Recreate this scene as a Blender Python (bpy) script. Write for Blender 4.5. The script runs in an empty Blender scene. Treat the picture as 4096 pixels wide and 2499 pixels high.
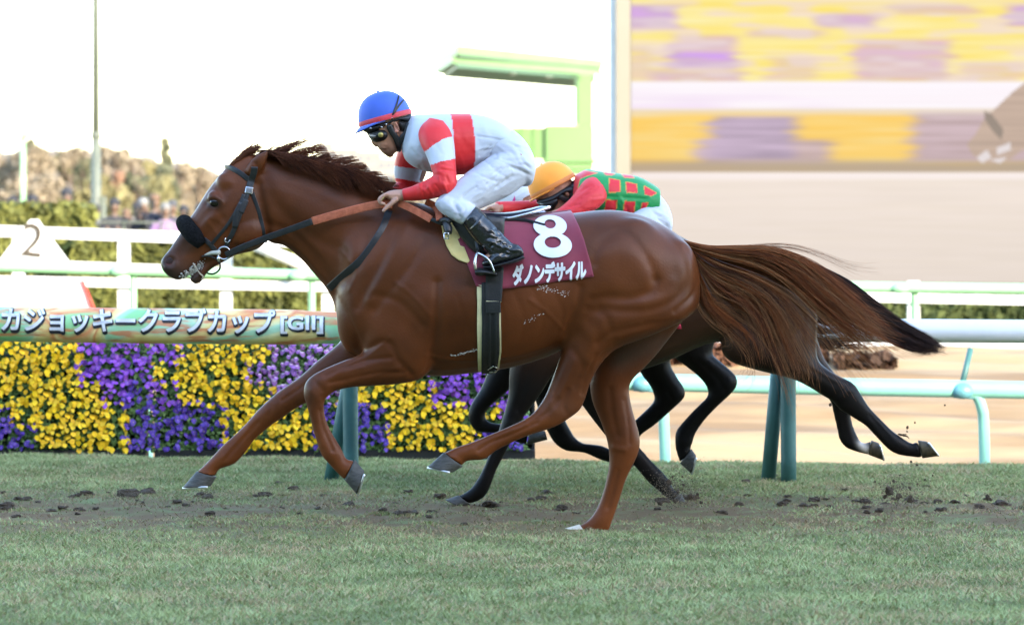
import bpy, bmesh, math, random
import numpy as np
from mathutils import Vector, Matrix
from mathutils.bvhtree import BVHTree
random.seed(7); rng = np.random.default_rng(7)
R = math.radians
sc = bpy.context.scene
col = sc.collection
F = 14450.0; HZ = 830.0; CAMH = 1.5          # focal length in photo pixels, horizon row, camera height
# ---------------------------------------------------------------- camera
cd = bpy.data.cameras.new('Camera'); cam = bpy.data.objects.new('Camera', cd); col.objects.link(cam)
cam.location = (0, 0, CAMH); cam.rotation_euler = (R(90), 0, 0)
cd.sensor_width = 36; cd.lens = F / 4096 * 36
cd.shift_x = 0; cd.shift_y = -(1249.5 - HZ) / 4096
cd.clip_end = 6000; cd.clip_start = 0.5
cd.dof.use_dof = True; cd.dof.focus_distance = 16.6; cd.dof.aperture_fstop = 3.8
sc.camera = cam
# ---------------------------------------------------------------- world, sun, exposure
SUN_EL, SUN_AZ = 20.0, 140.0                  # azimuth clockwise from +Y: behind the camera, to the right
w = bpy.data.worlds.new("World"); sc.world = w; w.use_nodes = True
nt = w.node_tree; bg = nt.nodes['Background']
sky = nt.nodes.new('ShaderNodeTexSky'); sky.sky_type = 'NISHITA'; sky.sun_disc = False
sky.sun_elevation = R(SUN_EL); sky.sun_rotation = R(SUN_AZ); sky.dust_density = 0.6; sky.air_density = 1.0; sky.ozone_density = 1.2
nt.links.new(sky.outputs[0], bg.inputs[0]); bg.inputs[1].default_value = 0.15
sl = bpy.data.lights.new('sun', 'SUN'); sl.energy = 2.0; sl.angle = R(0.53); sl.color = (1.0, 0.86, 0.68)
so = bpy.data.objects.new('sun', sl); col.objects.link(so)
sd = Vector((math.sin(R(SUN_AZ)) * math.cos(R(SUN_EL)), math.cos(R(SUN_AZ)) * math.cos(R(SUN_EL)), math.sin(R(SUN_EL))))
so.rotation_euler = sd.to_track_quat('Z', 'Y').to_euler()
sc.view_settings.view_transform = 'Standard'; sc.view_settings.look = 'None'
sc.view_settings.exposure = 2.9; sc.view_settings.gamma = 1
try:
    sc.cycles.max_bounces = 6; sc.cycles.transparent_max_bounces = 8
except Exception: pass

# ---------------------------------------------------------------- helpers
def P(px, py, D):                              # a photo pixel at distance D -> a world point
    return np.array([(px - 2048) / F * D, D, CAMH - (py - HZ) / F * D])
def srgb(r, g, b, a=1.0):
    f = lambda c: (c/255/12.92) if c/255 <= 0.04045 else ((c/255+0.055)/1.055)**2.4
    return (f(r), f(g), f(b), a)
MATS = {}
def mat(name, c, rough=0.6, metal=0.0, c2=None, scale=20.0, bump=0.0, bscale=60.0, spec=0.5, sheen=0.0, coat=0.0, stretch=None, emit=None, thr=(0.35, 0.65), detail=4):
    if name in MATS: return MATS[name]
    m = bpy.data.materials.new(name); m.use_nodes = True; n = m.node_tree; b = n.nodes['Principled BSDF']
    b.inputs['Base Color'].default_value = (*c[:3], 1); b.inputs['Roughness'].default_value = rough
    b.inputs['Metallic'].default_value = metal; b.inputs['Specular IOR Level'].default_value = spec
    if sheen: b.inputs['Sheen Weight'].default_value = sheen
    if coat: b.inputs['Coat Weight'].default_value = coat; b.inputs['Coat Roughness'].default_value = .15
    tc = n.nodes.new('ShaderNodeTexCoord'); mp = n.nodes.new('ShaderNodeMapping'); n.links.new(tc.outputs['Object'], mp.inputs[0])
    if stretch: mp.inputs['Scale'].default_value = stretch
    nz = n.nodes.new('ShaderNodeTexNoise'); nz.inputs['Scale'].default_value = scale; nz.inputs['Detail'].default_value = detail
    n.links.new(mp.outputs[0], nz.inputs[0])
    if c2 is None: c2 = tuple(x * 0.82 for x in c[:3])
    cr = n.nodes.new('ShaderNodeValToRGB'); cr.color_ramp.elements[0].position = thr[0]; cr.color_ramp.elements[1].position = thr[1]
    cr.color_ramp.elements[0].color = (*c2[:3], 1); cr.color_ramp.elements[1].color = (*c[:3], 1)
    n.links.new(nz.outputs[0], cr.inputs[0]); n.links.new(cr.outputs[0], b.inputs['Base Color'])
    if bump:
        nb = n.nodes.new('ShaderNodeTexNoise'); nb.inputs['Scale'].default_value = bscale; nb.inputs['Detail'].default_value = 5
        n.links.new(mp.outputs[0], nb.inputs[0])
        bp = n.nodes.new('ShaderNodeBump'); bp.inputs['Strength'].default_value = bump; bp.inputs['Distance'].default_value = 0.01
        n.links.new(nb.outputs[0], bp.inputs['Height']); n.links.new(bp.outputs[0], b.inputs['Normal'])
    if emit is not None:
        n.links.new(cr.outputs[0], b.inputs['Emission Color']); b.inputs['Emission Strength'].default_value = emit
    MATS[name] = m; return m
def attr_mat(name, rough=0.6, spec=0.5, sheen=0.0, bump=0.0, bscale=60.0, coat=0.0, var=0.15, vscale=12.0, stretch=None, attr='col'):
    """base colour comes from a per-vertex colour attribute (pattern of the coat / cloth), with a little noise"""
    if name in MATS: return MATS[name]
    m = bpy.data.materials.new(name); m.use_nodes = True; n = m.node_tree; b = n.nodes['Principled BSDF']
    b.inputs['Roughness'].default_value = rough; b.inputs['Specular IOR Level'].default_value = spec
    if sheen: b.inputs['Sheen Weight'].default_value = sheen; b.inputs['Sheen Roughness'].default_value = .4
    if coat: b.inputs['Coat Weight'].default_value = coat
    at = n.nodes.new('ShaderNodeAttribute'); at.attribute_name = attr
    tc = n.nodes.new('ShaderNodeTexCoord'); mp = n.nodes.new('ShaderNodeMapping'); n.links.new(tc.outputs['Object'], mp.inputs[0])
    if stretch: mp.inputs['Scale'].default_value = stretch
    nz = n.nodes.new('ShaderNodeTexNoise'); nz.inputs['Scale'].default_value = vscale; nz.inputs['Detail'].default_value = 5
    n.links.new(mp.outputs[0], nz.inputs[0])
    mr = n.nodes.new('ShaderNodeMapRange'); mr.inputs[1].default_value = .3; mr.inputs[2].default_value = .7
    mr.inputs[3].default_value = 1 - var; mr.inputs[4].default_value = 1 + var; n.links.new(nz.outputs[0], mr.inputs[0])
    hs = n.nodes.new('ShaderNodeVectorMath'); hs.operation = 'SCALE'
    n.links.new(at.outputs['Color'], hs.inputs[0]); n.links.new(mr.outputs[0], hs.inputs['Scale'])
    n.links.new(hs.outputs[0], b.inputs['Base Color'])
    if bump:
        nb = n.nodes.new('ShaderNodeTexNoise'); nb.inputs['Scale'].default_value = bscale; nb.inputs['Detail'].default_value = 6
        n.links.new(mp.outputs[0], nb.inputs[0])
        bp = n.nodes.new('ShaderNodeBump'); bp.inputs['Strength'].default_value = bump; bp.inputs['Distance'].default_value = 0.01
        n.links.new(nb.outputs[0], bp.inputs['Height']); n.links.new(bp.outputs[0], b.inputs['Normal'])
    MATS[name] = m; return m
def tag(o, label=None, cat=None, group=None, kind=None):
    if label: o['label'] = label
    if cat: o['category'] = cat
    if group: o['group'] = group
    if kind: o['kind'] = kind
    return o
def wloc(o):
    v = Vector(o.location)
    return v + (wloc(o.parent) if o.parent and o.matrix_parent_inverse.is_identity else Vector((0, 0, 0))) if o.parent else v
def empty(name, loc=(0, 0, 0), label=None, cat=None, group=None):
    e = bpy.data.objects.new(name, None); col.objects.link(e); e.location = loc; e.empty_display_size = .1
    return tag(e, label, cat, group)
def mkmesh(name, V, Fc, m=None, smooth=True):
    me = bpy.data.meshes.new(name); me.from_pydata([tuple(v) for v in V], [], [tuple(int(i) for i in f) for f in Fc]); me.update()
    if smooth: me.polygons.foreach_set('use_smooth', [True] * len(me.polygons))
    if m is not None:
        for x in (m if isinstance(m, (list, tuple)) else [m]): me.materials.append(x)
    return me
def link(name, me, parent=None, local=False):
    """link a mesh; world-space geometry under a parent keeps its place through the parent inverse"""
    o = bpy.data.objects.new(name, me); col.objects.link(o)
    if parent is not None:
        o.parent = parent
        if not local:
            if parent.type == 'EMPTY': o.matrix_parent_inverse = Matrix.Translation(-Vector(parent.location))
    return o
def setcol(me, C):
    a = me.color_attributes.new('col', 'FLOAT_COLOR', 'POINT')
    C = np.asarray(C, dtype=np.float32)
    if C.ndim == 1: C = np.tile(C, (len(me.vertices), 1))
    if C.shape[1] == 3: C = np.hstack([C, np.ones((len(C), 1), np.float32)])
    a.data.foreach_set('color', C.ravel())
def vco(me):
    a = np.empty(len(me.vertices) * 3, np.float32); me.vertices.foreach_get('co', a); return a.reshape(-1, 3).astype(float)
def vno(me):
    a = np.empty(len(me.vertices) * 3, np.float32); me.vertices.foreach_get('normal', a); return a.reshape(-1, 3).astype(float)
# geometry pieces are (verts, faces)
def join(pieces):
    V, Fc, n = [], [], 0
    for v, f in pieces:
        v = [tuple(x) for x in v]; V += v; Fc += [tuple(i + n for i in q) for q in f]; n += len(v)
    return V, Fc
def catmull(A, sub):
    A = np.asarray(A, float); n = len(A); out = []
    for i in range(n - 1):
        p0, p1, p2, p3 = A[max(i-1, 0)], A[i], A[i+1], A[min(i+2, n-1)]
        for k in range(sub):
            t = k / sub
            out.append(0.5 * ((2*p1) + (-p0+p2)*t + (2*p0-5*p1+4*p2-p3)*t*t + (-p0+3*p1-3*p2+p3)*t**3))
    out.append(A[-1]); return np.array(out)
def rings(C, U, W, n=20, e=2.0, cap=True):
    """sections centred C with half axes U and W"""
    V, Fc = [], []
    th = np.linspace(0, 2*math.pi, n, endpoint=False)
    cs, sn = np.cos(th), np.sin(th)
    if e != 2.0: cs = np.sign(cs)*np.abs(cs)**(2/e); sn = np.sign(sn)*np.abs(sn)**(2/e)
    for c, u, ww in zip(C, U, W):
        for a, b in zip(cs, sn): V.append(c + u*a + ww*b)
    m = len(C)
    for i in range(m-1):
        for j in range(n):
            k = (j+1) % n; Fc.append((i*n+j, i*n+k, (i+1)*n+k, (i+1)*n+j))
    if cap:
        V.append(np.array(C[0])); V.append(np.array(C[-1])); a, b = len(V)-2, len(V)-1
        for j in range(n):
            k = (j+1) % n; Fc.append((a, k, j)); Fc.append((b, (m-1)*n+j, (m-1)*n+k))
    return V, Fc
def loft(st, D, n=20, sub=4, e=2.0, yo=0.0):
    """stations (ax,ay,bx,by,halfwidth[,dy]) : two contour pixels and the half width in metres, dy = metres beyond D"""
    A = catmull([(s[0], s[1], s[2], s[3], s[4], (s[5] if len(s) > 5 else 0) + yo) for s in st], sub)
    C, U, W = [], [], []
    for a in A:
        d = D + a[5]; p = P(a[0], a[1], d); q = P(a[2], a[3], d)
        C.append((p+q)/2); U.append((p-q)/2); W.append(np.array([0, max(a[4], .002), 0]))
    return rings(C, U, W, n, e)
def tube(pts, rad, n=10, sub=1, flat=1.0, flatdir=None, cap=True):
    """round or flattened tube along world points"""
    pts = np.array(pts, float); rad = np.ones(len(pts))*rad if np.isscalar(rad) else np.array(rad, float)
    if sub > 1:
        A = catmull(np.hstack([pts, rad[:, None]]), sub); pts, rad = A[:, :3], A[:, 3]
    T = np.gradient(pts, axis=0); T /= np.linalg.norm(T, axis=1)[:, None] + 1e-9
    up = np.array(flatdir if flatdir is not None else (0.13, 0.97, 0.2), float); C, U, W = [], [], []
    for p, t, r in zip(pts, T, rad):
        s = np.cross(t, up); ls = np.linalg.norm(s)
        if ls < 1e-3: s = np.cross(t, np.array([1, 0, 0.01])); ls = np.linalg.norm(s)
        s /= ls; v = np.cross(s, t); C.append(p); U.append(s*r); W.append(v*r*flat)
    return rings(C, U, W, n, cap=cap)
def limb(pp, D, rad, yo=0, n=14, sub=3, flat=1.0):
    """tube through (px,py,dy) points with radii in metres"""
    return tube([P(p[0], p[1], D + (p[2] if len(p) > 2 else 0) + yo) for p in pp], rad, n, sub, flat)
def ell(c, r, D=None, rot=0.0, n=16, rings_=10):
    """ellipsoid; c = (px,py,dy) with D, or a world point; r in metres (x,y,z); rot about the view axis"""
    c = P(c[0], c[1], D + (c[2] if len(c) > 2 else 0)) if D is not None else np.array(c, float)
    V, Fc = [], []; ca, sa = math.cos(rot), math.sin(rot)
    for i in range(rings_+1):
        ph = math.pi*i/rings_
        for j in range(n):
            t = 2*math.pi*j/n; x = r[0]*math.sin(ph)*math.cos(t); y = r[1]*math.sin(ph)*math.sin(t); z = r[2]*math.cos(ph)
            V.append(c + np.array([x*ca + z*sa, y, -x*sa + z*ca]))
    for i in range(rings_):
        for j in range(n):
            k = (j+1) % n; Fc.append((i*n+j, (i+1)*n+j, (i+1)*n+k, i*n+k))
    return V, Fc
def box(x0, x1, y0, y1, z0, z1):
    V = [(x, y, z) for x in (x0, x1) for y in (y0, y1) for z in (z0, z1)]
    return V, [(0, 1, 3, 2), (4, 6, 7, 5), (0, 4, 5, 1), (2, 3, 7, 6), (0, 2, 6, 4), (1, 5, 7, 3)]
def prism(poly, D0, D1):
    """pixel outline given real thickness between distances D0 and D1 (outline taken at D0)"""
    n = len(poly); V = [P(x, y, D0) for x, y in poly]; V += [p + np.array([0, D1-D0, 0]) for p in V[:n]]
    Fc = [tuple(range(n)), tuple(range(2*n-1, n-1, -1))] + [(i, i+n, (i+1) % n + n, (i+1) % n) for i in range(n)]
    return V, Fc
def flatmesh(name, pieces, m, parent=None, bevel=0.0, smooth=False):
    V, Fc = join(pieces); me = mkmesh(name, V, Fc, None, smooth)
    bm = bmesh.new(); bm.from_mesh(me); bmesh.ops.recalc_face_normals(bm, faces=bm.faces)
    if bevel:
        bmesh.ops.bevel(bm, geom=[e for e in bm.edges if len(e.link_faces) == 2 and e.calc_face_angle(0) > .6], offset=bevel, segments=2, affect='EDGES')
    bm.to_mesh(me); bm.free()
    for x in (m if isinstance(m, (list, tuple)) else [m]): me.materials.append(x)
    return link(name, me, parent)
def smoothmesh(name, pieces, m, parent=None):
    return flatmesh(name, pieces, m, parent, smooth=True)
def remeshed(pieces, voxel, smooth=3, fac=.5):
    """union of closed pieces as one continuous skin"""
    V, Fc = join(pieces); me = mkmesh('tmp', V, Fc)
    o = bpy.data.objects.new('tmp', me); col.objects.link(o)
    r = o.modifiers.new('r', 'REMESH'); r.mode = 'VOXEL'; r.voxel_size = voxel; r.adaptivity = 0
    s = o.modifiers.new('s', 'SMOOTH'); s.factor = fac; s.iterations = smooth
    dg = bpy.context.evaluated_depsgraph_get(); ev = o.evaluated_get(dg); out = bpy.data.meshes.new_from_object(ev)
    bpy.data.objects.remove(o); bpy.data.meshes.remove(me)
    out.polygons.foreach_set('use_smooth', [True]*len(out.polygons)); return out
def relax(me, wfn, it=12):
    """extra smoothing where wfn(projected, coords) is 1"""
    co = vco(me); n = len(co); E = np.empty(len(me.edges)*2, np.int32); me.edges.foreach_get('vertices', E); E = E.reshape(-1, 2)
    deg = np.bincount(E.ravel(), minlength=n)[:, None]; w_ = wfn(proj(co), co)[:, None]*.6
    for _ in range(it):
        s = np.zeros((n, 3))
        for k in range(3): s[:, k] = np.bincount(E[:, 0], co[E[:, 1], k], n)+np.bincount(E[:, 1], co[E[:, 0], k], n)
        co += (s/deg-co)*w_
    me.vertices.foreach_set('co', co.astype(np.float32).ravel()); me.update()
def proj(co):
    return np.stack([2048 + co[:, 0]/co[:, 1]*F, HZ + (CAMH - co[:, 2])/co[:, 1]*F], 1)
def pldist(pp, poly):
    best = np.full(len(pp), 1e9)
    for a, b in zip(poly[:-1], poly[1:]):
        a = np.array(a, float); b = np.array(b, float); d = b-a; t = np.clip(((pp-a)@d)/(d@d), 0, 1)
        best = np.minimum(best, np.linalg.norm(pp - (a + t[:, None]*d), axis=1))
    return best
def sculpt(me, strokes, yc):
    """brush strokes: (polyline px, width px, amount m, side) push the skin in or out along its normal"""
    co = vco(me); no = vno(me); pp = proj(co)
    disp = np.zeros(len(co))
    for poly, wd, amt, side in strokes:
        mask = np.abs(no[:, 1])**.7
        if side == 'n': mask = mask*(co[:, 1] < yc)
        elif side == 'f': mask = mask*(co[:, 1] > yc)
        if len(poly) > 2: poly = catmull(poly, 4)
        elif len(poly) == 1: poly = [poly[0], (poly[0][0]+.5, poly[0][1])]
        disp += amt*np.exp(-(pldist(pp, poly)/wd)**2)*mask
    co += no*disp[:, None]
    me.vertices.foreach_set('co', co.astype(np.float32).ravel()); me.update()
def bvh(me):
    return BVHTree.FromPolygons([v.co for v in me.vertices], [tuple(p.vertices) for p in me.polygons])
def hit(tree, px, py, D, off=.006, fallback=None):
    """the point where the pixel's line meets the body, lifted by off towards the camera side"""
    o = Vector((0, 0, CAMH)); d = (Vector(P(px, py, D)) - o).normalized()
    h = tree.ray_cast(o, d)
    if h[0] is None or abs(h[0].y - D) > .8:
        return fallback
    n = h[1] if h[1].y < 0 else -h[1]
    return np.array(h[0] + n*off)
def flat_ribbon(pts, w_, th, sub=1):
    """leather strap: rectangular section, broad face towards the camera side"""
    pts = np.array(pts, float)
    if sub > 1: pts = catmull(pts, sub)
    T = np.gradient(pts, axis=0); T /= np.linalg.norm(T, axis=1)[:, None]+1e-9; V, Fc = [], []
    for p, t in zip(pts, T):
        s = np.cross(t, (0, 1, .08)); s /= np.linalg.norm(s)+1e-9; v = np.cross(s, t)
        for a, b in ((1, 1), (.82, 1.25), (-.82, 1.25), (-1, 1), (-1, -1), (1, -1)): V.append(p+s*w_*a+v*th*b*(1 if v[1] < 0 else -1))
    for i in range(len(pts)-1):
        for j in range(6): k = (j+1) % 6; Fc.append((i*6+j, i*6+k, i*6+6+k, i*6+6+j))
    m_ = len(pts)-1; Fc += [(5, 4, 3, 2, 1, 0), tuple(m_*6+j for j in range(6))]; return V, Fc
def strap(tree, poly, wpx, D, off=.004, thick=.004, sub=5, n=8):
    """a leather strap laid on the body along a pixel path"""
    A = catmull(poly, sub) if len(poly) > 2 else np.array([np.array(poly[0])*(1-t) + np.array(poly[1])*t for t in np.linspace(0, 1, sub*3)])
    pts, last = [], None
    for a in A:
        h = hit(tree, a[0], a[1], D, off)
        if h is None: h = P(a[0], a[1], (last[1] if last is not None else D))
        pts.append(h); last = h
    pts = np.array(pts); 
    for _ in range(2): pts[1:-1] = (pts[:-2] + 2*pts[1:-1] + pts[2:])/4
    return flat_ribbon(pts, wpx/2*D/F, thick*.6)
def strands(name, L, r, m, parent, cols=None):
    """hairs: list of polylines (k,3), tapering three-sided tubes in one mesh"""
    L = np.array(L); N, K, _ = L.shape
    T = np.gradient(L, axis=1); T /= np.linalg.norm(T, axis=2)[..., None] + 1e-9
    up = np.array([0.1, 1, 0.1]); S = np.cross(T, up); S /= np.linalg.norm(S, axis=2)[..., None] + 1e-9
    W = np.cross(S, T)
    tp = np.linspace(1, .25, K)[None, :, None]; rr = (r if np.isscalar(r) else np.array(r)[:, None, None])*tp
    ring = np.stack([L + S*rr*math.cos(a) + W*rr*math.sin(a) for a in (0, 2.094, 4.189)], 2)   # N,K,3,3
    V = ring.reshape(-1, 3)
    base = (np.arange(N)[:, None, None]*K + np.arange(K-1)[None, :, None])*3 + np.arange(3)[None, None, :]
    nx = (np.arange(N)[:, None, None]*K + np.arange(K-1)[None, :, None])*3 + (np.arange(3)[None, None, :]+1) % 3
    Fq = np.stack([base, nx, nx+3, base+3], -1).reshape(-1, 4)
    me = fastmesh(name, V, Fq, m, True)
    if cols is not None: setcol(me, np.repeat(np.array(cols), K*3, axis=0))
    return link(name, me, parent)
def fastmesh(name, V, Fq, m, smooth=False, mi=None):
    V = np.asarray(V, np.float32); Fq = np.asarray(Fq, np.int32); k = Fq.shape[1]
    me = bpy.data.meshes.new(name); me.vertices.add(len(V)); me.vertices.foreach_set('co', V.ravel())
    me.loops.add(Fq.size); me.loops.foreach_set('vertex_index', Fq.ravel())
    me.polygons.add(len(Fq)); me.polygons.foreach_set('loop_start', np.arange(0, Fq.size, k, dtype=np.int32))
    try: me.polygons.foreach_set('loop_total', np.full(len(Fq), k, np.int32))
    except Exception: pass
    me.polygons.foreach_set('use_smooth', np.full(len(Fq), smooth))
    for x in (m if isinstance(m, (list, tuple)) else [m]): me.materials.append(x)
    if mi is not None: me.polygons.foreach_set('material_index', np.asarray(mi, np.int32))
    me.update(calc_edges=True); me.validate(); return me
def bold_text(s, d, dz, offset=.012, **kw):
    """heavy lettering: the same glyphs set several times, a hair apart"""
    bm_ = bmesh.new()
    for k, (a, b) in enumerate(((0, 0), (d, 0), (-d, 0), (0, d), (0, -d), (d*.7, d*.7), (-d*.7, -d*.7), (d*.7, -d*.7), (-d*.7, d*.7))):
        t = text_mesh(s, 1.0, offset, **kw); t.transform(Matrix.Translation((a, b, k*dz))); bm_.from_mesh(t); bpy.data.meshes.remove(t)
    me = bpy.data.meshes.new('t'); bm_.to_mesh(me); bm_.free(); return me
def text_mesh(s, size, bold=0.0, ext=0.0, align='CENTER', spacing=1.0):
    c = bpy.data.curves.new('t', 'FONT'); c.body = s; c.size = size; c.offset = bold; c.extrude = ext
    c.align_x = align; c.align_y = 'CENTER'; c.space_character = spacing; c.resolution_u = 3
    o = bpy.data.objects.new('t', c); col.objects.link(o)
    dg = bpy.context.evaluated_depsgraph_get(); me = bpy.data.meshes.new_from_object(o.evaluated_get(dg))
    bpy.data.objects.remove(o); return me
def leafcloud(cen, nrm, size, asp=1.0, jit=.6):
    """small quads at points, roughly facing nrm with jitter"""
    N = len(cen); nrm = nrm + rng.normal(0, jit, (N, 3)); nrm /= np.linalg.norm(nrm, axis=1)[:, None]
    a = np.cross(nrm, rng.normal(0, 1, (N, 3))); a /= np.linalg.norm(a, axis=1)[:, None]; b = np.cross(nrm, a)
    s = np.asarray(size) if not np.isscalar(size) else np.full(N, size)
    s = s[:, None]
    V = np.stack([cen - a*s*asp - b*s*.3, cen + b*s*.0 - a*s*0 - b*s, cen + a*s*asp + b*s*.1, cen + b*s], 1).reshape(-1, 3)
    return V, np.arange(4*N).reshape(-1, 4)
# ================================================================ THE SETTING
WHITE = srgb(236, 236, 232); 
m_white = mat('white paint', (.72, .72, .70), .45, c2=(.64, .64, .61), scale=3)
m_lgreen = mat('light green paint', (.25, .50, .28), .4, c2=(.22, .45, .25), scale=4)
m_teal = mat('turquoise rail paint', (.20, .47, .40), .4, c2=(.17, .41, .35), scale=3, bump=.1)
m_dteal = mat('weathered teal post paint', (.042, .135, .125), .55, c2=(.028, .095, .09), scale=6, bump=.25, bscale=30)
m_soil = mat('dark soil', (.095, .062, .036), .95, c2=(.04, .026, .015), scale=40, bump=.6, bscale=120)

# turf, seen from very low: a sheet with a little relief plus blades of grass
def turf_edge(x): return 21.45 - 0.15*x
def relief(x, y):
    return .004*np.sin(x*5+y*3)+.004*np.sin(y*9-x*2.3)+.003*np.sin(x*13+y*7)+np.exp(-((y-17.7)/1.1)**2)*.005*(np.sin(x*19+y*9)+np.sin(x*27-y*11))
nx, ny = 150, 200
xs = np.concatenate([np.linspace(-90, -6.5, 12), np.linspace(-6, 6, nx), np.linspace(6.5, 90, 12)])
ts = np.concatenate([np.linspace(0, .55, 12)[:-1], np.linspace(.55, 1, ny)])
V = []
for t in ts:
    for x in xs:
        ye = turf_edge(max(-5, min(5, x))); y0 = -22.0; y = y0 + (ye-y0)*t
        z = relief(x, y)
        if t > .995: z -= .0
        V.append((x, y, z))
nX = len(xs)
Fq = [(j*nX+i, j*nX+i+1, (j+1)*nX+i+1, (j+1)*nX+i) for j in range(len(ts)-1) for i in range(nX-1)]
# bank down to the dirt course
n0 = len(V)
for x in xs: V.append((x, turf_edge(max(-5, min(5, x)))+.9, -.47))
b = (len(ts)-1)*nX
Fq += [(b+i, b+i+1, n0+i+1, n0+i) for i in range(nX-1)]
m = bpy.data.materials.new('turf ground'); m.use_nodes = True; n = m.node_tree; bs = n.nodes['Principled BSDF']; bs.inputs['Roughness'].default_value = .95
bs.inputs['Specular IOR Level'].default_value = .1
tc = n.nodes.new('ShaderNodeTexCoord')
def noise(scale, detail=5, st=None):
    z = n.nodes.new('ShaderNodeTexNoise'); z.inputs['Scale'].default_value = scale; z.inputs['Detail'].default_value = detail
    if st:
        mp = n.nodes.new('ShaderNodeMapping'); mp.inputs['Scale'].default_value = st; n.links.new(tc.outputs['Object'], mp.inputs[0]); n.links.new(mp.outputs[0], z.inputs[0])
    else: n.links.new(tc.outputs['Object'], z.inputs[0])
    return z.outputs[0]
def ramp(src, a, b_, ca, cb):
    r = n.nodes.new('ShaderNodeValToRGB'); r.color_ramp.elements[0].position = a; r.color_ramp.elements[1].position = b_
    r.color_ramp.elements[0].color = (*ca[:3], 1); r.color_ramp.elements[1].color = (*cb[:3], 1); n.links.new(src, r.inputs[0]); return r.outputs[0]
g = ramp(noise(6, 6, (1, .8, 1)), .38, .62, (.15, .14, .06), (.14, .16, .065))
soilmask = ramp(noise(5, 8, (.7, 1.2, 1)), .34, .52, (0, 0, 0), (1, 1, 1))
sep = n.nodes.new('ShaderNodeSeparateXYZ'); n.links.new(tc.outputs['Object'], sep.inputs[0])
mr = n.nodes.new('ShaderNodeMath'); mr.operation = 'SUBTRACT'; n.links.new(sep.outputs[1], mr.inputs[0]); mr.inputs[1].default_value = 17.7
ab = n.nodes.new('ShaderNodeMath'); ab.operation = 'ABSOLUTE'; n.links.new(mr.outputs[0], ab.inputs[0])
band = n.nodes.new('ShaderNodeMapRange'); band.inputs[1].default_value = 1.9; band.inputs[2].default_value = .4; band.inputs[3].default_value = 0; band.inputs[4].default_value = 1
n.links.new(ab.outputs[0], band.inputs[0])
mu = n.nodes.new('ShaderNodeMath'); mu.operation = 'MULTIPLY'; n.links.new(soilmask, mu.inputs[0]); n.links.new(band.outputs[0], mu.inputs[1])
mx = n.nodes.new('ShaderNodeMix'); mx.data_type = 'RGBA'; n.links.new(mu.outputs[0], mx.inputs[0]); n.links.new(g, mx.inputs[6]); mx.inputs[7].default_value = (.135, .088, .045, 1)
n.links.new(mx.outputs[2], bs.inputs['Base Color'])
turf = link('ground', fastmesh('ground', V, Fq, m, True)); turf['kind'] = 'structure'

# grass blades
m_grass = attr_mat('grass blade', .7, .25, var=.12, vscale=3)
NB = 480000
yy = 11.5 + (21.9-11.5)*rng.random(NB)**.8; xx = rng.uniform(-1, 1, NB)*(.16*yy+1.1)
keep = yy < 21.45-.15*xx; xx, yy = xx[keep], yy[keep]; NB = len(xx)
def vn(x, y, s, seed=0):           # smooth value noise
    x = x*s+seed*17.3; y = y*s+seed*9.1; xi = np.floor(x).astype(int); yi = np.floor(y).astype(int); fx = x-xi; fy = y-yi
    fx = fx*fx*(3-2*fx); fy = fy*fy*(3-2*fy)
    h = lambda a, b: ((np.sin(a*127.1+b*311.7+seed)*43758.5453) % 1)
    return (h(xi, yi)*(1-fx)+h(xi+1, yi)*fx)*(1-fy) + (h(xi, yi+1)*(1-fx)+h(xi+1, yi+1)*fx)*fy
dens = .35*vn(xx, yy, 2.1, 1)+.35*vn(xx*.8, yy, 7.0, 2)+.30*vn(xx*.8, yy, 17.0, 21)
worn = np.exp(-((yy-17.7)/1.25)**2)*np.clip((vn(xx*.6, yy, 4.0, 5)*.6+vn(xx*.7, yy, 11., 6)*.4-.18)*3.2, 0, 1)
keep = rng.random(NB) > worn*.88; xx, yy, dens, worn = xx[keep], yy[keep], dens[keep], worn[keep]; NB = len(xx)
hgt = (.010+.015*rng.random(NB))*(.6+.8*dens)*(1-.4*worn); wd = .0026+.0026*rng.random(NB)
an = rng.uniform(0, math.pi, NB); dx, dy = np.cos(an)*wd, np.sin(an)*wd*.4
lx, ly = rng.normal(0, .95, NB)*hgt, rng.normal(0, .6, NB)*hgt
zb = relief(xx, yy)-.003; V = np.zeros((NB, 3, 3)); V[:, 0] = np.stack([xx-dx, yy-dy, zb], 1); V[:, 1] = np.stack([xx+dx, yy+dy, zb], 1)
V[:, 2] = np.stack([xx+lx, yy+ly, zb+hgt], 1)
me = fastmesh('grass', V.reshape(-1, 3), np.arange(NB*3).reshape(-1, 3), m_grass)
ca, cb, cc = np.array([.16, .205, .070]), np.array([.385, .445, .205]), np.array([.42, .33, .19])
t = np.clip((dens-.5)*1.7+.5+rng.normal(0, .14, NB), 0, 1)[:, None]; C = ca*(1-t)+cb*t
dr = ((rng.random(NB) < .08+.50*vn(xx, yy, 2.6, 8)**2*vn(xx, yy, 8, 18)*2+.50*worn))[:, None]; C = np.where(dr, (cc*(1-worn[:, None])+np.array([.25, .175, .10])*worn[:, None])*(.75+.5*rng.random((NB, 1))), C)
setcol(me, np.repeat(C, 3, axis=0)); link('grass', me)['kind'] = 'stuff'

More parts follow.
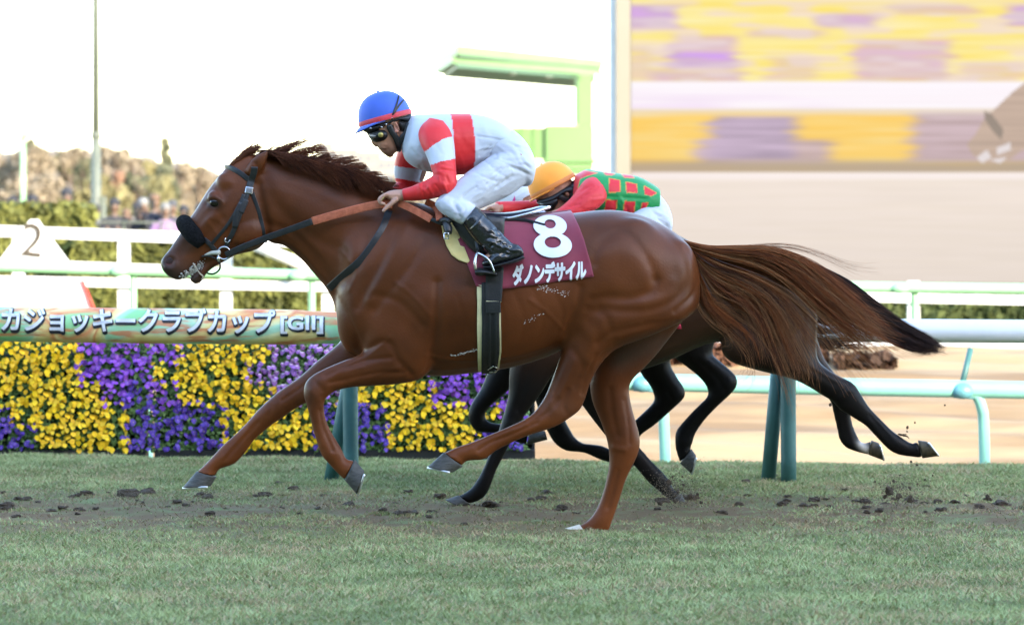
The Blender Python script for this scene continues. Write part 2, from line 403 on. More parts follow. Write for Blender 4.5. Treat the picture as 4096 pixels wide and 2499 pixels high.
# dirt course and the plain beyond
m_dirt = mat('pale sandy dirt', (.33, .23, .12), .95, c2=(.185, .118, .058), scale=.9, stretch=(.35, 2.2, 1), bump=.8, bscale=18, detail=8, thr=(.4, .6))
xs = np.concatenate([np.linspace(-80, -8, 10), np.linspace(-7, 9, 140), np.linspace(10, 80, 10)]); ys = np.linspace(21.8, 31.2, 150)
rise = lambda y: (lambda t: t*t*(3-2*t))(max(0, min(1, (y-24.6)/6.0)))
V = [(x, y, -.45 + .73*rise(y) + .016*math.sin(x*1.7+y*9)+.02*math.sin(x*.7-y*6.1)+.012*math.sin(x*4+y*14)) for y in ys for x in xs]; nX = len(xs)
Fq = [(j*nX+i, j*nX+i+1, (j+1)*nX+i+1, (j+1)*nX+i) for j in range(len(ys)-1) for i in range(nX-1)]
link('dirt_track', fastmesh('dirt_track', V, Fq, m_dirt, True))['kind'] = 'structure'
link('verge', mkmesh('verge', [(-80, 31.0, .27), (80, 31.0, .27), (80, 33.5, -.02), (-80, 33.5, -.02), (-80, 57, -.02), (80, 57, -.02), (-80, 57.5, -.58), (80, 57.5, -.58)], [(0, 1, 2, 3), (3, 2, 5, 4), (4, 5, 7, 6)], mat('infield turf', (.13, .15, .06), .95, c2=(.18, .15, .07), scale=2), False))['kind'] = 'structure'
m_field = mat('dry winter field', (.20, .17, .085), .95, c2=(.13, .13, .06), scale=.3)
link('field', mkmesh('field', [(-3000, -300, -.56), (3000, -300, -.56), (3000, 4500, -.56), (-3000, 4500, -.56)], [(0, 1, 2, 3)], m_field, False))['kind'] = 'structure'

# grandstand behind the camera, whose shadow covers the course
m_conc = mat('grandstand concrete', (.34, .33, .31), .85, c2=(.27, .26, .25), scale=1.5)
gs = empty('grandstand', (0, -40, 0), 'long concrete grandstand with a wide roof behind the photographer, throwing the course into shade', 'grandstand')
flatmesh('roof', [box(-190, 190, -57, -25, 22.4, 23.2)], m_conc, gs)
flatmesh('back_wall', [box(-190, 190, -58, -57.02, -.5, 22.38)], m_conc, gs)
flatmesh('terrace', [box(-190, 190, -56.9+2.0*(14-k), -54.9+2.0*(14-k), -.5, .6+.75*k) for k in range(15)], m_conc, gs)
for k in range(9): flatmesh('column', [box(-180+45*k-.5, -180+45*k+.5, -33, -32, .5, 22.38)], m_conc, gs)

# ---- distant rails and fence, on the left and right of the horses
def rail_px(name, pts, D, r_px, m, parent, flatten=1.0):
    return smoothmesh(name, [tube([P(x, y, D) for x, y in pts], r_px*D/F, 12, 4)], m, parent)
GR = [(-900, 1040), (0, 1066), (700, 1087), (2000, 1118), (3400, 1147), (4200, 1157), (5200, 1170)]
f = empty('running_rail', (0, 33, -.5), 'pale green tubular rail with green posts in front of the white board fence', 'rail')
rail_px('rail_tube', GR, 33, 22, m_lgreen, f)
for px in (-190, 533, 1247, 1960, 2670, 3658, 4420):
    yy_ = np.interp(px, [p[0] for p in GR], [p[1] for p in GR])
    smoothmesh('post', [tube([P(px-55, yy_-6, 33.0), P(px-8, yy_+4, 33.02), P(px, yy_+40, 33.05), tuple(P(px, 1500, 33.05)[:2])+(-.5,)], 15*33/F, 10, 3), ell(P(px-58, yy_+3, 32.96), (.085, .05, .05))], m_lgreen if px != 3658 else m_lgreen, f)
f = empty('board_fence', (-2, 38, -.5), 'white board fence with square posts in front of the clipped hedge', 'fence')
def board(y0a, y0b, x0, x1, th, D=38, dD=.03):
    """horizontal board: top pixel at x0 and x1"""
    poly = [(x0, y0a), (x1, y0b), (x1, y0b+th), (x0, y0a+th)]
    return flatmesh('rail_board', [prism(poly, D, D+dD)], m_white, f)
board(866, 970, -1000, 1900, 44); board(997, 1107, -1000, 1900, 30, 37.96); 
board(1084, 1204, -1000, 5200, 36, 37.96)
for px in (-740, -335, 70, 492, 902, 1310, 1720, 2130, 3658, 4700):
    yt = np.interp(px, (-1000, 1900), (868, 972)) if px < 1900 else 1125
    flatmesh('post', [box(*(P(px-23, 0, 37.99)[0], P(px+23, 0, 37.99)[0]), 38.035, 38.15, -.5, P(px, yt, 38)[2])], m_white, f)
smoothmesh('brace', [tube([P(985, 965, 37.7), P(1240, 1072, 37.7)], 24*37.7/F, 8)], m_white, f)

# triangular marker board with the figure 2
s = empty('distance_marker', tuple(P(135, 1060, 37)), 'white triangular board with a dark figure 2 standing above the rails', 'sign')
flatmesh('board', [prism([(120, 878), (150, 878), (285, 1062), (-20, 1062)], 37, 37.06)], m_white, s, .004)
tm = text_mesh('2', 190*37/F*1.0); tm.transform(Matrix.Translation(Vector(P(128, 968, 36.985))) @ Matrix.Rotation(R(90), 4, 'X') @ Matrix.Rotation(R(-7), 4, 'Z'))
tm.materials.append(mat('marker lettering', srgb(70, 62, 50), .6)); link('figure', tm, s)
s = empty('panel_board', tuple(P(150, 1200, 36.5)), 'white sloping-ended panel with a red edge standing low behind the banner', 'sign')
flatmesh('panel', [prism([(-300, 1150), (262, 1146), (300, 1115), (318, 1118), (372, 1270), (-300, 1262)], 36.5, 36.56)], m_white, s, .003)
flatmesh('red_edge', [prism([(322, 1122), (334, 1124), (392, 1268), (376, 1270)], 36.47, 36.53)], mat('red trim paint', srgb(200, 60, 50), .5), s)
flatmesh('leg', [box(P(-60, 0, 36.5)[0], P(-30, 0, 36.5)[0], 36.57, 36.62, -.5, .6)], m_white, s)
flatmesh('leg', [box(P(200, 0, 36.5)[0], P(230, 0, 36.5)[0], 36.57, 36.62, -.5, .6)], m_white, s)

# hedges
m_hedge = attr_mat('clipped hedge leaves', .75, .3, var=.2, vscale=2)
def hedge(name, label, x0, x1, D, ztop, thick, N, ca_, cb_, z0=-.5, lsize=.06, bulge=.05):
    """box of leaves: px range, distance of the face, top height"""
    X0, X1 = P(x0, 0, D)[0], P(x1, 0, D)[0]; h = ztop-z0; A = np.array([(X1-X0)*h, (X1-X0)*thick*1.0, thick*h]); p = A/A.sum()
    k = rng.choice(3, N, p=p); u, v = rng.random(N), rng.random(N)
    cen = np.zeros((N, 3)); nr = np.zeros((N, 3))
    a = k == 0; cen[a] = np.stack([X0+(X1-X0)*u[a], np.full(a.sum(), D), z0+h*v[a]], 1); nr[a] = (0, -1, .2)
    a = k == 1; cen[a] = np.stack([X0+(X1-X0)*u[a], D+thick*v[a], np.full(a.sum(), ztop)], 1); nr[a] = (0, 0, 1)
    a = k == 2; cen[a] = np.stack([np.where(rng.random(a.sum()) < .5, X0, X1), D+thick*u[a], z0+h*v[a]], 1); nr[a] = (1, 0, .2)
    cl = vn(cen[:, 0]*1.0, cen[:, 2]*1.0, 4.5, 3)
    cen[:, 1] -= (cl-.5)*bulge*2*(k == 0); cen[:, 2] += (cl-.5)*bulge*(k == 1); cen += rng.normal(0, .018, (N, 3))
    Vv, Fq_ = leafcloud(cen, nr, lsize*(.6+.8*rng.random(N)), .8, .7)
    core = box(X0+.04, X1-.04, D+.06, D+thick-.05, z0, ztop-.06)
    me_ = fastmesh(name, np.vstack([Vv, np.array(core[0])]), np.vstack([Fq_, np.array(core[1])+len(Vv)]), m_hedge)
    t_ = np.clip(cl+rng.normal(0, .22, N), 0, 1)[:, None]; C_ = np.array(ca_)*(1-t_)+np.array(cb_)*t_
    setcol(me_, np.vstack([np.repeat(C_, 4, axis=0), np.tile(np.array(ca_)*.6, (8, 1))]))
    return tag(link(name, me_), label, 'hedge')
YG0, YG1 = (.045, .052, .011), (.135, .142, .032)
hedge('hedge', 'tall clipped yellow green hedge at the left edge of the picture', -900, 328, 42.6, P(0, 838, 43)[2], 1.2, 26000, YG0, YG1)
hedge('hedge', 'long low yellow green hedge behind the white board fence', 300, 1980, 42, P(0, 958, 42)[2], 1.1, 34000, YG0, YG1)
hedge('hedge', 'low dark green hedge below the big screen', 1990, 5000, 44, P(0, 1208, 44)[2], 1.0, 26000, (.02, .035, .01), (.075, .095, .028))
hedge('shrub_border', 'low brown winter shrub border beyond the dirt track', 2300, 3300, 29.6, .30, .7, 9000, (.05, .022, .012), (.12, .055, .03), z0=-.1, lsize=.05, bulge=.12)
hedge('shrub_border', 'small dark brown shrub clump on the dirt right of the tails', 3370, 3560, 29.4, .27, .5, 2500, (.03, .016, .008), (.09, .045, .025), z0=-.1, lsize=.05, bulge=.12)

# light pole and floodlight mast
m_pole = mat('galvanised pole', (.125, .14, .105), .5, c2=(.10, .115, .088), scale=2)
lp = empty('lamp_post', tuple(P(383, 0, 70)[:2])+(-.56,), 'tall pale grey lighting pole rising out of the picture on the left', 'lamp post')
smoothmesh('pole', [tube([P(386, HZ, 70)-np.array([0, 0, 2.05]), P(384, 545, 70)], [.105, .085], 16), tube([P(384, 545, 70), P(381, -900, 70)], [.078, .060], 16)], m_pole, lp)
smoothmesh('collar', [tube([P(384, 552, 70), P(384, 530, 70)], .1, 16)], m_pole, lp)
flatmesh('lamp_head', [prism([(340, -900), (420, -900), (430, -930), (330, -930)], 69.8, 70.2)], m_pole, lp)
flatmesh('base_box', [prism([(395, 785), (418, 785), (418, 1090), (395, 1090)], 69.9, 70.2)], m_pole, lp, .01)
lp = empty('floodlight_mast', tuple(P(92, 0, 150)[:2])+(-.56,), 'slim pale green mast carrying a cluster of floodlights above the trees', 'lamp post')
smoothmesh('mast', [tube([P(93, HZ, 150)-np.array([0, 0, 2.05]), P(92, 520, 150)], .09, 10)], m_lgreen, lp)
for dx_, dy_ in ((-42, 0), (-14, -14), (14, 6), (40, -4), (-4, 18)):
    flatmesh('floodlight', [prism([(82+dx_, 530+dy_), (102+dx_, 528+dy_), (104+dx_, 545+dy_), (80+dx_, 547+dy_)], 149.8, 150.1)], m_pole, lp)
flatmesh('crossarm', [prism([(42, 536), (140, 532), (140, 538), (42, 542)], 150.1, 150.2)], m_pole, lp)

# trees on the far side
m_bark = mat('tree bark', (.14, .10, .07), .9, scale=3)
m_leaf = attr_mat('tree foliage', .8, .2, var=.15, vscale=.6)
TC = {'bare': ((.155, .125, .085), (.265, .22, .155)), 'ever': ((.07, .08, .045), (.15, .15, .09)), 'rust': ((.20, .11, .07), (.30, .18, .12)), 'con': ((.07, .08, .045), (.17, .165, .09)), 'olive': ((.12, .115, .05), (.22, .19, .09))}
def tree(px, top, wpx, D, kind, label):
    top = top-30; e = empty('tree', tuple(P(px, 0, D)[:2])+(-.56,), label, 'tree', 'trees on the far side of the course')
    zt = P(px, top, D)[2]; W_ = wpx/2*D/F; X = P(px, 0, D)[0]; z0 = -.5
    tr = [tube([(X, D, -.56), (X+.1, D, (zt+z0)*.35), (X-.05, D, zt*.85)], [.22, .15, .04], 7, 3)]
    for k in range(9):
        a = rng.uniform(0, 6.28); zz = zt*(.15+.06*k); tr.append(tube([(X, D, zz), (X+math.cos(a)*W_*.4, D+math.sin(a)*W_*.4, zz+zt*.12), (X+math.cos(a)*W_*.75, D+math.sin(a)*W_*.75, zz+zt*.3)], [.08, .05, .02], 5, 2))
    smoothmesh('trunk', tr, m_bark, e)
    N = 4200 if kind != 'con' else 2200
    nb = 15; bc = []
    for k in range(nb):
        u = rng.random(); 
        if kind == 'con': h_ = (k+.5)/nb*.98; u = h_; r_ = W_*(1-h_)*.9; 
        else: h_ = .12+.76*u; r_ = W_*.75*math.sqrt(max(0, 1-(2*(h_-.42))**2))
        a = rng.uniform(0, 6.28); rr = r_*math.sqrt(rng.random()); bc.append((X+math.cos(a)*rr, D+math.sin(a)*rr, h_*zt*.97, (W_*.38 if kind != 'con' else max(.35, r_*.6))*(.7+.6*rng.random()), rng.random()))
    bi = rng.integers(0, nb, N); B = np.array(bc)[bi]; d = rng.normal(0, 1, (N, 3)); d /= np.linalg.norm(d, axis=1)[:, None]
    cen = B[:, :3]+d*(B[:, 3:4]*rng.random((N, 1))**.45); cen[:, 2] = np.clip(cen[:, 2], -.4, zt)
    Vv, Fq_ = leafcloud(cen, d, (.11 if kind in ('bare', 'rust') else .15)*(D/220)*(.6+.8*rng.random(N)), 1.2 if kind == 'bare' else .8, .9)
    me_ = fastmesh('crown', Vv, Fq_, m_leaf); c0, c1 = map(np.array, TC[kind])
    t_ = np.clip(B[:, 4]*.5+.5*rng.random(N)*.6+.1, 0, 1)[:, None]; setcol(me_, np.repeat(c0*(1-t_)+c1*t_, 4, axis=0)); link('crown', me_, e)
TL = [
 (-60, 585, 240, 225, 'bare', 'bare brown tree cut by the left edge of the picture'),
 (20, 590, 190, 215, 'bare', 'bare tan tree just left of the floodlight mast'),
 (132, 508, 105, 235, 'ever', 'dark evergreen standing tallest beside the floodlight mast'),
 (150, 585, 230, 212, 'bare', 'broad bare tan tree under the tall dark evergreen'),
 (245, 600, 160, 222, 'olive', 'olive green tree between the mast and the lighting pole'),
 (300, 590, 190, 214, 'bare', 'bare tan tree just left of the tall lighting pole'),
 (350, 618, 120, 205, 'ever', 'small dark evergreen touching the left side of the lighting pole'),
 (430, 588, 190, 226, 'bare', 'rounded bare tree just right of the tall lighting pole'),
 (455, 660, 110, 204, 'rust', 'rust red tree low down right of the lighting pole'),
 (500, 602, 170, 218, 'bare', 'bare tan tree behind the rust red tree'),
 (540, 660, 150, 207, 'ever', 'dark evergreen in front of the middle trees'),
 (600, 625, 130, 228, 'olive', 'olive green tree left of the pointed conifer'),
 (660, 566, 130, 232, 'con', 'pointed conifer rising above its neighbours'),
 (655, 665, 150, 210, 'ever', 'dark evergreen below the pointed conifer'),
 (720, 640, 150, 216, 'bare', 'bare pinkish tree right of the pointed conifer'),
 (790, 668, 160, 220, 'bare', 'bare tan tree half hidden by the forehead of the chestnut horse'),
 (870, 690, 190, 224, 'bare', 'bare tan tree behind the bridle of the chestnut horse'),
 (1000, 700, 220, 226, 'bare', 'bare tree hidden behind the ears of the chestnut horse'),
 (400, 735, 260, 190, 'olive', 'low olive bushy tree around the foot of the lighting pole'),
 (620, 735, 240, 190, 'olive', 'low dark olive bushy tree above the right half of the crowd'),
 (140, 720, 300, 188, 'bare', 'wide low bare tree above the tall clipped hedge'),
 (1240, 690, 200, 230, 'bare', 'bare tree behind the mane near the helmet'),
 (1430, 680, 190, 222, 'bare', 'bare pale tree between the mane and the sleeve'),
 (1600, 700, 220, 232, 'bare', 'bare tree behind the rider with the blue helmet')]
for a in TL: tree(*a)
# low wooded rise closing the view behind the trees
m_rise = mat('wooded rise', (.22, .165, .115), .95, c2=(.12, .105, .06), scale=.09, detail=8, thr=(.4, .6))
V = []; prof = [(-9000, 640), (-5000, 590), (-2600, 630), (-1200, 580), (-300, 590), (0, 600), (200, 606), (420, 612), (600, 632), (780, 672), (1000, 720), (1300, 762), (1700, 780), (2300, 800), (5200, 812)]
xr = np.linspace(-9000, 9000, 520)
for x in xr:
    yt = np.interp(x, [p[0] for p in prof], [p[1] for p in prof]) + 9*math.sin(x*.05)+6*math.sin(x*.13)
    V += [tuple(P(x, 858, 270)), tuple(P(x, (yt+845)/2+4*math.sin(x*.09), 278)), tuple(P(x, yt, 300)), tuple(P(x, yt+26, 380))]
Fq = [(4*i+k, 4*(i+1)+k, 4*(i+1)+k+1, 4*i+k+1) for i in range(len(xr)-1) for k in range(3)]
link('hill', mkmesh('hill', V, Fq, m_rise))['kind'] = 'structure'

# far pale town buildings seen between the helmet and the mane
m_bl = mat('pale building render', (.23, .20, .165), .85, c2=(.20, .175, .145), scale=.05)
m_bg = mat('building glass', (.10, .11, .13), .4)
for px, py, wpx, D, lab in ((1275, 640, 90, 600, 'leftmost pale apartment block beyond the mane'), (1370, 600, 110, 640, 'cream apartment block left of the helmet visor'), (1300, 575, 60, 700, 'narrow tower block rising behind the cream blocks'), (1475, 612, 100, 620, 'pale apartment block below the visor of the blue helmet'), (1555, 640, 90, 600, 'low pale block behind the chin of the rider')):
    e = empty('apartment_building', tuple(P(px, 0, D)[:2])+(-.56,), lab, 'building', 'pale town buildings on the skyline')
    x0, x1 = P(px-wpx/2, 0, D)[0], P(px+wpx/2, 0, D)[0]; zt = P(0, py, D)[2]
    flatmesh('wall', [box(x0, x1, D, D+6, -.56, zt)], m_bl, e); flatmesh('roof', [box(x0-.15, x1+.15, D-.15, D+6.1, zt+.01, zt+.35)], m_bl, e)
    for r_ in range(3):
        for c_ in range(3):
            zz = zt-.9-1.9*r_; xx_ = x0+(x1-x0)*(c_+.5)/3
            flatmesh('window', [box(xx_-.45, xx_+.45, D-.06, D+.02, zz-.5, zz+.4)], m_bg, e)

# green observation tower with a cantilever roof
m_ltg = mat('pale green painted steel', (.135, .25, .085), .5, c2=(.12, .225, .075), scale=.8)
m_dkg = mat('dark green painted steel', srgb(70, 100, 74), .5)
gt = empty('observation_tower', tuple(P(2240, 0, 84)[:2])+(-.56,), 'pale green steel observation tower with a cantilever roof over its cabin', 'tower')
def slab(p0, p1, dz0, dz1, back, m_, nm):
    """fascia beam between two world points on the roof edge, heights relative to them, extending back"""
    a, b_ = np.array(p0), np.array(p1); V_ = []
    for q in (a, b_):
        for off in (np.zeros(3), np.array(back)):
            for dz in (dz0, dz1): V_.append(q+off+np.array([0, 0, dz]))
    return flatmesh(nm, [(V_, [(0, 1, 3, 2), (4, 6, 7, 5), (0, 4, 5, 1), (2, 3, 7, 6), (0, 2, 6, 4), (1, 5, 7, 3)])], m_, gt)
A0 = P(1828, 180, 78); B0 = P(2412, 240, 87); 
hh = lambda px_: px_*82/F
slab(A0, B0, -hh(36), 0, (-.5, 6.2, 0), m_ltg, 'roof_fascia')
slab(A0+np.array([.06, .05, 0]), B0+np.array([-.06, .05, 0]), -hh(43), -hh(36), (-.45, 6.0, 0), m_dkg, 'roof_seam')
slab(A0+np.array([-.1, 0, 0]), B0+np.array([-.03, 0, 0]), -hh(70), -hh(43), (-.5, 6.2, 0), m_ltg, 'roof_gutter')
slab(A0+np.array([.0, .1, 0]), B0+np.array([-.1, .1, 0]), -hh(86), -hh(70), (-.4, 5.8, 0), m_dkg, 'roof_underside')
for t in (.35, .6, .8):
    q = A0*(1-t)+B0*t; flatmesh('roof_light', [box(q[0]-.1, q[0]+.1, q[1]+.3, q[1]+.6, q[2]-hh(94), q[2]-hh(86)-.003)], m_pole, gt)
Dg = 85.5; q = lambda x, y: P(x, y, Dg)
flatmesh('mast', [box(q(2312, 0)[0], q(2372, 0)[0], Dg, Dg+.35, q(0, 500)[2], q(0, 300)[2])], m_ltg, gt)
flatmesh('mast_edge', [box(q(2300, 0)[0], q(2312, 0)[0]-.003, Dg-.02, Dg+.33, q(0, 498)[2], q(0, 300)[2])], m_dkg, gt)
flatmesh('cabin', [box(q(2180, 0)[0], q(2372, 0)[0], Dg-.6, Dg+1.6, q(0, 682)[2], q(0, 503)[2])], m_ltg, gt, .02)
flatmesh('cabin_sill', [box(q(2170, 0)[0], q(2384, 0)[0], Dg-.68, Dg+1.7, q(0, 650)[2], q(0, 640)[2])], m_ltg, gt)
flatmesh('platform_panel', [box(q(2040+k*48, 0)[0], q(2084+k*48, 0)[0], Dg-.5, Dg-.42, q(0, 640)[2], q(0, 512)[2]) for k in range(3)], m_ltg, gt)
flatmesh('guard_rail', [box(q(2030, 0)[0], q(2180, 0)[0], Dg-.52, Dg-.46, q(0, 500)[2], q(0, 494)[2])]+[box(q(x, 0)[0], q(x+6, 0)[0], Dg-.53, Dg-.47, q(0, 655)[2], q(0, 494)[2]) for x in (2033, 2084, 2132)], m_ltg, gt)
flatmesh('platform_floor', [box(q(1990, 0)[0], q(2390, 0)[0], Dg-.7, Dg+1.8, q(0, 700)[2], q(0, 686)[2])], m_ltg, gt)
for x in (2010, 2180, 2360): flatmesh('leg', [box(q(x, 0)[0], q(x+20, 0)[0], Dg-.1, Dg+.1, -.56, q(0, 702)[2])], m_dkg, gt)
smoothmesh('downpipe', [tube([q(2384, 300), q(2384, 430), q(2405, 490), q(2412, 690)], .035, 8, 4)], m_white, gt)

# ================================================================ BIG SCREEN
m_frame = mat('screen frame metal', (.185, .165, .125), .6, c2=(.17, .155, .115), scale=1)
DS = 60.0
scn = empty('video_screen', tuple(P(3400, 0, DS)[:2])+(-.56,), 'huge outdoor video screen showing a blurred race picture of flowers, rail and a horse head', 'screen')
flatmesh('frame_post', [prism([(2464, -900), (2522, -900), (2522, 1150), (2464, 1150)], DS-.25, DS+.5)], m_frame, scn)
flatmesh('frame_side', [prism([(2438, -900), (2463, -900), (2463, 1150), (2438, 1150)], DS-.1, DS+.5)], m_white, scn)
flatmesh('casing', [prism([(2524, -900), (5600, -900), (5600, 1150), (2524, 1150)], DS+.06, DS+1.2)], mat('dark screen casing', (.03, .03, .03), .6), scn)
gx = np.linspace(2524, 5590, 620); gy = np.concatenate([np.linspace(-880, -5, 40), np.linspace(0, 1133, 300)])
PX, PY = np.meshgrid(gx, gy); 
def sm(a, b_, x): t_ = np.clip((x-a)/(b_-a), 0, 1); return t_*t_*(3-2*t_)
st1 = vn(PX/260, PY/9, 1, 11); st2 = vn(PX/500, PY/5, 1, 12); st3 = vn(PX/110, PY/22, 1, 13); st = (.5*st1+.3*st2+.2*st3)
Yc, Vc, Gc, Wc, Bc, Dc = [np.array(c)/255. for c in ((255, 226, 96), (206, 150, 240), (196, 172, 178), (255, 246, 252), (238, 224, 210), (190, 172, 150))]
def mixc(a, b_, t_): return a*(1-t_[..., None])+b_*t_[..., None]
img = np.ones(PX.shape+(3,))*Bc
def rect(x0, x1, y0, y1, s=42, sy=13):
    jx = (st1-.5)*70; return sm(x0-s, x0+s, PX+jx)*(1-sm(x1-s, x1+s, PX+jx))*sm(y0-sy, y0+sy, PY)*(1-sm(y1-sy, y1+sy, PY))
top = mixc(np.ones(PX.shape+(3,))*Yc, np.ones(3)*np.array([1, .95, .72]), np.clip(st*1.3-.25, 0, 1))
for x0, x1, y0, y1, k in ((2400, 2710, 22, 118, 1), (2680, 2950, 145, 205, .5), (2670, 2950, 205, 278, 1), (2620, 2980, 285, 330, .5), (3280, 3520, 55, 112, .6), (3000, 3300, 120, 150, .35), (3560, 3900, 20, 60, .4), (3080, 3260, 230, 320, .3), (3850, 4096, 250, 325, .3), (2520, 2640, 180, 320, .25), (3420, 3800, 160, 325, .5), (4020, 4300, 20, 105, .9), (4500, 4900, 100, 300, .6), (2900, 3300, -300, -120, .7), (3700, 4100, -500, -300, .8), (2500, 2800, -700, -500, .8)):
    top = mixc(top, mixc(np.ones(PX.shape+(3,))*Vc, np.ones(3)*Gc, np.clip(st3*1.2-.1, 0, 1)), rect(x0, x1, y0, y1)*min(1, k*1.3)*(.75+.5*st))
top = mixc(top, np.ones(3)*np.array([.93, .82, .90])*np.ones(PX.shape+(3,)), np.clip(st3*1.6-.75, 0, .55))
img = mixc(top, img, sm(322, 332, PY))
band = mixc(np.ones(PX.shape+(3,))*Wc, np.array([.96, .88, .97])*np.ones(3), np.clip(st1*1.4-.3, 0, 1)*(1-sm(3000, 3500, PX))*sm(345, 420, PY)); img = mixc(img, band, sm(322, 332, PY)*(1-sm(428, 440, PY)))
low = mixc(np.ones(PX.shape+(3,))*np.array([1., .80, .36]), np.ones(3)*np.array([.98, .86, .55]), np.clip(st*1.3-.3, 0, 1))
for x0, x1, y0, y1, k in ((2840, 3180, 465, 640, 1), (2800, 3330, 560, 660, .8), (3650, 4400, 440, 650, .85), (4800, 5200, 440, 600, .8)):
    low = mixc(low, np.ones(3)*np.array([.74, .65, .74])*(.85+.3*st[..., None]), rect(x0, x1, y0, y1, 50)*k)
low = mixc(low, np.ones(3)*np.array([.70, .62, .54])*np.ones(3), sm(625, 665, PY)*(.8+.2*st))
img = mixc(img, low, sm(430, 470+20*st1, PY)*(1-sm(684, 698, PY)))
turfc = mixc(np.ones(PX.shape+(3,))*np.array([.955, .895, .85]), np.ones(3)*np.array([.935, .875, .82]), np.clip(st*1.8-.5, 0, 1))
turfc *= (1-.035*sm(700, 1130, PY))[..., None]; img = mixc(img, turfc, sm(684, 700, PY)); img = mixc(img, np.ones(3)*np.array([1, .95, .94]), sm(684, 698, PY)*(1-sm(706, 728, PY))*.8)
hx = 2048+2048
def poly_in(poly):
    ins = np.zeros(PX.shape, bool); n_ = len(poly); j = n_-1
    for i in range(n_):
        xi, yi = poly[i]; xj, yj = poly[j]
        ins ^= ((yi > PY) != (yj > PY)) & (PX < (xj-xi)*(PY-yi)/(yj-yi+1e-9)+xi); j = i
    return ins
head = poly_in([(3868, 578), (3900, 540), (3935, 480), (3985, 430), (4050, 370), (4110, 325), (4260, 300), (4420, 330), (4700, 420), (4900, 560), (4600, 640), (4350, 600), (4180, 610), (4090, 600), (4040, 640), (3990, 655), (3930, 650), (3890, 620)])
img = np.where(head[..., None], np.array([.76, .66, .59])*(.92+.16*st[..., None]), img)
img = np.where(poly_in([(3935, 445), (3965, 455), (4015, 520), (4005, 560), (3975, 530), (3940, 480)])[..., None], np.array([.58, .52, .47]), img)
for q_ in ([(3905, 630), (3950, 600), (3965, 630), (3930, 655)], [(3990, 590), (4040, 570), (4045, 600), (3990, 620)], [(3960, 640), (4030, 628), (4000, 655)]): img = np.where(poly_in(q_)[..., None], np.array([.9, .86, .86]), img)
img = np.where((PY < 325)[..., None], img*.80+.20*np.array([1, .98, .95]), img*.90+.10)
img = np.clip(img*(.985+.03*st2[..., None]), 0, 1)
Vs = np.stack([(PX-2048)/F*DS, np.full(PX.shape, DS), CAMH-(PY-HZ)/F*DS], -1).reshape(-1, 3); nX = len(gx)
I = (np.arange(len(gy)-1)[:, None]*nX+np.arange(nX-1)[None]).ravel(); Fq = np.stack([I, I+nX, I+nX+1, I+1], 1)
m = bpy.data.materials.new('screen picture'); m.use_nodes = True; n = m.node_tree; n.nodes.clear()
at = n.nodes.new('ShaderNodeAttribute'); at.attribute_name = 'col'; em = n.nodes.new('ShaderNodeEmission'); ou = n.nodes.new('ShaderNodeOutputMaterial')
em.inputs[1].default_value = 1.0/2**sc.view_settings.exposure*1.0
n.links.new(at.outputs['Color'], em.inputs[0]); n.links.new(em.outputs[0], ou.inputs[0])
me = fastmesh('display', Vs, Fq, m); lin = np.where(img <= .04045, img/12.92, ((img+.055)/1.055)**2.4).reshape(-1, 3); setcol(me, lin); link('display', me, scn)
flatmesh('lower_edge', [prism([(2524, 1135), (5600, 1135), (5600, 1160), (2524, 1160)], DS-.05, DS+.05)], m_frame, scn)

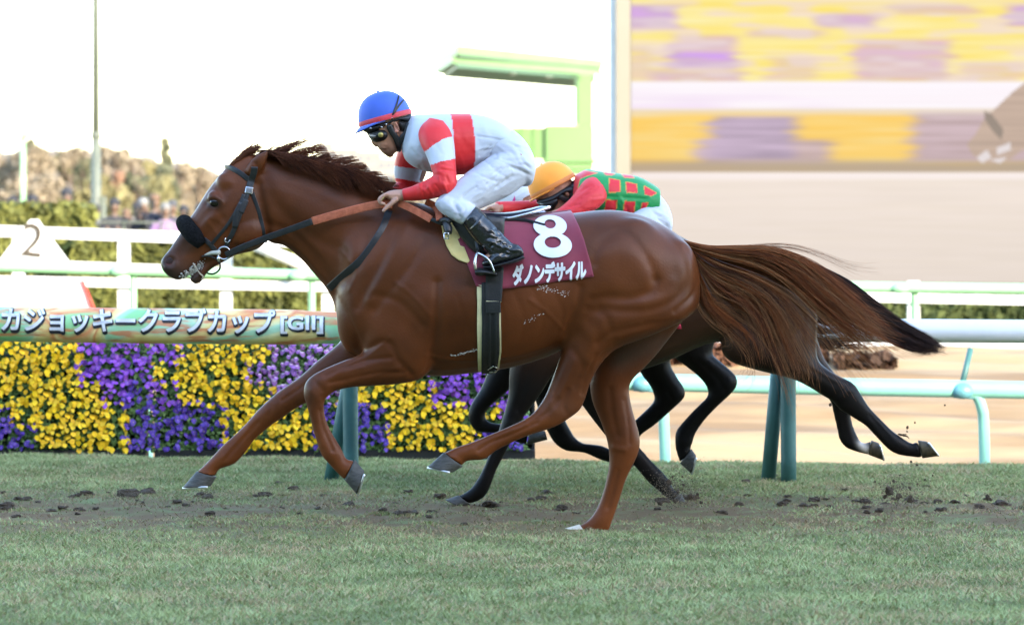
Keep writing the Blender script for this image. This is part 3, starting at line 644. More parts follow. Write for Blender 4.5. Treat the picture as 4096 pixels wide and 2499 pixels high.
# ================================================================ CROWD
def person_far(px, top, D, coat, hair, label, phone=False, scale=1.0, turn=0.0):
    H = (P(px, top-12, D)[2]+.02); X = P(px, 0, D)[0]; s = H/1.72
    e = empty('person', (X, D, -.02), label, 'person', 'spectators behind the far rails')
    T = lambda x, y, z: (X+(x*math.cos(turn)-y*math.sin(turn))*s, D+(x*math.sin(turn)+y*math.cos(turn))*s, -.02+z*s)
    body = [ell(T(0, -.01, 1.6), (.078*s, .095*s, .115*s)), tube([T(0, 0, 1.38), T(0, 0, 1.56)], .055*s, 8), ell(T(0, -.1, 1.585), (.016*s, .02*s, .02*s)),
            tube([T(0, 0, .9), T(0, 0, 1.15), T(0, 0, 1.4)], [.13*s, .12*s, .1*s], 10)]
    for sgn in (-1, 1):
        hz = 1.25 if not phone else 1.5
        body.append(tube([T(sgn*.09, 0, .9), T(sgn*.1, -.02, .48), T(sgn*.1, .02, .06)], [.085*s, .06*s, .04*s], 8, 2)); body.append(ell(T(sgn*.1, -.06, .04), (.045*s, .12*s, .04*s)))
        body.append(tube([T(sgn*.18, 0, 1.38), T(sgn*.24, -.04, 1.12), T(sgn*.1, -.26, hz-.06)], [.05*s, .042*s, .03*s], 8, 2)); body.append(ell(T(sgn*.09, -.3, hz-.04), (.035*s, .045*s, .05*s)))
    me_ = remeshed(body, .018, 2); me_.materials.append(m_skin); setcol(me_, (.13, .08, .055)); link('body', me_, e)
    ct = [tube([T(0, 0, .72), T(0, 0, 1.0), T(0, 0, 1.25), T(0, 0, 1.42)], [.2*s, .17*s, .19*s, .13*s], 14, 3, .72, (0, 1, 0))]
    for sgn in (-1, 1): ct.append(tube([T(sgn*.16, 0, 1.38), T(sgn*.24, -.04, 1.12), T(sgn*.12, -.24, (1.2 if not phone else 1.42))], [.075*s, .065*s, .05*s], 10, 2))
    me_ = remeshed(ct, .018, 2); me_.materials.append(mat('coat %d' % (hash(coat) % 9999), coat, .8, sheen=.2, scale=5)); link('coat', me_, e)
    tr = [tube([T(sgn*.09, 0, .95), T(sgn*.1, -.02, .48), T(sgn*.1, .02, .08)], [.11*s, .08*s, .06*s], 10, 2) for sgn in (-1, 1)]
    smoothmesh('trousers', tr, mat('dark trousers', (.03, .03, .04), .8), e)
    smoothmesh('hair', [ell(T(0, .0, 1.655), (.098*s, .115*s, .085*s)), ell(T(0, .05, 1.58), (.085*s, .06*s, .1*s))], mat('hair %d' % (hash(hair) % 9999), hair, .7), e)
    if phone: flatmesh('phone', [box(X-.04*s, X+.04*s, D-.36*s, D-.345*s, -.02+1.48*s, -.02+1.63*s)], mat('phone case', (.03, .03, .03), .3), e)
m_skin = attr_mat('skin', .5, .45, var=.08, vscale=25, bump=.12, bscale=180)
BK = (.02, .02, .025); NV = (.014, .018, .035); GY = (.05, .053, .06); WH = (.16, .16, .155); PK = (.22, .13, .25); BR = (.12, .07, .04)
for a in ((52, 800, 66, (.12, .16, .25), BK, 'spectator in pale blue at the far left above the hedge'), (132, 795, 66, BK, BK, 'spectator with dark hair in a black coat left of the big dark figure'),
          (268, 768, 62, (.018, .018, .02), BK, 'spectator in a wide black coat standing highest above the hedge'), (352, 826, 62, GY, GY, 'spectator in a grey coat at the foot of the lighting pole', False),
          (385, 832, 63.5, (.15, .17, .22), BK, 'spectator in a light blue jacket behind the grey coat'), (458, 808, 61, BK, BK, 'spectator in black with a black cap'),
          (505, 850, 64, WH, BR, 'spectator in a white coat between two dark ones', False), (550, 826, 61, BK, BK, 'spectator in black beside the white hood', True),
          (573, 806, 62.2, (.2, .2, .19), (.2, .2, .19), 'spectator with a white hood and white coat'), (618, 790, 61, NV, BR, 'tall spectator in navy holding up a phone', True),
          (662, 826, 60.2, PK, WH, 'spectator in a lilac coat and white hat'), (690, 815, 62, NV, GY, 'spectator in navy with grey hair nearest the horse nose'),
          (735, 835, 61.3, GY, BK, 'spectator in grey hidden behind the horse nose'), (800, 830, 61, BK, BK, 'spectator in black behind the noseband of the chestnut horse')):
    person_far(*a)
# parapet in front of the crowd
f = empty('crowd_barrier', tuple(P(560, 0, 58)[:2])+(-.56,), 'grey steel barrier in front of the spectators', 'barrier')
for y_ in (884,): flatmesh('rail', [prism([(335, y_), (1500, y_+12), (1500, y_+18), (335, y_+6)], 58, 58.05)], m_pole, f)
for x in range(340, 1500, 150): flatmesh('post', [box(P(x, 0, 58)[0], P(x+8, 0, 58)[0], 58.06, 58.1, -.56, P(0, 884, 58)[2])], m_pole, f)
# ================================================================ TEAL RAIL OF THE DIRT COURSE
TD = 24.0
f = empty('course_rail', (0, TD, -.45), 'sunlit turquoise tubular rail beside the dirt track', 'rail')
TR = [(-900, 1470), (2000, 1513), (2540, 1527), (3300, 1545), (4100, 1560), (5200, 1580)]
smoothmesh('rail_tube', [tube([P(x, y, TD) for x, y in TR], 35*TD/F, 20, 3)], m_teal, f)
m_bracket = mat('blue grey bracket', srgb(92, 148, 158), .45)
for px in (-750, 520+60, 1230, 1950, 2655, 3935, 4950):
    yr = np.interp(px, [p[0] for p in TR], [p[1] for p in TR])
    smoothmesh('post', [tube([P(px-70, yr+8, TD-.02), P(px-30, yr+24, TD), P(px-8, yr+75, TD+.02), P(px, yr+150, TD+.05), tuple(P(px+14, 0, TD)[:1])+(TD+.1, -.5)], [22*TD/F]*5, 14, 4)], m_teal, f)
    smoothmesh('bracket', [ell(P(px-85, yr+6, TD-.03), (.075, .065, .055)), tube([P(px-120, yr+22, TD-.02), P(px-20, yr+28, TD-.01)], .022, 10)], m_bracket, f)
smoothmesh('brace', [tube([P(3882, 1396, TD+.15), P(3848, 1540, TD+.02)], 12*TD/F, 8)], m_dteal, f)
# white rail beyond the dirt track
f = empty('kerb_rail', (0, 31, .2), 'low sunlit white rail on the far side of the dirt track', 'rail')
smoothmesh('rail_tube', [tube([P(1800, 1352, 31), P(3300, 1378, 31), P(5200, 1386, 31)], 17*31/F, 12, 3)], m_white, f)
for px in (2100, 5000): smoothmesh('post', [tube([P(px, 1380, 31.03), tuple(P(px, 0, 31)[:1])+(31.05, -.5)], .04, 8)], m_white, f)

# ================================================================ MAIN RAIL with the race banner
MD = 19.85
f = empty('main_rail', (0, MD, 0), 'white tubular running rail on paired teal posts at the edge of the turf', 'rail')
MR = [(-900, 1258), (0, 1283), (1330, 1300), (2100, 1306), (3300, 1320), (4100, 1326), (5200, 1338)]
m_tube = mat('cool white rail enamel', (.80, .80, .80), .35, c2=(.76, .76, .77), scale=2, bump=.05)
smoothmesh('rail_tube', [tube([P(x, y, MD) for x, y in MR], 47*MD/F, 24, 3)], m_tube, f)
for px in (-345, 1400, 3152, 4900):
    yr = np.interp(px, [p[0] for p in MR], [p[1] for p in MR])
    smoothmesh('upright_post', [tube([P(px-4, yr+30, MD+.02), P(px, 1500, MD+.03), tuple(P(px+4, 0, MD)[:1])+(MD+.02, -.05)], 31*MD/F, 16, 3)], m_dteal, f)
    smoothmesh('slanted_post', [tube([P(px+30 if px < 2000 else px-30, yr+40, MD+.08), tuple(P(px-82, 0, MD+.12)[:1])+(MD+.12, -.05)], 29*MD/F, 16, 2)], m_dteal, f)
bn = empty('race_banner', tuple(P(600, 1296, MD)), 'marbled green and orange banner wrapped round the rail with a race name in Japanese', 'banner')
R_ = 70*MD/F
m = bpy.data.materials.new('marbled banner cloth'); m.use_nodes = True; n = m.node_tree; bs = n.nodes['Principled BSDF']; bs.inputs['Roughness'].default_value = .55
tc = n.nodes.new('ShaderNodeTexCoord'); mp = n.nodes.new('ShaderNodeMapping'); mp.inputs['Scale'].default_value = (1.0, 1.0, 2.2); mp.inputs['Rotation'].default_value = (0, R(28), 0); n.links.new(tc.outputs['Object'], mp.inputs[0])
nz = n.nodes.new('ShaderNodeTexNoise'); nz.inputs['Scale'].default_value = 1.5; nz.inputs['Detail'].default_value = 1.5; nz.inputs['Distortion'].default_value = 1.2; n.links.new(mp.outputs[0], nz.inputs[0])
r = n.nodes.new('ShaderNodeValToRGB'); cr = r.color_ramp; cr.interpolation = 'LINEAR'
cr.elements[0].position = .30; cr.elements[0].color = srgb(140, 204, 140); cr.elements[1].position = .42; cr.elements[1].color = srgb(176, 222, 190)
for p_, c_ in ((.44, srgb(226, 232, 180)), (.50, srgb(238, 222, 150)), (.56, srgb(234, 200, 130)), (.585, srgb(224, 140, 90)), (.61, srgb(240, 218, 156)), (.66, srgb(228, 150, 100)), (.72, srgb(150, 212, 150))):
    e_ = cr.elements.new(p_); e_.color = c_
n.links.new(nz.outputs[0], r.inputs[0])
n2 = n.nodes.new('ShaderNodeTexNoise'); n2.inputs['Scale'].default_value = 7; n2.inputs['Detail'].default_value = 6; m2 = n.nodes.new('ShaderNodeMapping'); m2.inputs['Scale'].default_value = (.8, 1, 5); m2.inputs['Rotation'].default_value = (0, R(24), 0)
n.links.new(tc.outputs['Object'], m2.inputs[0]); n.links.new(m2.outputs[0], n2.inputs[0]); r2 = n.nodes.new('ShaderNodeValToRGB'); r2.color_ramp.elements[0].position = .5; r2.color_ramp.elements[1].position = .62
r2.color_ramp.elements[0].color = (0, 0, 0, 1); r2.color_ramp.elements[1].color = (1, 1, 1, 1); n.links.new(n2.outputs[0], r2.inputs[0])
mx = n.nodes.new('ShaderNodeMix'); mx.data_type = 'RGBA'; ml = n.nodes.new('ShaderNodeMath'); ml.operation = 'MULTIPLY'; ml.inputs[1].default_value = .8; n.links.new(r2.outputs[0], ml.inputs[0]); n.links.new(ml.outputs[0], mx.inputs[0])
n.links.new(r.outputs[0], mx.inputs[6]); mx.inputs[7].default_value = srgb(216, 120, 78); n.links.new(mx.outputs[2], bs.inputs['Base Color'])
pts = [P(x, y+8, MD) for x, y in ((-900, 1262), (0, 1287), (700, 1296), (1150, 1300), (1300, 1302), (1900, 1310))]
smoothmesh('cloth', [tube(pts, [R_, R_, R_*1.01, R_*1.0, R_*.93, R_*.9], 40, 6)], m, bn)
# letters laid on the cloth
def wrap_text(s, x0, x1, ycen, hpx, bold, m_, nm, off, parent, dx=0, dy=0, dn=0):
    me_ = bold_text(s, bold, .0); bm_ = bmesh.new(); bm_.from_mesh(me_); n9 = len(bm_.verts)
    bmesh.ops.subdivide_edges(bm_, edges=[e for e in bm_.edges if e.calc_length() > .25], cuts=2, use_grid_fill=False); bmesh.ops.triangulate(bm_, faces=bm_.faces)
    bm_.to_mesh(me_); bm_.free(); c = vco(me_); lo, hi = c.min(0), c.max(0)
    u = (c[:, 0]-lo[0])/(hi[0]-lo[0]); v = (c[:, 1]-(lo[1]+hi[1])/2)/(hi[1]-lo[1])
    px = x0+(x1-x0)*u+dx; cy = np.interp(px, [0, 700, 1300], [ycen-6, ycen, ycen+5]); py = cy-v*hpx+dy
    cz = CAMH-(np.interp(px, [-900, 0, 700, 1150, 1300], [1262, 1287, 1296, 1300, 1302])+8-HZ)/F*MD
    rr_ = R_*np.interp(px, [0, 1150, 1300], [1.0, 1.0, .93])*1.012+off
    X = (px-2048)/F*MD; Z = CAMH-(py-HZ)/F*MD; dz = np.clip(Z-cz, -rr_*.97, rr_*.97); Y = MD-np.sqrt(np.maximum(rr_**2-dz**2, 1e-6))
    me_.vertices.foreach_set('co', np.stack([X, Y, cz+dz], 1).astype(np.float32).ravel()); me_.update(); me_.materials.append(m_)
    return link(nm, me_, parent)
m_ink = mat('dark lettering ink', (.02, .022, .03), .6); m_let = mat('pale lettering', (.80, .83, .88), .5, c2=(.74, .77, .83))
S1 = 'リカジョッキークラブカップ'
x0, x1 = -66, 1104
wrap_text(S1, x0-3, x1+3, 1282, 114, .06, m_ink, 'letter_shadow', .003, bn, 2, 4)
wrap_text(S1, x0, x1, 1280, 98, .016, m_let, 'lettering', .006, bn)
S2 = '[GⅡ]'
wrap_text(S2, 1122, 1300, 1294, 84, .04, m_ink, 'grade_shadow', .003, bn, 3, 4); wrap_text(S2, 1126, 1296, 1292, 74, .016, m_let, 'grade_lettering', .006, bn)

# ================================================================ FLOWER DISPLAY
FD = 22.05
m_pl = mat('black plastic tray', (.012, .012, .013), .5)
PXM = FD/F
def rack(px0, px1, label):
    e = empty('flower_rack', tuple(P((px0+px1)/2, 0, FD)[:2])+(-.02,), label, 'rack', 'black plant racks behind the rail')
    a, b_ = P(px0, 0, FD)[0], P(px1, 0, FD)[0]; zt = P(0, 1345, FD)[2]
    flatmesh('back_panel', [box(a, b_, FD+.10, FD+.115, -.02, zt)], m_pl, e)
    flatmesh('base', [box(a, b_, FD-.09, FD+.12, -.03, P(0, 1795, FD)[2])], m_pl, e, .004)
    for k in range(5):
        z = P(0, 1455+k*86-8, FD)[2]; flatmesh('shelf', [box(a, b_, FD-.035, FD+.097, z-.012, z)], m_pl, e)
    for x in (a+.01, b_-.01): flatmesh('stile', [box(x-.008, x+.008, FD-.03, FD+.13, -.02, zt+.01)], m_pl, e)
rack(-1050, -30, 'black plant rack just outside the left edge'); rack(-25, 588, 'black plant rack left of the narrow gap in the flowers'); rack(624, 1380, 'black plant rack between the narrow gap and the teal posts'); rack(1384, 2140, 'black plant rack right of the teal posts, under the chestnut horse')
m_pansyleaf = attr_mat('pansy leaves', .6, .35, var=.15, vscale=20)
m_petal = attr_mat('pansy petals', .55, .3, var=.12, vscale=30, sheen=.2)
m_pot = mat('black nursery pot', (.015, .015, .016), .5)
def pansy_blossoms(kind, seed):
    r_ = np.random.default_rng(seed); V_, F_, C_ = [], [], []
    nbl = {'Y': 34, 'P': 30, 'M': 24, 'V': 28}[kind]
    for k in range(nbl):
        c = np.array([r_.uniform(-.088, .088), -.070-r_.random()*.05, r_.uniform(-.078, .078)])
        nr = np.array([r_.normal(0, .5), -1, .35+r_.normal(0, .45)]); nr /= np.linalg.norm(nr)
        a = np.cross(nr, [0, 0, 1]); a /= np.linalg.norm(a); b_ = np.cross(a, nr); rad = r_.uniform(.0115, .0165)
        base = {'Y': (.88, .50+.1*r_.random(), .012), 'P': (.21+.08*r_.random(), .07, .50), 'M': (.30, .12, .42), 'V': (.10, .045, .34)}[kind]; base = np.array(base)*(.8+.4*r_.random())
        alt = base*.9 if kind != 'M' else np.array([.72, .55, .72]); 
        for q_, (pa, pr, sz) in enumerate(((55, .55, .62), (125, .55, .62), (175, .6, .58), (5, .6, .58), (270, .5, .75))):
            pa = math.radians(pa); pc = c+(a*math.cos(pa)+b_*math.sin(pa))*rad*pr+nr*(.0015*q_+.001); s0 = len(V_)
            cl = alt if (kind == 'M' and q_ < 2) else base*(.92+.04*q_)
            V_.append(pc-nr*.001); C_.append(cl*.75)
            for j in range(7):
                t_ = 2*math.pi*j/7; V_.append(pc+(a*math.cos(t_)+b_*math.sin(t_))*rad*sz-nr*.001); C_.append(cl)
            for j in range(7): F_.append((s0, s0+1+j, s0+1+(j+1) % 7))
        s0 = len(V_); cc_ = np.array((.45, .2, .01)) if kind == 'Y' else np.array((.6, .42, .03)); 
        for j in range(4):
            t_ = math.pi/2*j; V_.append(c+(a*math.cos(t_)+b_*math.sin(t_))*rad*.16+nr*.011); C_.append(cc_)
        F_ += [(s0, s0+1, s0+2), (s0, s0+2, s0+3)]
    me_ = fastmesh('blossoms', V_, F_, m_petal, True); setcol(me_, C_); return me_
def pansy_leaves(seed):
    r_ = np.random.default_rng(seed); N = 230; cen = np.stack([r_.uniform(-.09, .09, N), -.01-.065*r_.random(N), r_.uniform(-.085, .08, N)], 1)
    global rng; sv = rng; rng = r_; V_, F_ = leafcloud(cen, np.tile([0, -1, .4], (N, 1)).astype(float), .016*(.6+.8*r_.random(N)), .65, .6); rng = sv
    me_ = fastmesh('foliage', V_, F_, m_pansyleaf); t_ = r_.random((N, 1)); setcol(me_, np.repeat(np.array([.045, .10, .028])*(1-t_)+np.array([.17, .29, .085])*t_, 4, axis=0)); return me_
potme = mkmesh('pot', *join([tube([(0, .075, -.07), (0, -.0, -.045)], [.04, .05], 10)]), m_pot)
LEAF = [pansy_leaves(50+i) for i in range(5)]; BL = {k: [pansy_blossoms(k, 90+i+ord(k)) for i in range(5)] for k in 'YPMV'}
CELL = 92
rows = [1402, 1488, 1574, 1660, 1746]
def kind_at(x, r_):
    if x < 345: 
        if r_ <= 2: return 'Y'
        return 'V' if x < (130 if r_ == 3 else 175) else 'Y'
    if x < 690:
        if r_ <= 2: return 'P' if x < 600 or r_ < 9 else 'P'
        return 'Y' if x < 530 else 'V'
    if x < 1030: return 'Y' if r_ <= 2 else ('V' if x < 900 else 'Y')
    if x < 1330: return 'M' if r_ <= 2 else 'Y'
    if x < 1430: return 'Y' if r_ == 0 else ('M' if r_ < 3 else 'V')
    if x < 1730: return 'Y' if r_ <= 2 else ('V' if x < 1560 else 'Y')
    if x < 2010: return 'P' if r_ <= 2 else 'Y'
    return 'P' if r_ <= 3 else 'V'
KN = {'Y': 'bright yellow', 'P': 'purple', 'M': 'two-tone lilac and white', 'V': 'dark violet'}
RN = ['top', 'second', 'middle', 'fourth', 'bottom']
for ri, ry in enumerate(rows):
    for cx in [-960, -868, -776, -684, -592, -500, -408, -316, -224, -132]+[10+i*91 for i in range(7)]+[672+i*92 for i in range(16)]:
        if cx < -140 and ri % 2 == 0 and False: continue
        cx2 = cx+rng.uniform(-6, 6); k = kind_at(cx2+rng.normal(0, 32), min(4, max(0, ri+int(round(rng.normal(0, .3)))))) if cx > -200 else 'YPYM V'.replace(' ', '')[int((-cx)//220) % 5]
        if cx < -100: where = 'outside the left edge'
        elif cx < 340: where = 'at the left edge'
        elif cx < 600: where = 'just left of the narrow gap'
        elif cx < 1040: where = 'right of the narrow gap'
        elif cx < 1440: where = 'left of the teal posts'
        elif cx < 1740: where = 'just right of the teal posts'
        else: where = 'under the chestnut horse'
        e = empty('pansy_plant', tuple(P(cx2, ry+rng.uniform(-5, 5), FD-.02)), f'{KN[k]} pansies, {RN[ri]} row, {where}', 'pansy plant', f'{KN[k]} pansies, {RN[ri]} row, {where}')
        sc_ = rng.uniform(.9, 1.08); e.scale = (sc_ if rng.random() < .5 else -sc_, 1, sc_)
        link('pot', potme, e, True); link('foliage', LEAF[rng.integers(5)], e, True); link('blossoms', BL[k][rng.integers(5)], e, True)

# ================================================================ CLODS OF TURF
def clod_mesh(seed, flat=.45):
    r_ = np.random.default_rng(seed); V_, F_ = ell((0, 0, 0), (1, 1, 1), n=12, rings_=8); V_ = np.array(V_)
    ph = r_.uniform(0, 6, (5, 3)); d = np.ones(len(V_))+r_.normal(0, .07, len(V_))
    for q_ in range(5): d += .16*np.sin(V_@(r_.normal(0, 1.4+q_, 3))+ph[q_, 0])
    V_ *= d[:, None]; V_[:, 2] *= flat; return mkmesh('turf_clod', V_, F_, m_soil, False)
CL = [clod_mesh(i, .48) for i in range(6)]; CA = [clod_mesh(20+i, .8) for i in range(4)]
GC = [(345, 1982, 62), (505, 1985, 85), (590, 1972, 60), (25, 2030, 60), (70, 1995, 30), (205, 2047, 40), (385, 2035, 26), (640, 2048, 32), (830, 1990, 45), (745, 2025, 34), (790, 1985, 26), (1060, 1985, 55), (1130, 1985, 30), (1290, 1985, 30),
      (1395, 2020, 44), (1580, 2020, 30), (1640, 2062, 66), (1715, 2068, 26), (1760, 1988, 46), (2190, 1976, 50), (1960, 2022, 60), (2250, 2035, 44), (2760, 2000, 66), (2650, 2010, 60), (2890, 2055, 44), (2980, 1930, 40), (3110, 1905, 26),
      (3640, 2010, 60), (3580, 2002, 36), (3700, 2020, 40), (3950, 2000, 34), (4010, 2020, 60), (4080, 2035, 36), (3920, 2030, 40), (3300, 2040, 34), (3460, 2010, 46), (3150, 1990, 34), (150, 2010, 24), (310, 2055, 22), (900, 2040, 24), (1200, 2055, 22), (2450, 1990, 30), (3380, 1960, 26)]
rr = np.random.default_rng(77)
for _ in range(74):
    GC.append((float(rr.uniform(-300, 4400)), float(np.clip(rr.normal(2012, 34), 1925, 2110)), float(rr.uniform(14, 46))))
side = lambda x: 'left of the far fore hoof' if x < 730 else ('between the two forelegs' if x < 1500 else ('near the rear legs of the chestnut horse' if x < 2600 else 'right of the horses')) 
for i, (x, y, w_) in enumerate(GC):
    D_ = CAMH*F/(y-HZ); o = bpy.data.objects.new('turf_clod', CL[i % 6]); col.objects.link(o); s_ = w_*D_/F/2
    o.location = ((x-2048)/F*D_, D_, s_*.18); o.scale = (s_, s_*1.1, s_*1.0); o.rotation_euler = (0, 0, rng.uniform(0, 6))
    tag(o, ('large' if w_ > 50 else 'small')+' dark clod of torn turf '+side(x), 'turf clod', ('large' if w_ > 50 else 'small')+' clods on the grass '+side(x))
# clods thrown up by the hooves
AC = [(2675, 1930, 24, 17.9), (2712, 1965, 16, 17.9), (2735, 1938, 12, 18), (2760, 1985, 26, 17.8), (2700, 2000, 20, 17.8), (2790, 1975, 12, 18), (2640, 2012, 18, 17.7), (2805, 2008, 14, 17.9), (2690, 1905, 10, 18), (2730, 1905, 9, 18),
      (3560, 1960, 34, 17.9), (3595, 1985, 26, 17.9), (3640, 1990, 22, 18), (3540, 1985, 20, 18), (3640, 1950, 13, 18), (3670, 1935, 10, 18), (3575, 1925, 14, 18), (3610, 1935, 9, 18), (3320, 1618, 12, 18), (3322, 1613, 7, 18), (3630, 1708, 12, 18), (3628, 1725, 8, 18),
      (3645, 1845, 9, 18), (3668, 1858, 11, 18), (3660, 1690, 7, 18), (3780, 1620, 8, 18), (3500, 1925, 8, 18), (3700, 1918, 9, 18), (3730, 1900, 7, 18), (3600, 1900, 8, 18), (3950, 1985, 18, 18)]
for i, (x, y, w_, D_) in enumerate(AC):
    o = bpy.data.objects.new('flying_clod', CA[i % 4]); col.objects.link(o); s_ = w_*D_/F/2; o.location = tuple(P(x, y, D_+rng.uniform(-.15, .15))); o.scale = (s_,)*3; o.rotation_euler = tuple(rng.uniform(0, 6, 3))
    wh = 'beside the hoof that strikes the ground' if x < 3000 else 'below the trailing hind hooves'
    tag(o, 'crumb of dark soil flying in the air '+wh, 'flying soil', 'soil crumbs flying '+wh)
# fine soil spray: one mass of grains
G = []
for cx, cy, sx, sy, N in ((2715, 1975, 60, 42, 3000), (3600, 1972, 56, 34, 2200), (505, 1988, 40, 18, 400), (820, 1990, 24, 22, 300)):
    a = np.stack([rng.normal(cx, sx, N), rng.normal(cy, sy, N)-np.abs(rng.normal(0, 12, N)), rng.normal(17.9, .12, N)], 1); G.append(a[a[:, 1] < 2030])
G = np.vstack(G); cen = np.array([P(*g_) for g_ in G]); cen = cen[cen[:, 2] > .0]
Vv, Fq_ = leafcloud(cen, rng.normal(0, 1, (len(cen), 3)), .0012+.0022*rng.random(len(cen)), 1.0, .5)
link('soil_spray', fastmesh('soil_spray', Vv, Fq_, mat('dry soil dust', (.13, .10, .065), .95)))['kind'] = 'stuff'
# ================================================================ HORSES
m_coat = attr_mat('chestnut horse coat', .42, .22, bump=.10, bscale=90, var=.30, vscale=3.5)
m_coatA = attr_mat('dark bay horse coat', .45, .14, bump=.10, bscale=60, var=.12, vscale=7)
m_hoof = mat('grey hoof horn', (.085, .082, .075), .6, spec=.25, c2=(.05, .048, .044), scale=30, stretch=(1, 1, 3), bump=.3, bscale=40)
m_hoofW = mat('pale hoof horn', (.62, .56, .46), .5, c2=(.5, .44, .34), scale=20)
m_hoofY = mat('yellowish hoof horn', (.10, .078, .042), .5, spec=.3, c2=(.05, .042, .028), scale=20, stretch=(3, 1, 1))
m_shoe = mat('aluminium horseshoe', (.75, .76, .78), .3, metal=.8)
m_hair = attr_mat('horse hair', .6, .12, var=.1)
m_black = mat('black leather', (.018, .019, .022), .42, c2=(.012, .012, .014), scale=20, bump=.15)
m_steel = mat('polished steel', (.7, .7, .72), .22, metal=1)
m_eye = mat('horse eye', (.006, .003, .002), .12, spec=.5)

def hoof(parent, cor, sole, D, dy, hwc, hws, mat_, shoe=True, label=None):
    """cor / sole: two pixels each (front, back) of the hairline and of the ground surface"""
    st = [(*cor[0], *cor[1], hwc, dy)]
    for t in (.35, .7, 1): st.append(tuple(cor[0][k]*(1-t)+sole[0][k]*t for k in (0, 1))+tuple(cor[1][k]*(1-t)+sole[1][k]*t for k in (0, 1))+(hwc*(1-t)+hws*t, dy))
    h = smoothmesh('hoof', [loft(st, D, 20, 2)], mat_, parent)
    if label: h['label'] = label
    if shoe:
        a, b_ = np.array(sole[0], float), np.array(sole[1], float); ax = (b_-a)/np.linalg.norm(b_-a); nrm = np.array([-ax[1], ax[0]]); c0 = (np.array(cor[0])+np.array(cor[1]))/2
        if nrm@((a+b_)/2-c0) < 0: nrm = -nrm
        L_ = np.linalg.norm(b_-a); pts = []
        for t in np.linspace(0, math.pi, 13):      # a U of metal, open at the heel
            u = .5-.5*math.cos(t) if False else 0
            s_ = math.sin(t); xx_ = 1-s_ if t < math.pi/2 or True else 0
            q_ = a+ax*L_*(.02+.86*(1-math.sin(t)))+nrm*3.5
            pts.append(P(q_[0], q_[1], D+dy+hws*.93*math.cos(t)))
        smoothmesh('horseshoe', [tube(pts, .0055, 6, 2, 1.3)], m_shoe, h)
    return h

# ---------------------------------------------------------------- chestnut horse with number 8
HD = 16.7; NEAR, FAR = -.15, .15
horse = empty('racehorse', tuple(P(2100, 2110, HD)[:2])+(0,), 'chestnut racehorse in the foreground wearing a black nose roll and a maroon cloth numbered 8', 'horse')
trunk = [(1345, 1120, 1352, 1330, .10), (1385, 985, 1378, 1395, .165), (1440, 895, 1440, 1425, .205), (1520, 835, 1520, 1455, .24), (1620, 806, 1620, 1490, .265), (1750, 822, 1745, 1505, .285), (1900, 850, 1890, 1492, .30), (2050, 866, 2045, 1470, .31),
         (2180, 864, 2180, 1430, .305), (2300, 850, 2310, 1372, .29), (2410, 838, 2420, 1330, .285), (2500, 843, 2520, 1310, .28), (2600, 872, 2620, 1300, .265), (2690, 922, 2700, 1290, .225), (2760, 980, 2770, 1260, .16), (2800, 1070, 2798, 1225, .08)]
neck = [(985, 612, 1040, 930, .075), (1060, 624, 1085, 972, .088), (1150, 640, 1140, 985, .092), (1240, 655, 1207, 1040, .098), (1335, 682, 1258, 1098, .11), (1430, 712, 1302, 1150, .13), (1520, 758, 1335, 1215, .155), (1600, 800, 1370, 1330, .19), (1700, 820, 1450, 1430, .22)]
head = [(995, 606, 1078, 790, .055), (950, 628, 1086, 880, .082), (905, 668, 1072, 950, .098), (868, 712, 1048, 985, .105), (835, 755, 1012, 1004, .103), (806, 800, 968, 1014, .095), (778, 845, 925, 1026, .084), (750, 885, 888, 1040, .072), (722, 930, 850, 1052, .062),
        (697, 968, 812, 1066, .056), (672, 1005, 780, 1082, .057), (652, 1030, 755, 1098, .06), (643, 1050, 735, 1112, .057), (650, 1078, 716, 1120, .045), (668, 1100, 702, 1118, .028)]
jaw = [(905, 1002, 935, 1024, .045), (868, 1016, 890, 1050, .042), (830, 1044, 846, 1076, .04), (798, 1070, 822, 1100, .042), (770, 1096, 806, 1126, .043), (758, 1118, 782, 1138, .030)]
fN = [(1440, 1180, 1790, 1340, .10), (1462, 1260, 1760, 1420, .105), (1480, 1330, 1722, 1482, .095), (1455, 1395, 1672, 1520, .078), (1432, 1418, 1598, 1535, .066), (1382, 1438, 1530, 1541, .056), (1332, 1459, 1465, 1545, .05), (1290, 1478, 1398, 1550, .045), (1250, 1500, 1340, 1565, .046), (1222, 1530, 1316, 1582, .047), (1214, 1575, 1302, 1596, .044), (1226, 1619, 1296, 1620, .037),
      (1239, 1666, 1301, 1664, .030), (1250, 1712, 1318, 1712, .027), (1262, 1752, 1340, 1750, .029), (1274, 1790, 1364, 1790, .034), (1290, 1825, 1374, 1812, .036), (1322, 1862, 1384, 1832, .030), (1350, 1892, 1398, 1838, .031), (1378, 1920, 1420, 1838, .037)]
fF = [(1380, 1190, 1620, 1440, .10), (1395, 1290, 1560, 1490, .09), (1350, 1373, 1478, 1522, .072), (1265, 1446, 1372, 1548, .058), (1199, 1506, 1282, 1594, .05), (1150, 1540, 1225, 1612, .046), (1110, 1568, 1172, 1640, .046), (1068, 1604, 1130, 1672, .047), (1032, 1638, 1094, 1694, .043), (1000, 1675, 1052, 1728, .035), (966, 1712, 1018, 1758, .029),
      (932, 1743, 993, 1794, .028), (899, 1772, 968, 1826, .031), (866, 1806, 938, 1854, .036), (838, 1838, 902, 1868, .032), (812, 1864, 874, 1878, .030), (786, 1886, 864, 1904, .038)]
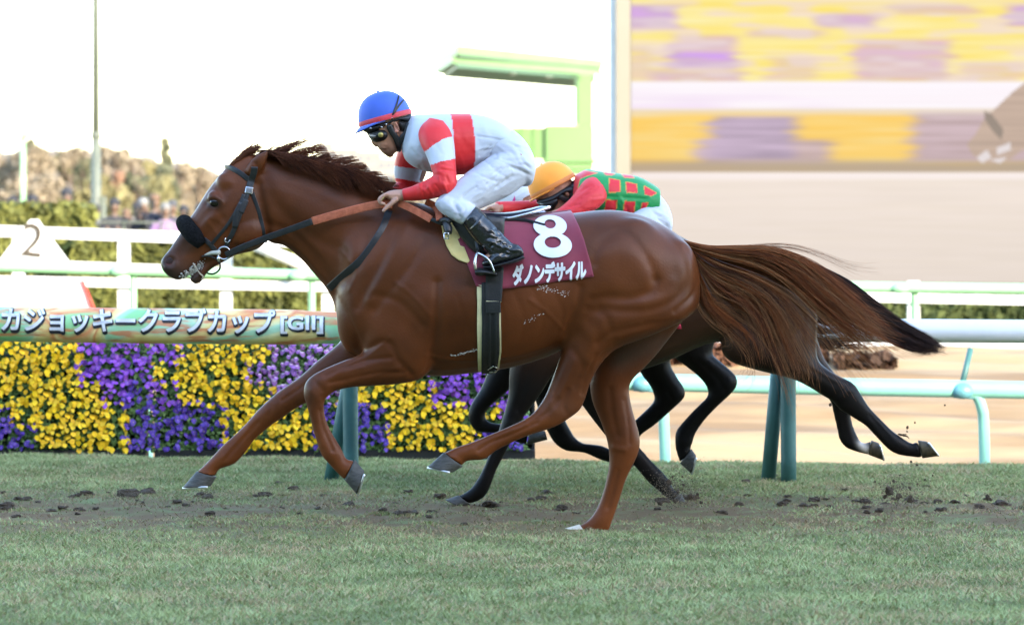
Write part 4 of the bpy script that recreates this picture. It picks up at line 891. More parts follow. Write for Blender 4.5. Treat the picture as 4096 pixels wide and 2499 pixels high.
hN = [(2350, 905, 2740, 1060, .17, .06), (2320, 1010, 2795, 1180, .165, .04), (2312, 1110, 2760, 1268, .155, .01), (2305, 1210, 2660, 1322, .135, -.01), (2285, 1290, 2560, 1362, .115, -.01), (2262, 1352, 2468, 1396, .095), (2236, 1438, 2402, 1458, .074), (2206, 1520, 2362, 1532, .06), (2184, 1575, 2342, 1592, .053), (2156, 1622, 2322, 1636, .05), (2122, 1660, 2284, 1668, .047), (2078, 1686, 2216, 1708, .041),
      (2019, 1712, 2112, 1742, .033), (1960, 1737, 2044, 1772, .029), (1900, 1762, 1985, 1802, .030), (1862, 1776, 1938, 1836, .036), (1830, 1786, 1896, 1840, .033), (1800, 1800, 1862, 1846, .032), (1776, 1810, 1850, 1862, .040)]
hF = [(2350, 960, 2740, 1130, .14, -.03), (2390, 1130, 2775, 1218, .13), (2400, 1270, 2716, 1310, .115), (2385, 1380, 2640, 1405, .095), (2368, 1462, 2580, 1468, .078), (2358, 1530, 2520, 1535, .066), (2370, 1608, 2524, 1612, .057), (2396, 1671, 2544, 1685, .051), (2420, 1735, 2560, 1752, .05), (2433, 1790, 2556, 1802, .048), (2436, 1845, 2534, 1856, .041), (2428, 1899, 2508, 1908, .034),
      (2410, 1972, 2484, 1980, .030), (2388, 2030, 2466, 2036, .032), (2362, 2070, 2448, 2086, .037), (2338, 2090, 2432, 2124, .036), (2322, 2098, 2395, 2136, .036), (2312, 2100, 2345, 2134, .040)]
pieces = [loft(trunk, HD, 28, 4, 2.25), loft(neck, HD, 24, 4), loft(head, HD, 22, 4, 2.3), loft(jaw, HD, 16, 4), loft(fN, HD, 20, 3, yo=NEAR), loft(fF, HD, 20, 3, yo=FAR), loft(hN, HD, 22, 3, yo=NEAR+.02), loft(hF, HD, 22, 3, yo=FAR)]
px_ = HD/F
def mus(x, y, dy, rx, ry, rz, rot): return ell((x, y, dy), (rx*px_, ry, rz*px_), HD, R(rot))
for sg in (1, -1):
    pieces += [mus(1585, 1290, -.152*sg, 125, .10, 165, 28), mus(1500, 1130, -.125*sg, 95, .10, 210, -28), mus(1445, 1250, -.105*sg, 75, .10, 130, 0), mus(2500, 1050, -.16*sg, 150, .10, 190, 25), mus(2690, 1110, -.125*sg, 95, .10, 160, 12),
               mus(985, 925, -.055*sg, 82, .055, 72, 0), mus(868, 800, -.075*sg, 44, .035, 30, 45), mus(925, 750, -.047*sg, 70, .045, 50, 45), mus(1850, 1200, -.04*sg, 400, .275, 235, 3)]
# ears
def ear(dy, tip): 
    b0 = P(1006, 690, HD+dy); t_ = P(tip[0], tip[1], HD+dy*1.25); u = t_-b0
    C_, U_, W_ = [], [], []; s_ = np.cross(u/np.linalg.norm(u), [0, 1, 0])
    for t, r_ in ((-.1, .9), (.1, 1.0), (.35, 1.05), (.6, .8), (.82, .42), (1, .06)): C_.append(b0+u*t); U_.append(s_*.035*r_); W_.append(np.array([0, .026*r_, 0]))
    return rings(C_, U_, W_, 12)
pieces += [ear(-.075, (1074, 598)), ear(.06, (1048, 602))]
body = remeshed(pieces, .0075, 6, .5)
relax(body, lambda p_, c_: sm(1300, 1400, p_[:, 0])*(1-sm(1330, 1460, p_[:, 1])), 60)
g = lambda *a: list(a)
ST = [  # grooves (negative) and ridges (positive) read off the muscles
 (g((2373, 1052), (2392, 985), (2452, 935), (2506, 935), (2566, 999), (2605, 1066), (2622, 1120)), 16, -.009, 'b'), (g((2622, 1120), (2600, 1165), (2520, 1192), (2430, 1190), (2370, 1200)), 16, -.010, 'b'),
 (g((2430, 1020), (2480, 985), (2530, 1030), (2560, 1090)), 44, .006, 'b'), (g((2430, 1130), (2520, 1150), (2580, 1130)), 34, .007, 'b'),
 (g((2640, 905), (2695, 960), (2735, 1030), (2750, 1106), (2735, 1160), (2690, 1205), (2610, 1235), (2500, 1245), (2400, 1232)), 15, -.009, 'n'),
 (g((2745, 990), (2778, 1050), (2788, 1120), (2770, 1180), (2700, 1245)), 9, -.009, 'n'), (g((2690, 1130), (2660, 1190), (2580, 1222)), 22, .008, 'n'),
 (g((2790, 1190), (2720, 1265), (2600, 1310), (2480, 1350)), 14, .007, 'n'), (g((2700, 1290), (2590, 1300), (2480, 1320), (2390, 1370)), 13, -.010, 'n'),
 (g((2322, 1150), (2312, 1215), (2290, 1265), (2262, 1330)), 13, -.014, 'n'), (g((2350, 1235), (2420, 1262), (2440, 1320)), 14, -.008, 'n'), (g((2330, 1300), (2370, 1360), (2350, 1440)), 20, .008, 'n'),
 (g((2290, 1400), (2330, 1460), (2300, 1540)), 12, -.006, 'n'), (g((2380, 1420), (2345, 1500), (2330, 1570)), 9, -.006, 'n'),
 (g((1748, 1130), (1745, 1275), (1735, 1377), (1712, 1478)), 14, -.015, 'n'), (g((1640, 1150), (1680, 1260), (1690, 1380)), 36, .009, 'n'),
 (g((1470, 960), (1430, 1060), (1372, 1130)), 15, -.012, 'b'), (g((1340, 1180), (1380, 1251), (1420, 1335), (1440, 1400)), 12, -.014, 'n'), (g((1640, 880), (1590, 980), (1540, 1090), (1480, 1200)), 18, .008, 'b'),
 (g((1590, 920), (1530, 1040), (1470, 1150), (1430, 1230)), 15, -.008, 'b'), (g((1700, 960), (1640, 1060), (1560, 1160), (1500, 1240)), 16, -.008, 'b'),
 (g((1500, 1180), (1600, 1210), (1690, 1300)), 13, -.007, 'n'), (g((1450, 1407), (1530, 1368), (1568, 1385), (1590, 1440), (1645, 1497)), 11, -.010, 'n'), (g((1400, 1150), (1420, 1220), (1470, 1290)), 25, .006, 'n'),
 (g((1300, 1500), (1380, 1470), (1470, 1440), (1560, 1430)), 8, -.009, 'n'), (g((1320, 1530), (1420, 1512), (1520, 1492), (1610, 1490)), 8, -.008, 'n'), (g((1350, 1487), (1450, 1470)), 9, .004, 'n'),
 (g((1262, 1525), (1290, 1560)), 8, -.006, 'n'), (g((1245, 1560), (1275, 1600)), 9, .005, 'n'), (g((1280, 1640), (1290, 1700), (1318, 1770), (1330, 1800)), 7, -.008, 'n'),
 (g((1130, 1600), (1210, 1545), (1290, 1490)), 8, -.006, 'f'), (g((1030, 1690), (980, 1745), (930, 1800), (905, 1835)), 7, -.008, 'f'), (g((1085, 1625), (1075, 1660)), 9, -.005, 'f'),
 (g((2235, 1600), (2190, 1650), (2120, 1690)), 9, -.006, 'n'), (g((2270, 1560), (2255, 1620), (2265, 1650)), 9, -.007, 'n'), (g((2200, 1610), (2215, 1640)), 12, .006, 'n'), (g((2150, 1690), (2050, 1735), (1960, 1770), (1915, 1800)), 6, -.008, 'n'), (g((2080, 1712), (1990, 1748)), 6, .003, 'n'),
 (g((2440, 1560), (2450, 1660), (2470, 1740)), 11, -.008, 'f'), (g((2500, 1600), (2515, 1700), (2520, 1770)), 8, -.006, 'f'), (g((2470, 1880), (2452, 1960), (2430, 2030)), 7, -.007, 'f'), (g((2455, 1790), (2500, 1800)), 9, .006, 'f'),
 (g((1085, 900), (1160, 925), (1235, 1000), (1300, 1080), (1345, 1150)), 15, -.010, 'b'), (g((1055, 700), (1090, 790), (1150, 870), (1260, 950), (1380, 1010)), 20, -.008, 'b'), (g((1100, 760), (1220, 840), (1350, 900)), 35, .006, 'b'),
 (g((1036, 740), (1047, 800), (1062, 870), (1068, 930), (1050, 975)), 12, -.013, 'b'), (g((860, 860), (815, 905), (790, 940)), 12, .008, 'b'), (g((890, 872), (850, 920), (812, 960)), 12, -.006, 'b'), (g((908, 752), (895, 775)), 16, -.007, 'b'),
 (g((828, 796), (850, 788), (880, 796), (890, 812)), 6, .006, 'b'), (g((835, 828), (860, 836), (885, 826)), 6, .005, 'b'), (g((822, 812), (828, 806)), 9, -.006, 'b'), (g((858, 812),), 16, -.009, 'b'),
 (g((760, 960), (720, 1010), (700, 1040)), 16, -.006, 'b'), (g((677, 1046),), 15, -.020, 'b'), (g((655, 1034), (668, 1018), (695, 1026), (702, 1048)), 7, .007, 'b'), (g((664, 1070), (690, 1074), (705, 1058)), 8, .005, 'b'), (g((735, 1118), (768, 1092), (812, 1046), (824, 1036)), 6, -.012, 'b'),
 (g((1015, 650), (1030, 665), (1020, 690)), 8, -.008, 'b'), (g((2180, 1100), (2290, 1080), (2330, 1000)), 40, -.008, 'b'), (g((1500, 860), (1420, 830), (1320, 790)), 25, .006, 'b')]
for v_ in ([(830, 880), (850, 915), (880, 950)], [(900, 900), (870, 880), (840, 870)], [(1700, 1420), (1850, 1440), (2050, 1425), (2200, 1380)], [(1560, 1350), (1500, 1400), (1420, 1440), (1340, 1500)], [(1600, 1470), (1500, 1500), (1400, 1520)], [(1360, 1000), (1420, 1080), (1400, 1160)], [(1130, 960), (1200, 1000), (1270, 1080), (1320, 1140)],
           [(2300, 1440), (2270, 1520), (2240, 1580)], [(2440, 1380), (2380, 1420), (2330, 1500)], [(1580, 1130), (1650, 1180), (1720, 1260)], [(2120, 1200), (2200, 1260), (2260, 1330)], [(2560, 1290), (2480, 1320), (2400, 1400), (2370, 1480)], [(1245, 1640), (1262, 1700), (1290, 1780)], [(990, 1720), (940, 1780), (890, 1830)], [(2050, 1715), (1950, 1750), (1880, 1790)]):
    ST.append((v_, 6.5, .0042, 'b'))
for k in range(6): ST.append((g((1830+75*k, 1190-8*k), (1860+78*k, 1300-10*k), (1850+76*k, 1400-14*k)), 10, -.0025, 'b'))
ST = [(a_, w_*1.25, amt_*.72, s_) for a_, w_, amt_, s_ in ST]
sculpt(body, ST, HD)
co = vco(body); pp = proj(co)
base = np.array([.100, .0272, .0072]); C = np.tile(base, (len(co), 1))
def blend(C, c, w_): w_ = np.clip(w_, 0, 1)[:, None]; return C*(1-w_)+np.array(c)*w_
def near_pl(poly, wd): return np.exp(-(pldist(pp, catmull(poly, 4) if len(poly) > 2 else poly)/wd)**2)
C = blend(C, (.102, .030, .0088), .5*(1-sm(1050, 1350, pp[:, 1])))
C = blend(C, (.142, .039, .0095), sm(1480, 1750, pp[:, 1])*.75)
C = blend(C, (.075, .030, .016), near_pl([(700, 960), (650, 1050), (760, 1120)], 95)*.95); C = blend(C, (.04, .023, .017), near_pl([(655, 1060), (680, 1100), (780, 1120)], 45)*.95)
C = blend(C, (.02, .012, .010), near_pl([(850, 812), (868, 815)], 24)*.95)
C = blend(C, (.25, .05, .03), near_pl([(672, 1050), (682, 1046)], 9)*.5)
C = blend(C, (.10, .04, .022), near_pl([(1240, 1520), (1225, 1590)], 40)*.5); C = blend(C, (.09, .036, .02), near_pl([(2270, 1640), (2200, 1620)], 50)*.5)
C = blend(C, (.07, .055, .05), near_pl([(2640, 1370), (2480, 1440)], 50)*(co[:, 1] > HD)*.5)
# the white hoof's pale heel hair, sweat foam as real froth patches follow below
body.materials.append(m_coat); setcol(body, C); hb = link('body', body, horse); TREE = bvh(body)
hoof(horse, [(1380, 1921), (1419, 1836)], [(1428, 1976), (1458, 1884)], HD, NEAR, .038, .054, m_hoof)
hoof(horse, [(786, 1884), (866, 1906)], [(731, 1948), (844, 1942)], HD, FAR, .040, .055, m_hoof)
hoof(horse, [(1775, 1808), (1852, 1864)], [(1711, 1866), (1812, 1888)], HD, NEAR+.02, .040, .052, m_hoof)
hoof(horse, [(2318, 2096), (2352, 2138)], [(2222, 2122), (2330, 2150)], HD, FAR, .038, .052, m_hoofW, False, 'cream white hoof planted in the turf')
# eye, eyelid
smoothmesh('eye', [ell(tuple(hit(TREE, 858, 813, HD, -.008)), (.025, .015, .020), n=20, rings_=14)], m_eye, horse)
# froth at the mouth and sweat foam
m_foam = mat('white froth', (.62, .62, .60), .5, c2=(.42, .40, .38), scale=60, bump=.5, bscale=200)
def froth(name, spots, label=None):
    ps = []
    for x, y, r_ in spots:
        h = hit(TREE, x, y, HD, .001)
        if h is not None: ps.append(ell(tuple(h), (r_*px_, .004+.0003*r_, r_*px_*.8), n=8, rings_=6))
    return smoothmesh(name, ps, m_foam, horse)
sp = []
for t in np.linspace(0, 1, 260): sp.append((728+78*t+rng.normal(0, 7), 1122-70*t+rng.normal(0, 8), rng.uniform(2, 5.5)*(1-.35*t)))
for t in np.linspace(0, 1, 9): sp.append((742+10*t, 1112+22*t, 6))
froth('froth', sp)
def sweat(name, poly, N, sx, r0, r1):
    A = catmull(poly, 6); sp_ = []
    for _ in range(N): a = A[rng.integers(len(A))]; sp_.append((a[0]+rng.normal(0, sx), a[1]+rng.normal(0, sx*.5), rng.uniform(r0, r1)))
    ps = []
    for x, y, r_ in sp_:
        h = hit(TREE, x, y, HD, -.0006)
        if h is not None: ps.append(ell(tuple(h), (r_*px_*1.6, .0016, r_*px_*.8), n=6, rings_=4))
    smoothmesh(name, ps, m_foam, horse)
sweat('sweat_foam', [(2160, 1150), (2210, 1160), (2260, 1175)], 70, 12, .8, 2.6); sweat('sweat_foam', [(1815, 1422), (1860, 1412), (1905, 1398)], 55, 5, 1, 3); sweat('sweat_foam', [(2100, 1290), (2140, 1270), (2170, 1255)], 22, 6, .8, 2.2)
smoothmesh('nostril', [ell(tuple(hit(TREE, 681, 1044, HD, .002)), (.024, .005, .017), rot=-.35, n=18, rings_=10)], mat('dark nostril lining', (.035, .010, .008), .7, c2=(.012, .005, .004), scale=30), horse)
# whiskers
L = []
for k in range(16):
    a = P(785+k*1.5, 1130, HD-.03+rng.uniform(-.02, .03)); b_ = P(800+k*3.2, 1142+rng.uniform(0, 10), HD-.03); L.append([a, (a+b_)/2, b_])
strands('whiskers', L, .0006, m_hair, horse, np.tile([.3, .2, .12], (16, 1)))

def make_strands(name, guides, N, D, r, c0, c1, parent, ywid=.05, jit=18, K=18, spread=None, cut=.25, wav=6):
    """hair bundle: every hair follows a blend of two neighbouring guide curves (px,py[,dy])"""
    G_ = [catmull([(q[0], q[1], q[2] if len(q) > 2 else 0) for q in g_], 8) for g_ in guides]
    Gs = []
    for A in G_:
        d = np.r_[0, np.cumsum(np.linalg.norm(np.diff(A[:, :2], axis=0), axis=1))]; d /= d[-1]
        Gs.append(np.stack([np.interp(np.linspace(0, 1, K), d, A[:, k]) for k in range(3)], 1))
    Gs = np.array(Gs); L_, cc_ = [], []
    wts = spread or [1]*(len(guides)-1); wts = np.array(wts, float)/sum(wts)
    nclump = max(8, N//20); cl = [(rng.choice(len(guides)-1, p=wts), rng.random(), rng.normal(0, 1, 2), rng.random(), rng.uniform(0, 6), rng.random()) for _ in range(nclump)]
    s = np.linspace(0, 1, K)
    for _ in range(N):
        gi, u, jt, cv, ph, ln = cl[rng.integers(nclump)]
        u2 = np.clip(u+rng.normal(0, .055), 0, 1); A = Gs[gi]*(1-u2)+Gs[gi+1]*u2
        A = A+np.stack([jt[0]*jit*.5*s+rng.normal(0, jit*.30)*s**1.5, jt[1]*jit*s+rng.normal(0, jit*.45)*s**1.5+wav*np.sin(s*7+ph)*s, rng.normal(0, ywid*.5)*(.3+s)+jt[0]*.01], 1)
        e_ = 1-cut*(.6*ln+.4*rng.random()); k_ = s*e_*(K-1); i0 = np.minimum(k_.astype(int), K-2); fr = (k_-i0)[:, None]; A = A[i0]*(1-fr)+A[i0+1]*fr
        dd = D+A[:, 2]; L_.append(np.stack([(A[:, 0]-2048)/F*dd, dd, CAMH-(A[:, 1]-HZ)/F*dd], 1)); t_ = np.clip(cv*.65+.35*rng.random(), 0, 1); cc_.append(np.array(c0)*(1-t_)+np.array(c1)*t_)
    return strands(name, L_, r, m_hair, parent, cc_)
TG = [[(2735, 960), (2830, 985), (2960, 990), (3100, 1000), (3240, 1052), (3400, 1180), (3560, 1330), (3640, 1360)],
      [(2745, 975), (2880, 1010), (3040, 1030), (3160, 1090), (3280, 1200), (3420, 1310), (3590, 1400)],
      [(2755, 990), (2880, 1035), (3030, 1078), (3180, 1150), (3320, 1265), (3440, 1375), (3540, 1470)],
      [(2760, 1000), (2860, 1090), (2980, 1140), (3090, 1230), (3150, 1360), (3200, 1480), (3180, 1560)],
      [(2765, 1010), (2830, 1110), (2900, 1190), (3000, 1250), (3060, 1350), (3110, 1470), (3150, 1540)],
      [(2768, 1030), (2800, 1120), (2830, 1210), (2900, 1260), (2990, 1300), (3000, 1370), (2940, 1380)],
      [(2768, 1040), (2785, 1120), (2790, 1210), (2830, 1270), (2880, 1330), (2950, 1370), (2900, 1372)]]
make_strands('tail', TG, 2300, HD, .0017, (.016, .005, .003), (.24, .070, .019), horse, .08, 30, 24, [9, 6, .7, 3.2, .6, .5], .5, 13)
make_strands('tail_wisps', TG, 620, HD, .0012, (.10, .035, .015), (.36, .17, .07), horse, .09, 75, 20, [5, 6, 3, 3, 3, 2], .15, 20)
make_strands('tail_wisps', [[(2900, 990), (3050, 975), (3200, 985), (3400, 1060), (3600, 1100)], [(2950, 1000), (3120, 1000), (3300, 1040), (3420, 1110), (3560, 1110)]], 26, HD, .0008, (.12, .05, .03), (.3, .15, .08), horse, .06, 26, 20, None, .3, 10)
# mane: short hair blown back along the crest
def mane(name, N, c0, c1, rows, r=.0018):
    L_, cc_ = [], []; K = 9; s = np.linspace(0, 1, K)
    for _ in range(N):
        t = rng.random(); kind = rng.random(); rx = 1035+515*t; ry = np.interp(rx, [960, 1050, 1160, 1300, 1420, 1550], [618, 618, 636, 668, 702, 770]); cl_ = round(t*58)/58; h1 = math.sin(cl_*191)*.5+.5; h2 = math.sin(cl_*47+2)*.5+.5
        if kind < rows:     # lies on the near side of the neck
            ln = np.interp(rx, [960, 1100, 1300, 1550], [120, 190, 190, 60])*(.45+.5*h1+.35*rng.random()); up = rng.uniform(-8, 16)
            ex, ey = rx+ln*.86, ry+np.interp(rx, [960, 1100, 1300, 1550], [18, 70, 95, 20])*(.1+.8*h2+.5*rng.random())+26*(h1-.5); dy0 = -np.interp(rx, [960, 1300, 1550], [.03, .05, .06]); 
            ax_ = rx+(ex-rx)*s+rng.normal(0, 5); ay_ = ry-up*(1-s)+(ey-ry)*s**1.3-18*np.sin(s*3.1)*(.3+h2); dd = HD+dy0-.075*s**.8+rng.normal(0, .008)
        else:               # blown up into the air
            ln = np.interp(rx, [960, 1080, 1250, 1400, 1550], [60, 150, 120, 95, 60])*(.45+.8*h1); an_ = R(np.interp(rx, [960, 1080, 1250, 1400, 1550], [20, 30, 20, 16, 12])+14*(h2-.5)+rng.normal(0, 5))
            ax_ = rx+ln*math.cos(an_)*s; ay_ = ry+6-ln*math.sin(an_)*s*(1.1-.35*s)-4*np.sin(s*5+h1*6); dd = HD+rng.normal(0, .03)+s*0+rng.normal(0, .02)*s
        L_.append(np.stack([(ax_-2048)/F*dd, dd+np.zeros(K), CAMH-(ay_-HZ)/F*dd], 1)); t_ = np.clip(h1*.5+.5*rng.random(), 0, 1); cc_.append(np.array(c0)*(1-t_)+np.array(c1)*t_)
    return strands(name, L_, r, m_hair, horse, cc_)
mane('mane', 3600, (.018, .006, .004), (.125, .038, .014), .60)
L_, cc_ = [], []
for _ in range(420):        # forelock swept back between the ears
    t = rng.random(); a = (918+45*t+rng.normal(0, 4), 668-38*t+rng.normal(0, 3)); b_ = (a[0]+85+rng.normal(0, 12), a[1]-48+rng.normal(0, 7)); s = np.linspace(0, 1, 7); dy = rng.uniform(-.05, .05)
    x_ = a[0]*(1-s)+b_[0]*s; y_ = a[1]*(1-s)+b_[1]*s-11*np.sin(s*3.14); dd = HD+dy*(1-.3*s)
    L_.append(np.stack([(x_-2048)/F*dd, dd, CAMH-(y_-HZ)/F*dd], 1)); t_ = rng.random(); cc_.append(np.array([.05, .018, .01])*(1-t_)+np.array([.16, .055, .024])*t_)
strands('forelock', L_, .0016, m_hair, horse, cc_)

# ---------------------------------------------------------------- tack
tk = empty('bridle', tuple(P(950, 900, HD-.1)), 'black leather bridle with steel bit ring and fleece nose roll on the chestnut horse', 'bridle')
S_ = lambda poly, w_, off=.004, th=.0035: strap(TREE, poly, w_, HD, off, th)
smoothmesh('browband', [S_([(903, 672), (930, 676), (965, 696), (990, 716), (1008, 722)], 20)], m_black, tk)
smoothmesh('headpiece', [S_([(1018, 668), (1012, 700), (1000, 740), (993, 770)], 26, .006)], m_black, tk)
smoothmesh('cheek_strap', [S_([(988, 775), (978, 810), (955, 870), (935, 925), (915, 960), (904, 990)], 19)], m_black, tk)
smoothmesh('cheek_strap', [S_([(975, 778), (962, 810), (930, 870), (895, 920), (858, 962), (848, 975)], 13)], m_black, tk)
smoothmesh('buckle_keeper', [S_([(982, 800), (962, 850)], 26, .008, .006), S_([(966, 812), (945, 860), (942, 910)], 22, .008, .005)], m_black, tk)
smoothmesh('throat_lash', [S_([(1008, 770), (1018, 800), (1035, 850), (1046, 900), (1054, 945), (1060, 966)], 15)], m_black, tk)
smoothmesh('name_plate', [S_([(997, 750), (993, 775)], 30, .010, .004)], m_steel, tk)
smoothmesh('noseband_strap', [S_([(815, 955), (840, 975), (862, 1000), (880, 1012)], 18)], m_black, tk)
m_fleece = mat('black fleece', (.012, .012, .013), .95, c2=(.004, .004, .004), scale=80, bump=1.0, bscale=220, spec=.1)
pts = []
A0_, B0_ = P(738, 888, HD), P(812, 972, HD); hc = (A0_+B0_)/2
a_ = P(738, 893, HD); ctr = P(820, 984, HD); ax_ = (a_-ctr)
for t in np.linspace(-1.5, 1.5, 15): pts.append(ctr+ax_*math.cos(t)*1.0+np.array([0, .098*math.sin(t), 0]))
nr_ = smoothmesh('nose_roll', [tube(pts, [.026, .036]+[.041]*11+[.036, .026], 18, 3, .95)], m_fleece, tk)
def ringpx(cx, cy, rx, dy, r_, t0=0, t1=2*math.pi, ry=None): return [P(cx+rx*math.cos(t), cy+(ry or rx)*math.sin(t), HD+dy) for t in np.linspace(t0, t1, 22)]
smoothmesh('bit_ring', [tube(ringpx(896, 1012, 25, -.085, 0), .0042, 8)], m_steel, tk)
smoothmesh('bit_cheek', [tube([P(818, 1021, HD-.062), P(845, 1012, HD-.075), P(880, 1010, HD-.088)], [.003, .009, .011], 10, 3)], mat('white rubber bit', (.6, .6, .52), .4), tk)
smoothmesh('bit_lever', [tube([P(873, 1024, HD-.086), P(876, 1046, HD-.086)], .008, 8)], m_steel, tk)
smoothmesh('chin_strap', [tube([P(808, 1025, HD-.06), P(835, 1024, HD-.07), P(865, 1036, HD-.07), P(880, 1058, HD-.05), P(876, 1080, HD-.02), P(850, 1096, HD+.02), P(815, 1088, HD+.04)], .0045, 8, 4)], m_black, tk)
smoothmesh('tongue_tie', [tube([P(772, 1052, HD-.055), P(786, 1075, HD-.056), P(800, 1094, HD-.05), P(812, 1106, HD-.04), P(806, 1120, HD-.03)], .003, 8, 3)], mat('tongue tie band', (.55, .5, .4), .6), tk)
smoothmesh('cheek_buckle', [tube([hit(TREE, *q_, HD, .009) for q_ in ((904, 950), (899, 962), (912, 968), (922, 957))], .0028, 6)], m_steel, tk)
def ribbon(pts, w_, th=.004, n=10): return flat_ribbon(pts, w_, th*.6, 5)
rn = empty('reins', tuple(P(1240, 890, HD-.2)), 'black leather reins with orange rubber grips running to the rider hand', 'reins')
m_orange = mat('orange rubber grip', srgb(196, 108, 76), .6, c2=srgb(176, 92, 62), scale=60, bump=.5, bscale=300)
smoothmesh('rein_strap', [ribbon([P(903, 1020, HD-.09), P(980, 985, HD-.115), P(1070, 950, HD-.13), P(1160, 918, HD-.15), P(1252, 884, HD-.165)], .0145)], m_black, rn)
smoothmesh('rubber_grip', [ribbon([P(1250, 885, HD-.165), P(1330, 862, HD-.18), P(1420, 838, HD-.2), P(1490, 822, HD-.21), P(1532, 816, HD-.215), P(1570, 818, HD-.215)], .0185, .005)], m_orange, rn)
smoothmesh('rubber_grip', [ribbon([P(1595, 812, HD-.21), P(1640, 832, HD-.23), P(1690, 858, HD-.25), P(1724, 878, HD-.26)], .0165, .005)], m_orange, rn)
smoothmesh('rein_strap', [ribbon([P(1718, 874, HD-.258), P(1762, 893, HD-.27), P(1775, 897, HD-.26)], .008)], m_black, rn)
smoothmesh('rubber_grip', [ribbon([P(1702, 806, HD-.2), P(1735, 822, HD-.2), P(1752, 845, HD-.24), P(1758, 880, HD-.285)], .0155, .005)], m_orange, rn)
smoothmesh('far_rein_strap', [ribbon([P(900, 1020, HD+.09), P(1070, 950, HD+.13), P(1252, 884, HD+.165), P(1532, 812, HD+.1)], .0115)], m_black, rn)
br = empty('breastplate_strap', tuple(P(1420, 1020, HD-.2)), 'black strap crossing the shoulder of the chestnut horse down to its chest', 'strap')
smoothmesh('shoulder_strap', [strap(TREE, [(1556, 845), (1540, 900), (1505, 960), (1455, 1030), (1400, 1080), (1345, 1128), (1318, 1152)], 30, HD, .004, .004)], m_black, br)

# saddle cloth, girth and pad: cloth laid over the back
def drape(px0, px1, topf, botf, D, off, nx=60, ny=30, both=True, edge=None):
    """grid hung over the back: botf(x) lower pixel row, top at the spine; mirrored to the far side"""
    V_, F_ = [], []; xs_ = np.linspace(px0, px1, nx)
    return xs_
def cloth_grid(tree, quad, nx, ny, D, off, wrap=True, lift=0.0):
    """quad: functions xl(v), xr(v) and row(v,u) in pixels; v=0 bottom .. 1 top; points meet the body, then cross the spine"""
    P_ = np.zeros((ny, nx, 3)); last = None
    for i in range(ny):
        v = i/(ny-1)
        for j in range(nx):
            u = j/(nx-1); x, y = quad(u, v); h = hit(tree, x, y, D, off)
            P_[i, j] = h if h is not None else (np.nan,)*3
    for j in range(nx):
        for i in range(ny):
            if np.isnan(P_[i, j, 0]):
                u = j/(nx-1); x, y = quad(u, i/(ny-1))
                if i > 0:
                    # above the back line: stay on the spine
                    q_ = P_[i-1, j].copy(); t_ = Vector((q_[0], D, 5)); h = tree.ray_cast(t_, Vector((0, 0, -1)))
                    P_[i, j] = np.array([q_[0], min(D, q_[1]+.03), (h[0].z if h[0] is not None else q_[2])+off])
                else: P_[i, j] = P(x, y, D-.2)
    for _ in range(2): P_[1:-1, 1:-1, 1] = (P_[:-2, 1:-1, 1]+P_[2:, 1:-1, 1]+P_[1:-1, :-2, 1]+P_[1:-1, 2:, 1]+2*P_[1:-1, 1:-1, 1])/6
    return P_
def cloth_mesh(name, P_, m_, parent, D, thick=.004, mirror=True):
    ny, nx = P_.shape[:2]; rows_ = [P_[i] for i in range(ny)]
    if mirror:
        sp = P_[-1].copy(); sp[:, 1] = D; sp[:, 2] += .006; rows_.append(sp)
        for i in range(ny-1, -1, -1): q_ = P_[i].copy(); q_[:, 1] = 2*D-q_[:, 1]; rows_.append(q_)
    G_ = np.array(rows_); n_ = len(rows_); V_ = G_.reshape(-1, 3)
    F_ = [(i*nx+j, i*nx+j+1, (i+1)*nx+j+1, (i+1)*nx+j) for i in range(n_-1) for j in range(nx-1)]
    me_ = mkmesh(name, V_, F_, m_); o = link(name, me_, parent)
    s_ = o.modifiers.new('thick', 'SOLIDIFY'); s_.thickness = thick; s_.offset = 0
    return o
m_maroon = mat('maroon saddle cloth', srgb(132, 38, 60), .7, c2=srgb(118, 30, 52), scale=6, bump=.12, bscale=25, sheen=.3)
sc8 = empty('saddle_cloth', tuple(P(2150, 1000, HD-.3)), 'maroon saddle cloth with a white 8 and white Japanese letters', 'saddle cloth')
LE = [(1905, 1146), (1880, 1085), (1860, 1035), (1835, 970), (1800, 900), (1775, 850), (1768, 822)]       # left edge bottom -> top
RE = [(2376, 1106), (2358, 1040), (2338, 965), (2318, 915), (2292, 862), (2280, 848), (2278, 838)]
BOT = [(1905, 1146), (1960, 1154), (2014, 1155), (2120, 1142), (2250, 1124), (2376, 1106)]
def quad8(u, v):
    l = np.array([np.interp(v, np.linspace(0, 1, 7), [p[k] for p in LE]) for k in (0, 1)]); r = np.array([np.interp(v, np.linspace(0, 1, 7), [p[k] for p in RE]) for k in (0, 1)])
    q_ = l*(1-u)+r*u; xb = BOT[0][0]*(1-u)+BOT[-1][0]*u; yb = np.interp(xb, [p[0] for p in BOT], [p[1] for p in BOT]); q_[1] += (yb-(BOT[0][1]*(1-u)+BOT[-1][1]*u))*(1-v)
    return q_[0], q_[1]
PG = cloth_grid(TREE, quad8, 64, 34, HD, .012)
for i in range(34):     # soft ripples in the cloth
    for j in range(64): PG[i, j, 1] += .0035*math.sin(j*.33+i*.18)*(1-i/34)+.002*math.sin(i*.7-j*.12)
cloth_mesh('cloth', PG, m_maroon, sc8, HD, .002)
Vc, Fc_ = PG.reshape(-1, 3), [(i*64+j, i*64+j+1, (i+1)*64+j+1, (i+1)*64+j) for i in range(33) for j in range(63)]
CT = BVHTree.FromPolygons([Vector(v) for v in Vc], Fc_)
m_wcloth = mat('white appliqué cloth', (.78, .79, .80), .65, c2=(.72, .73, .75), scale=8)
m_number = m_wcloth
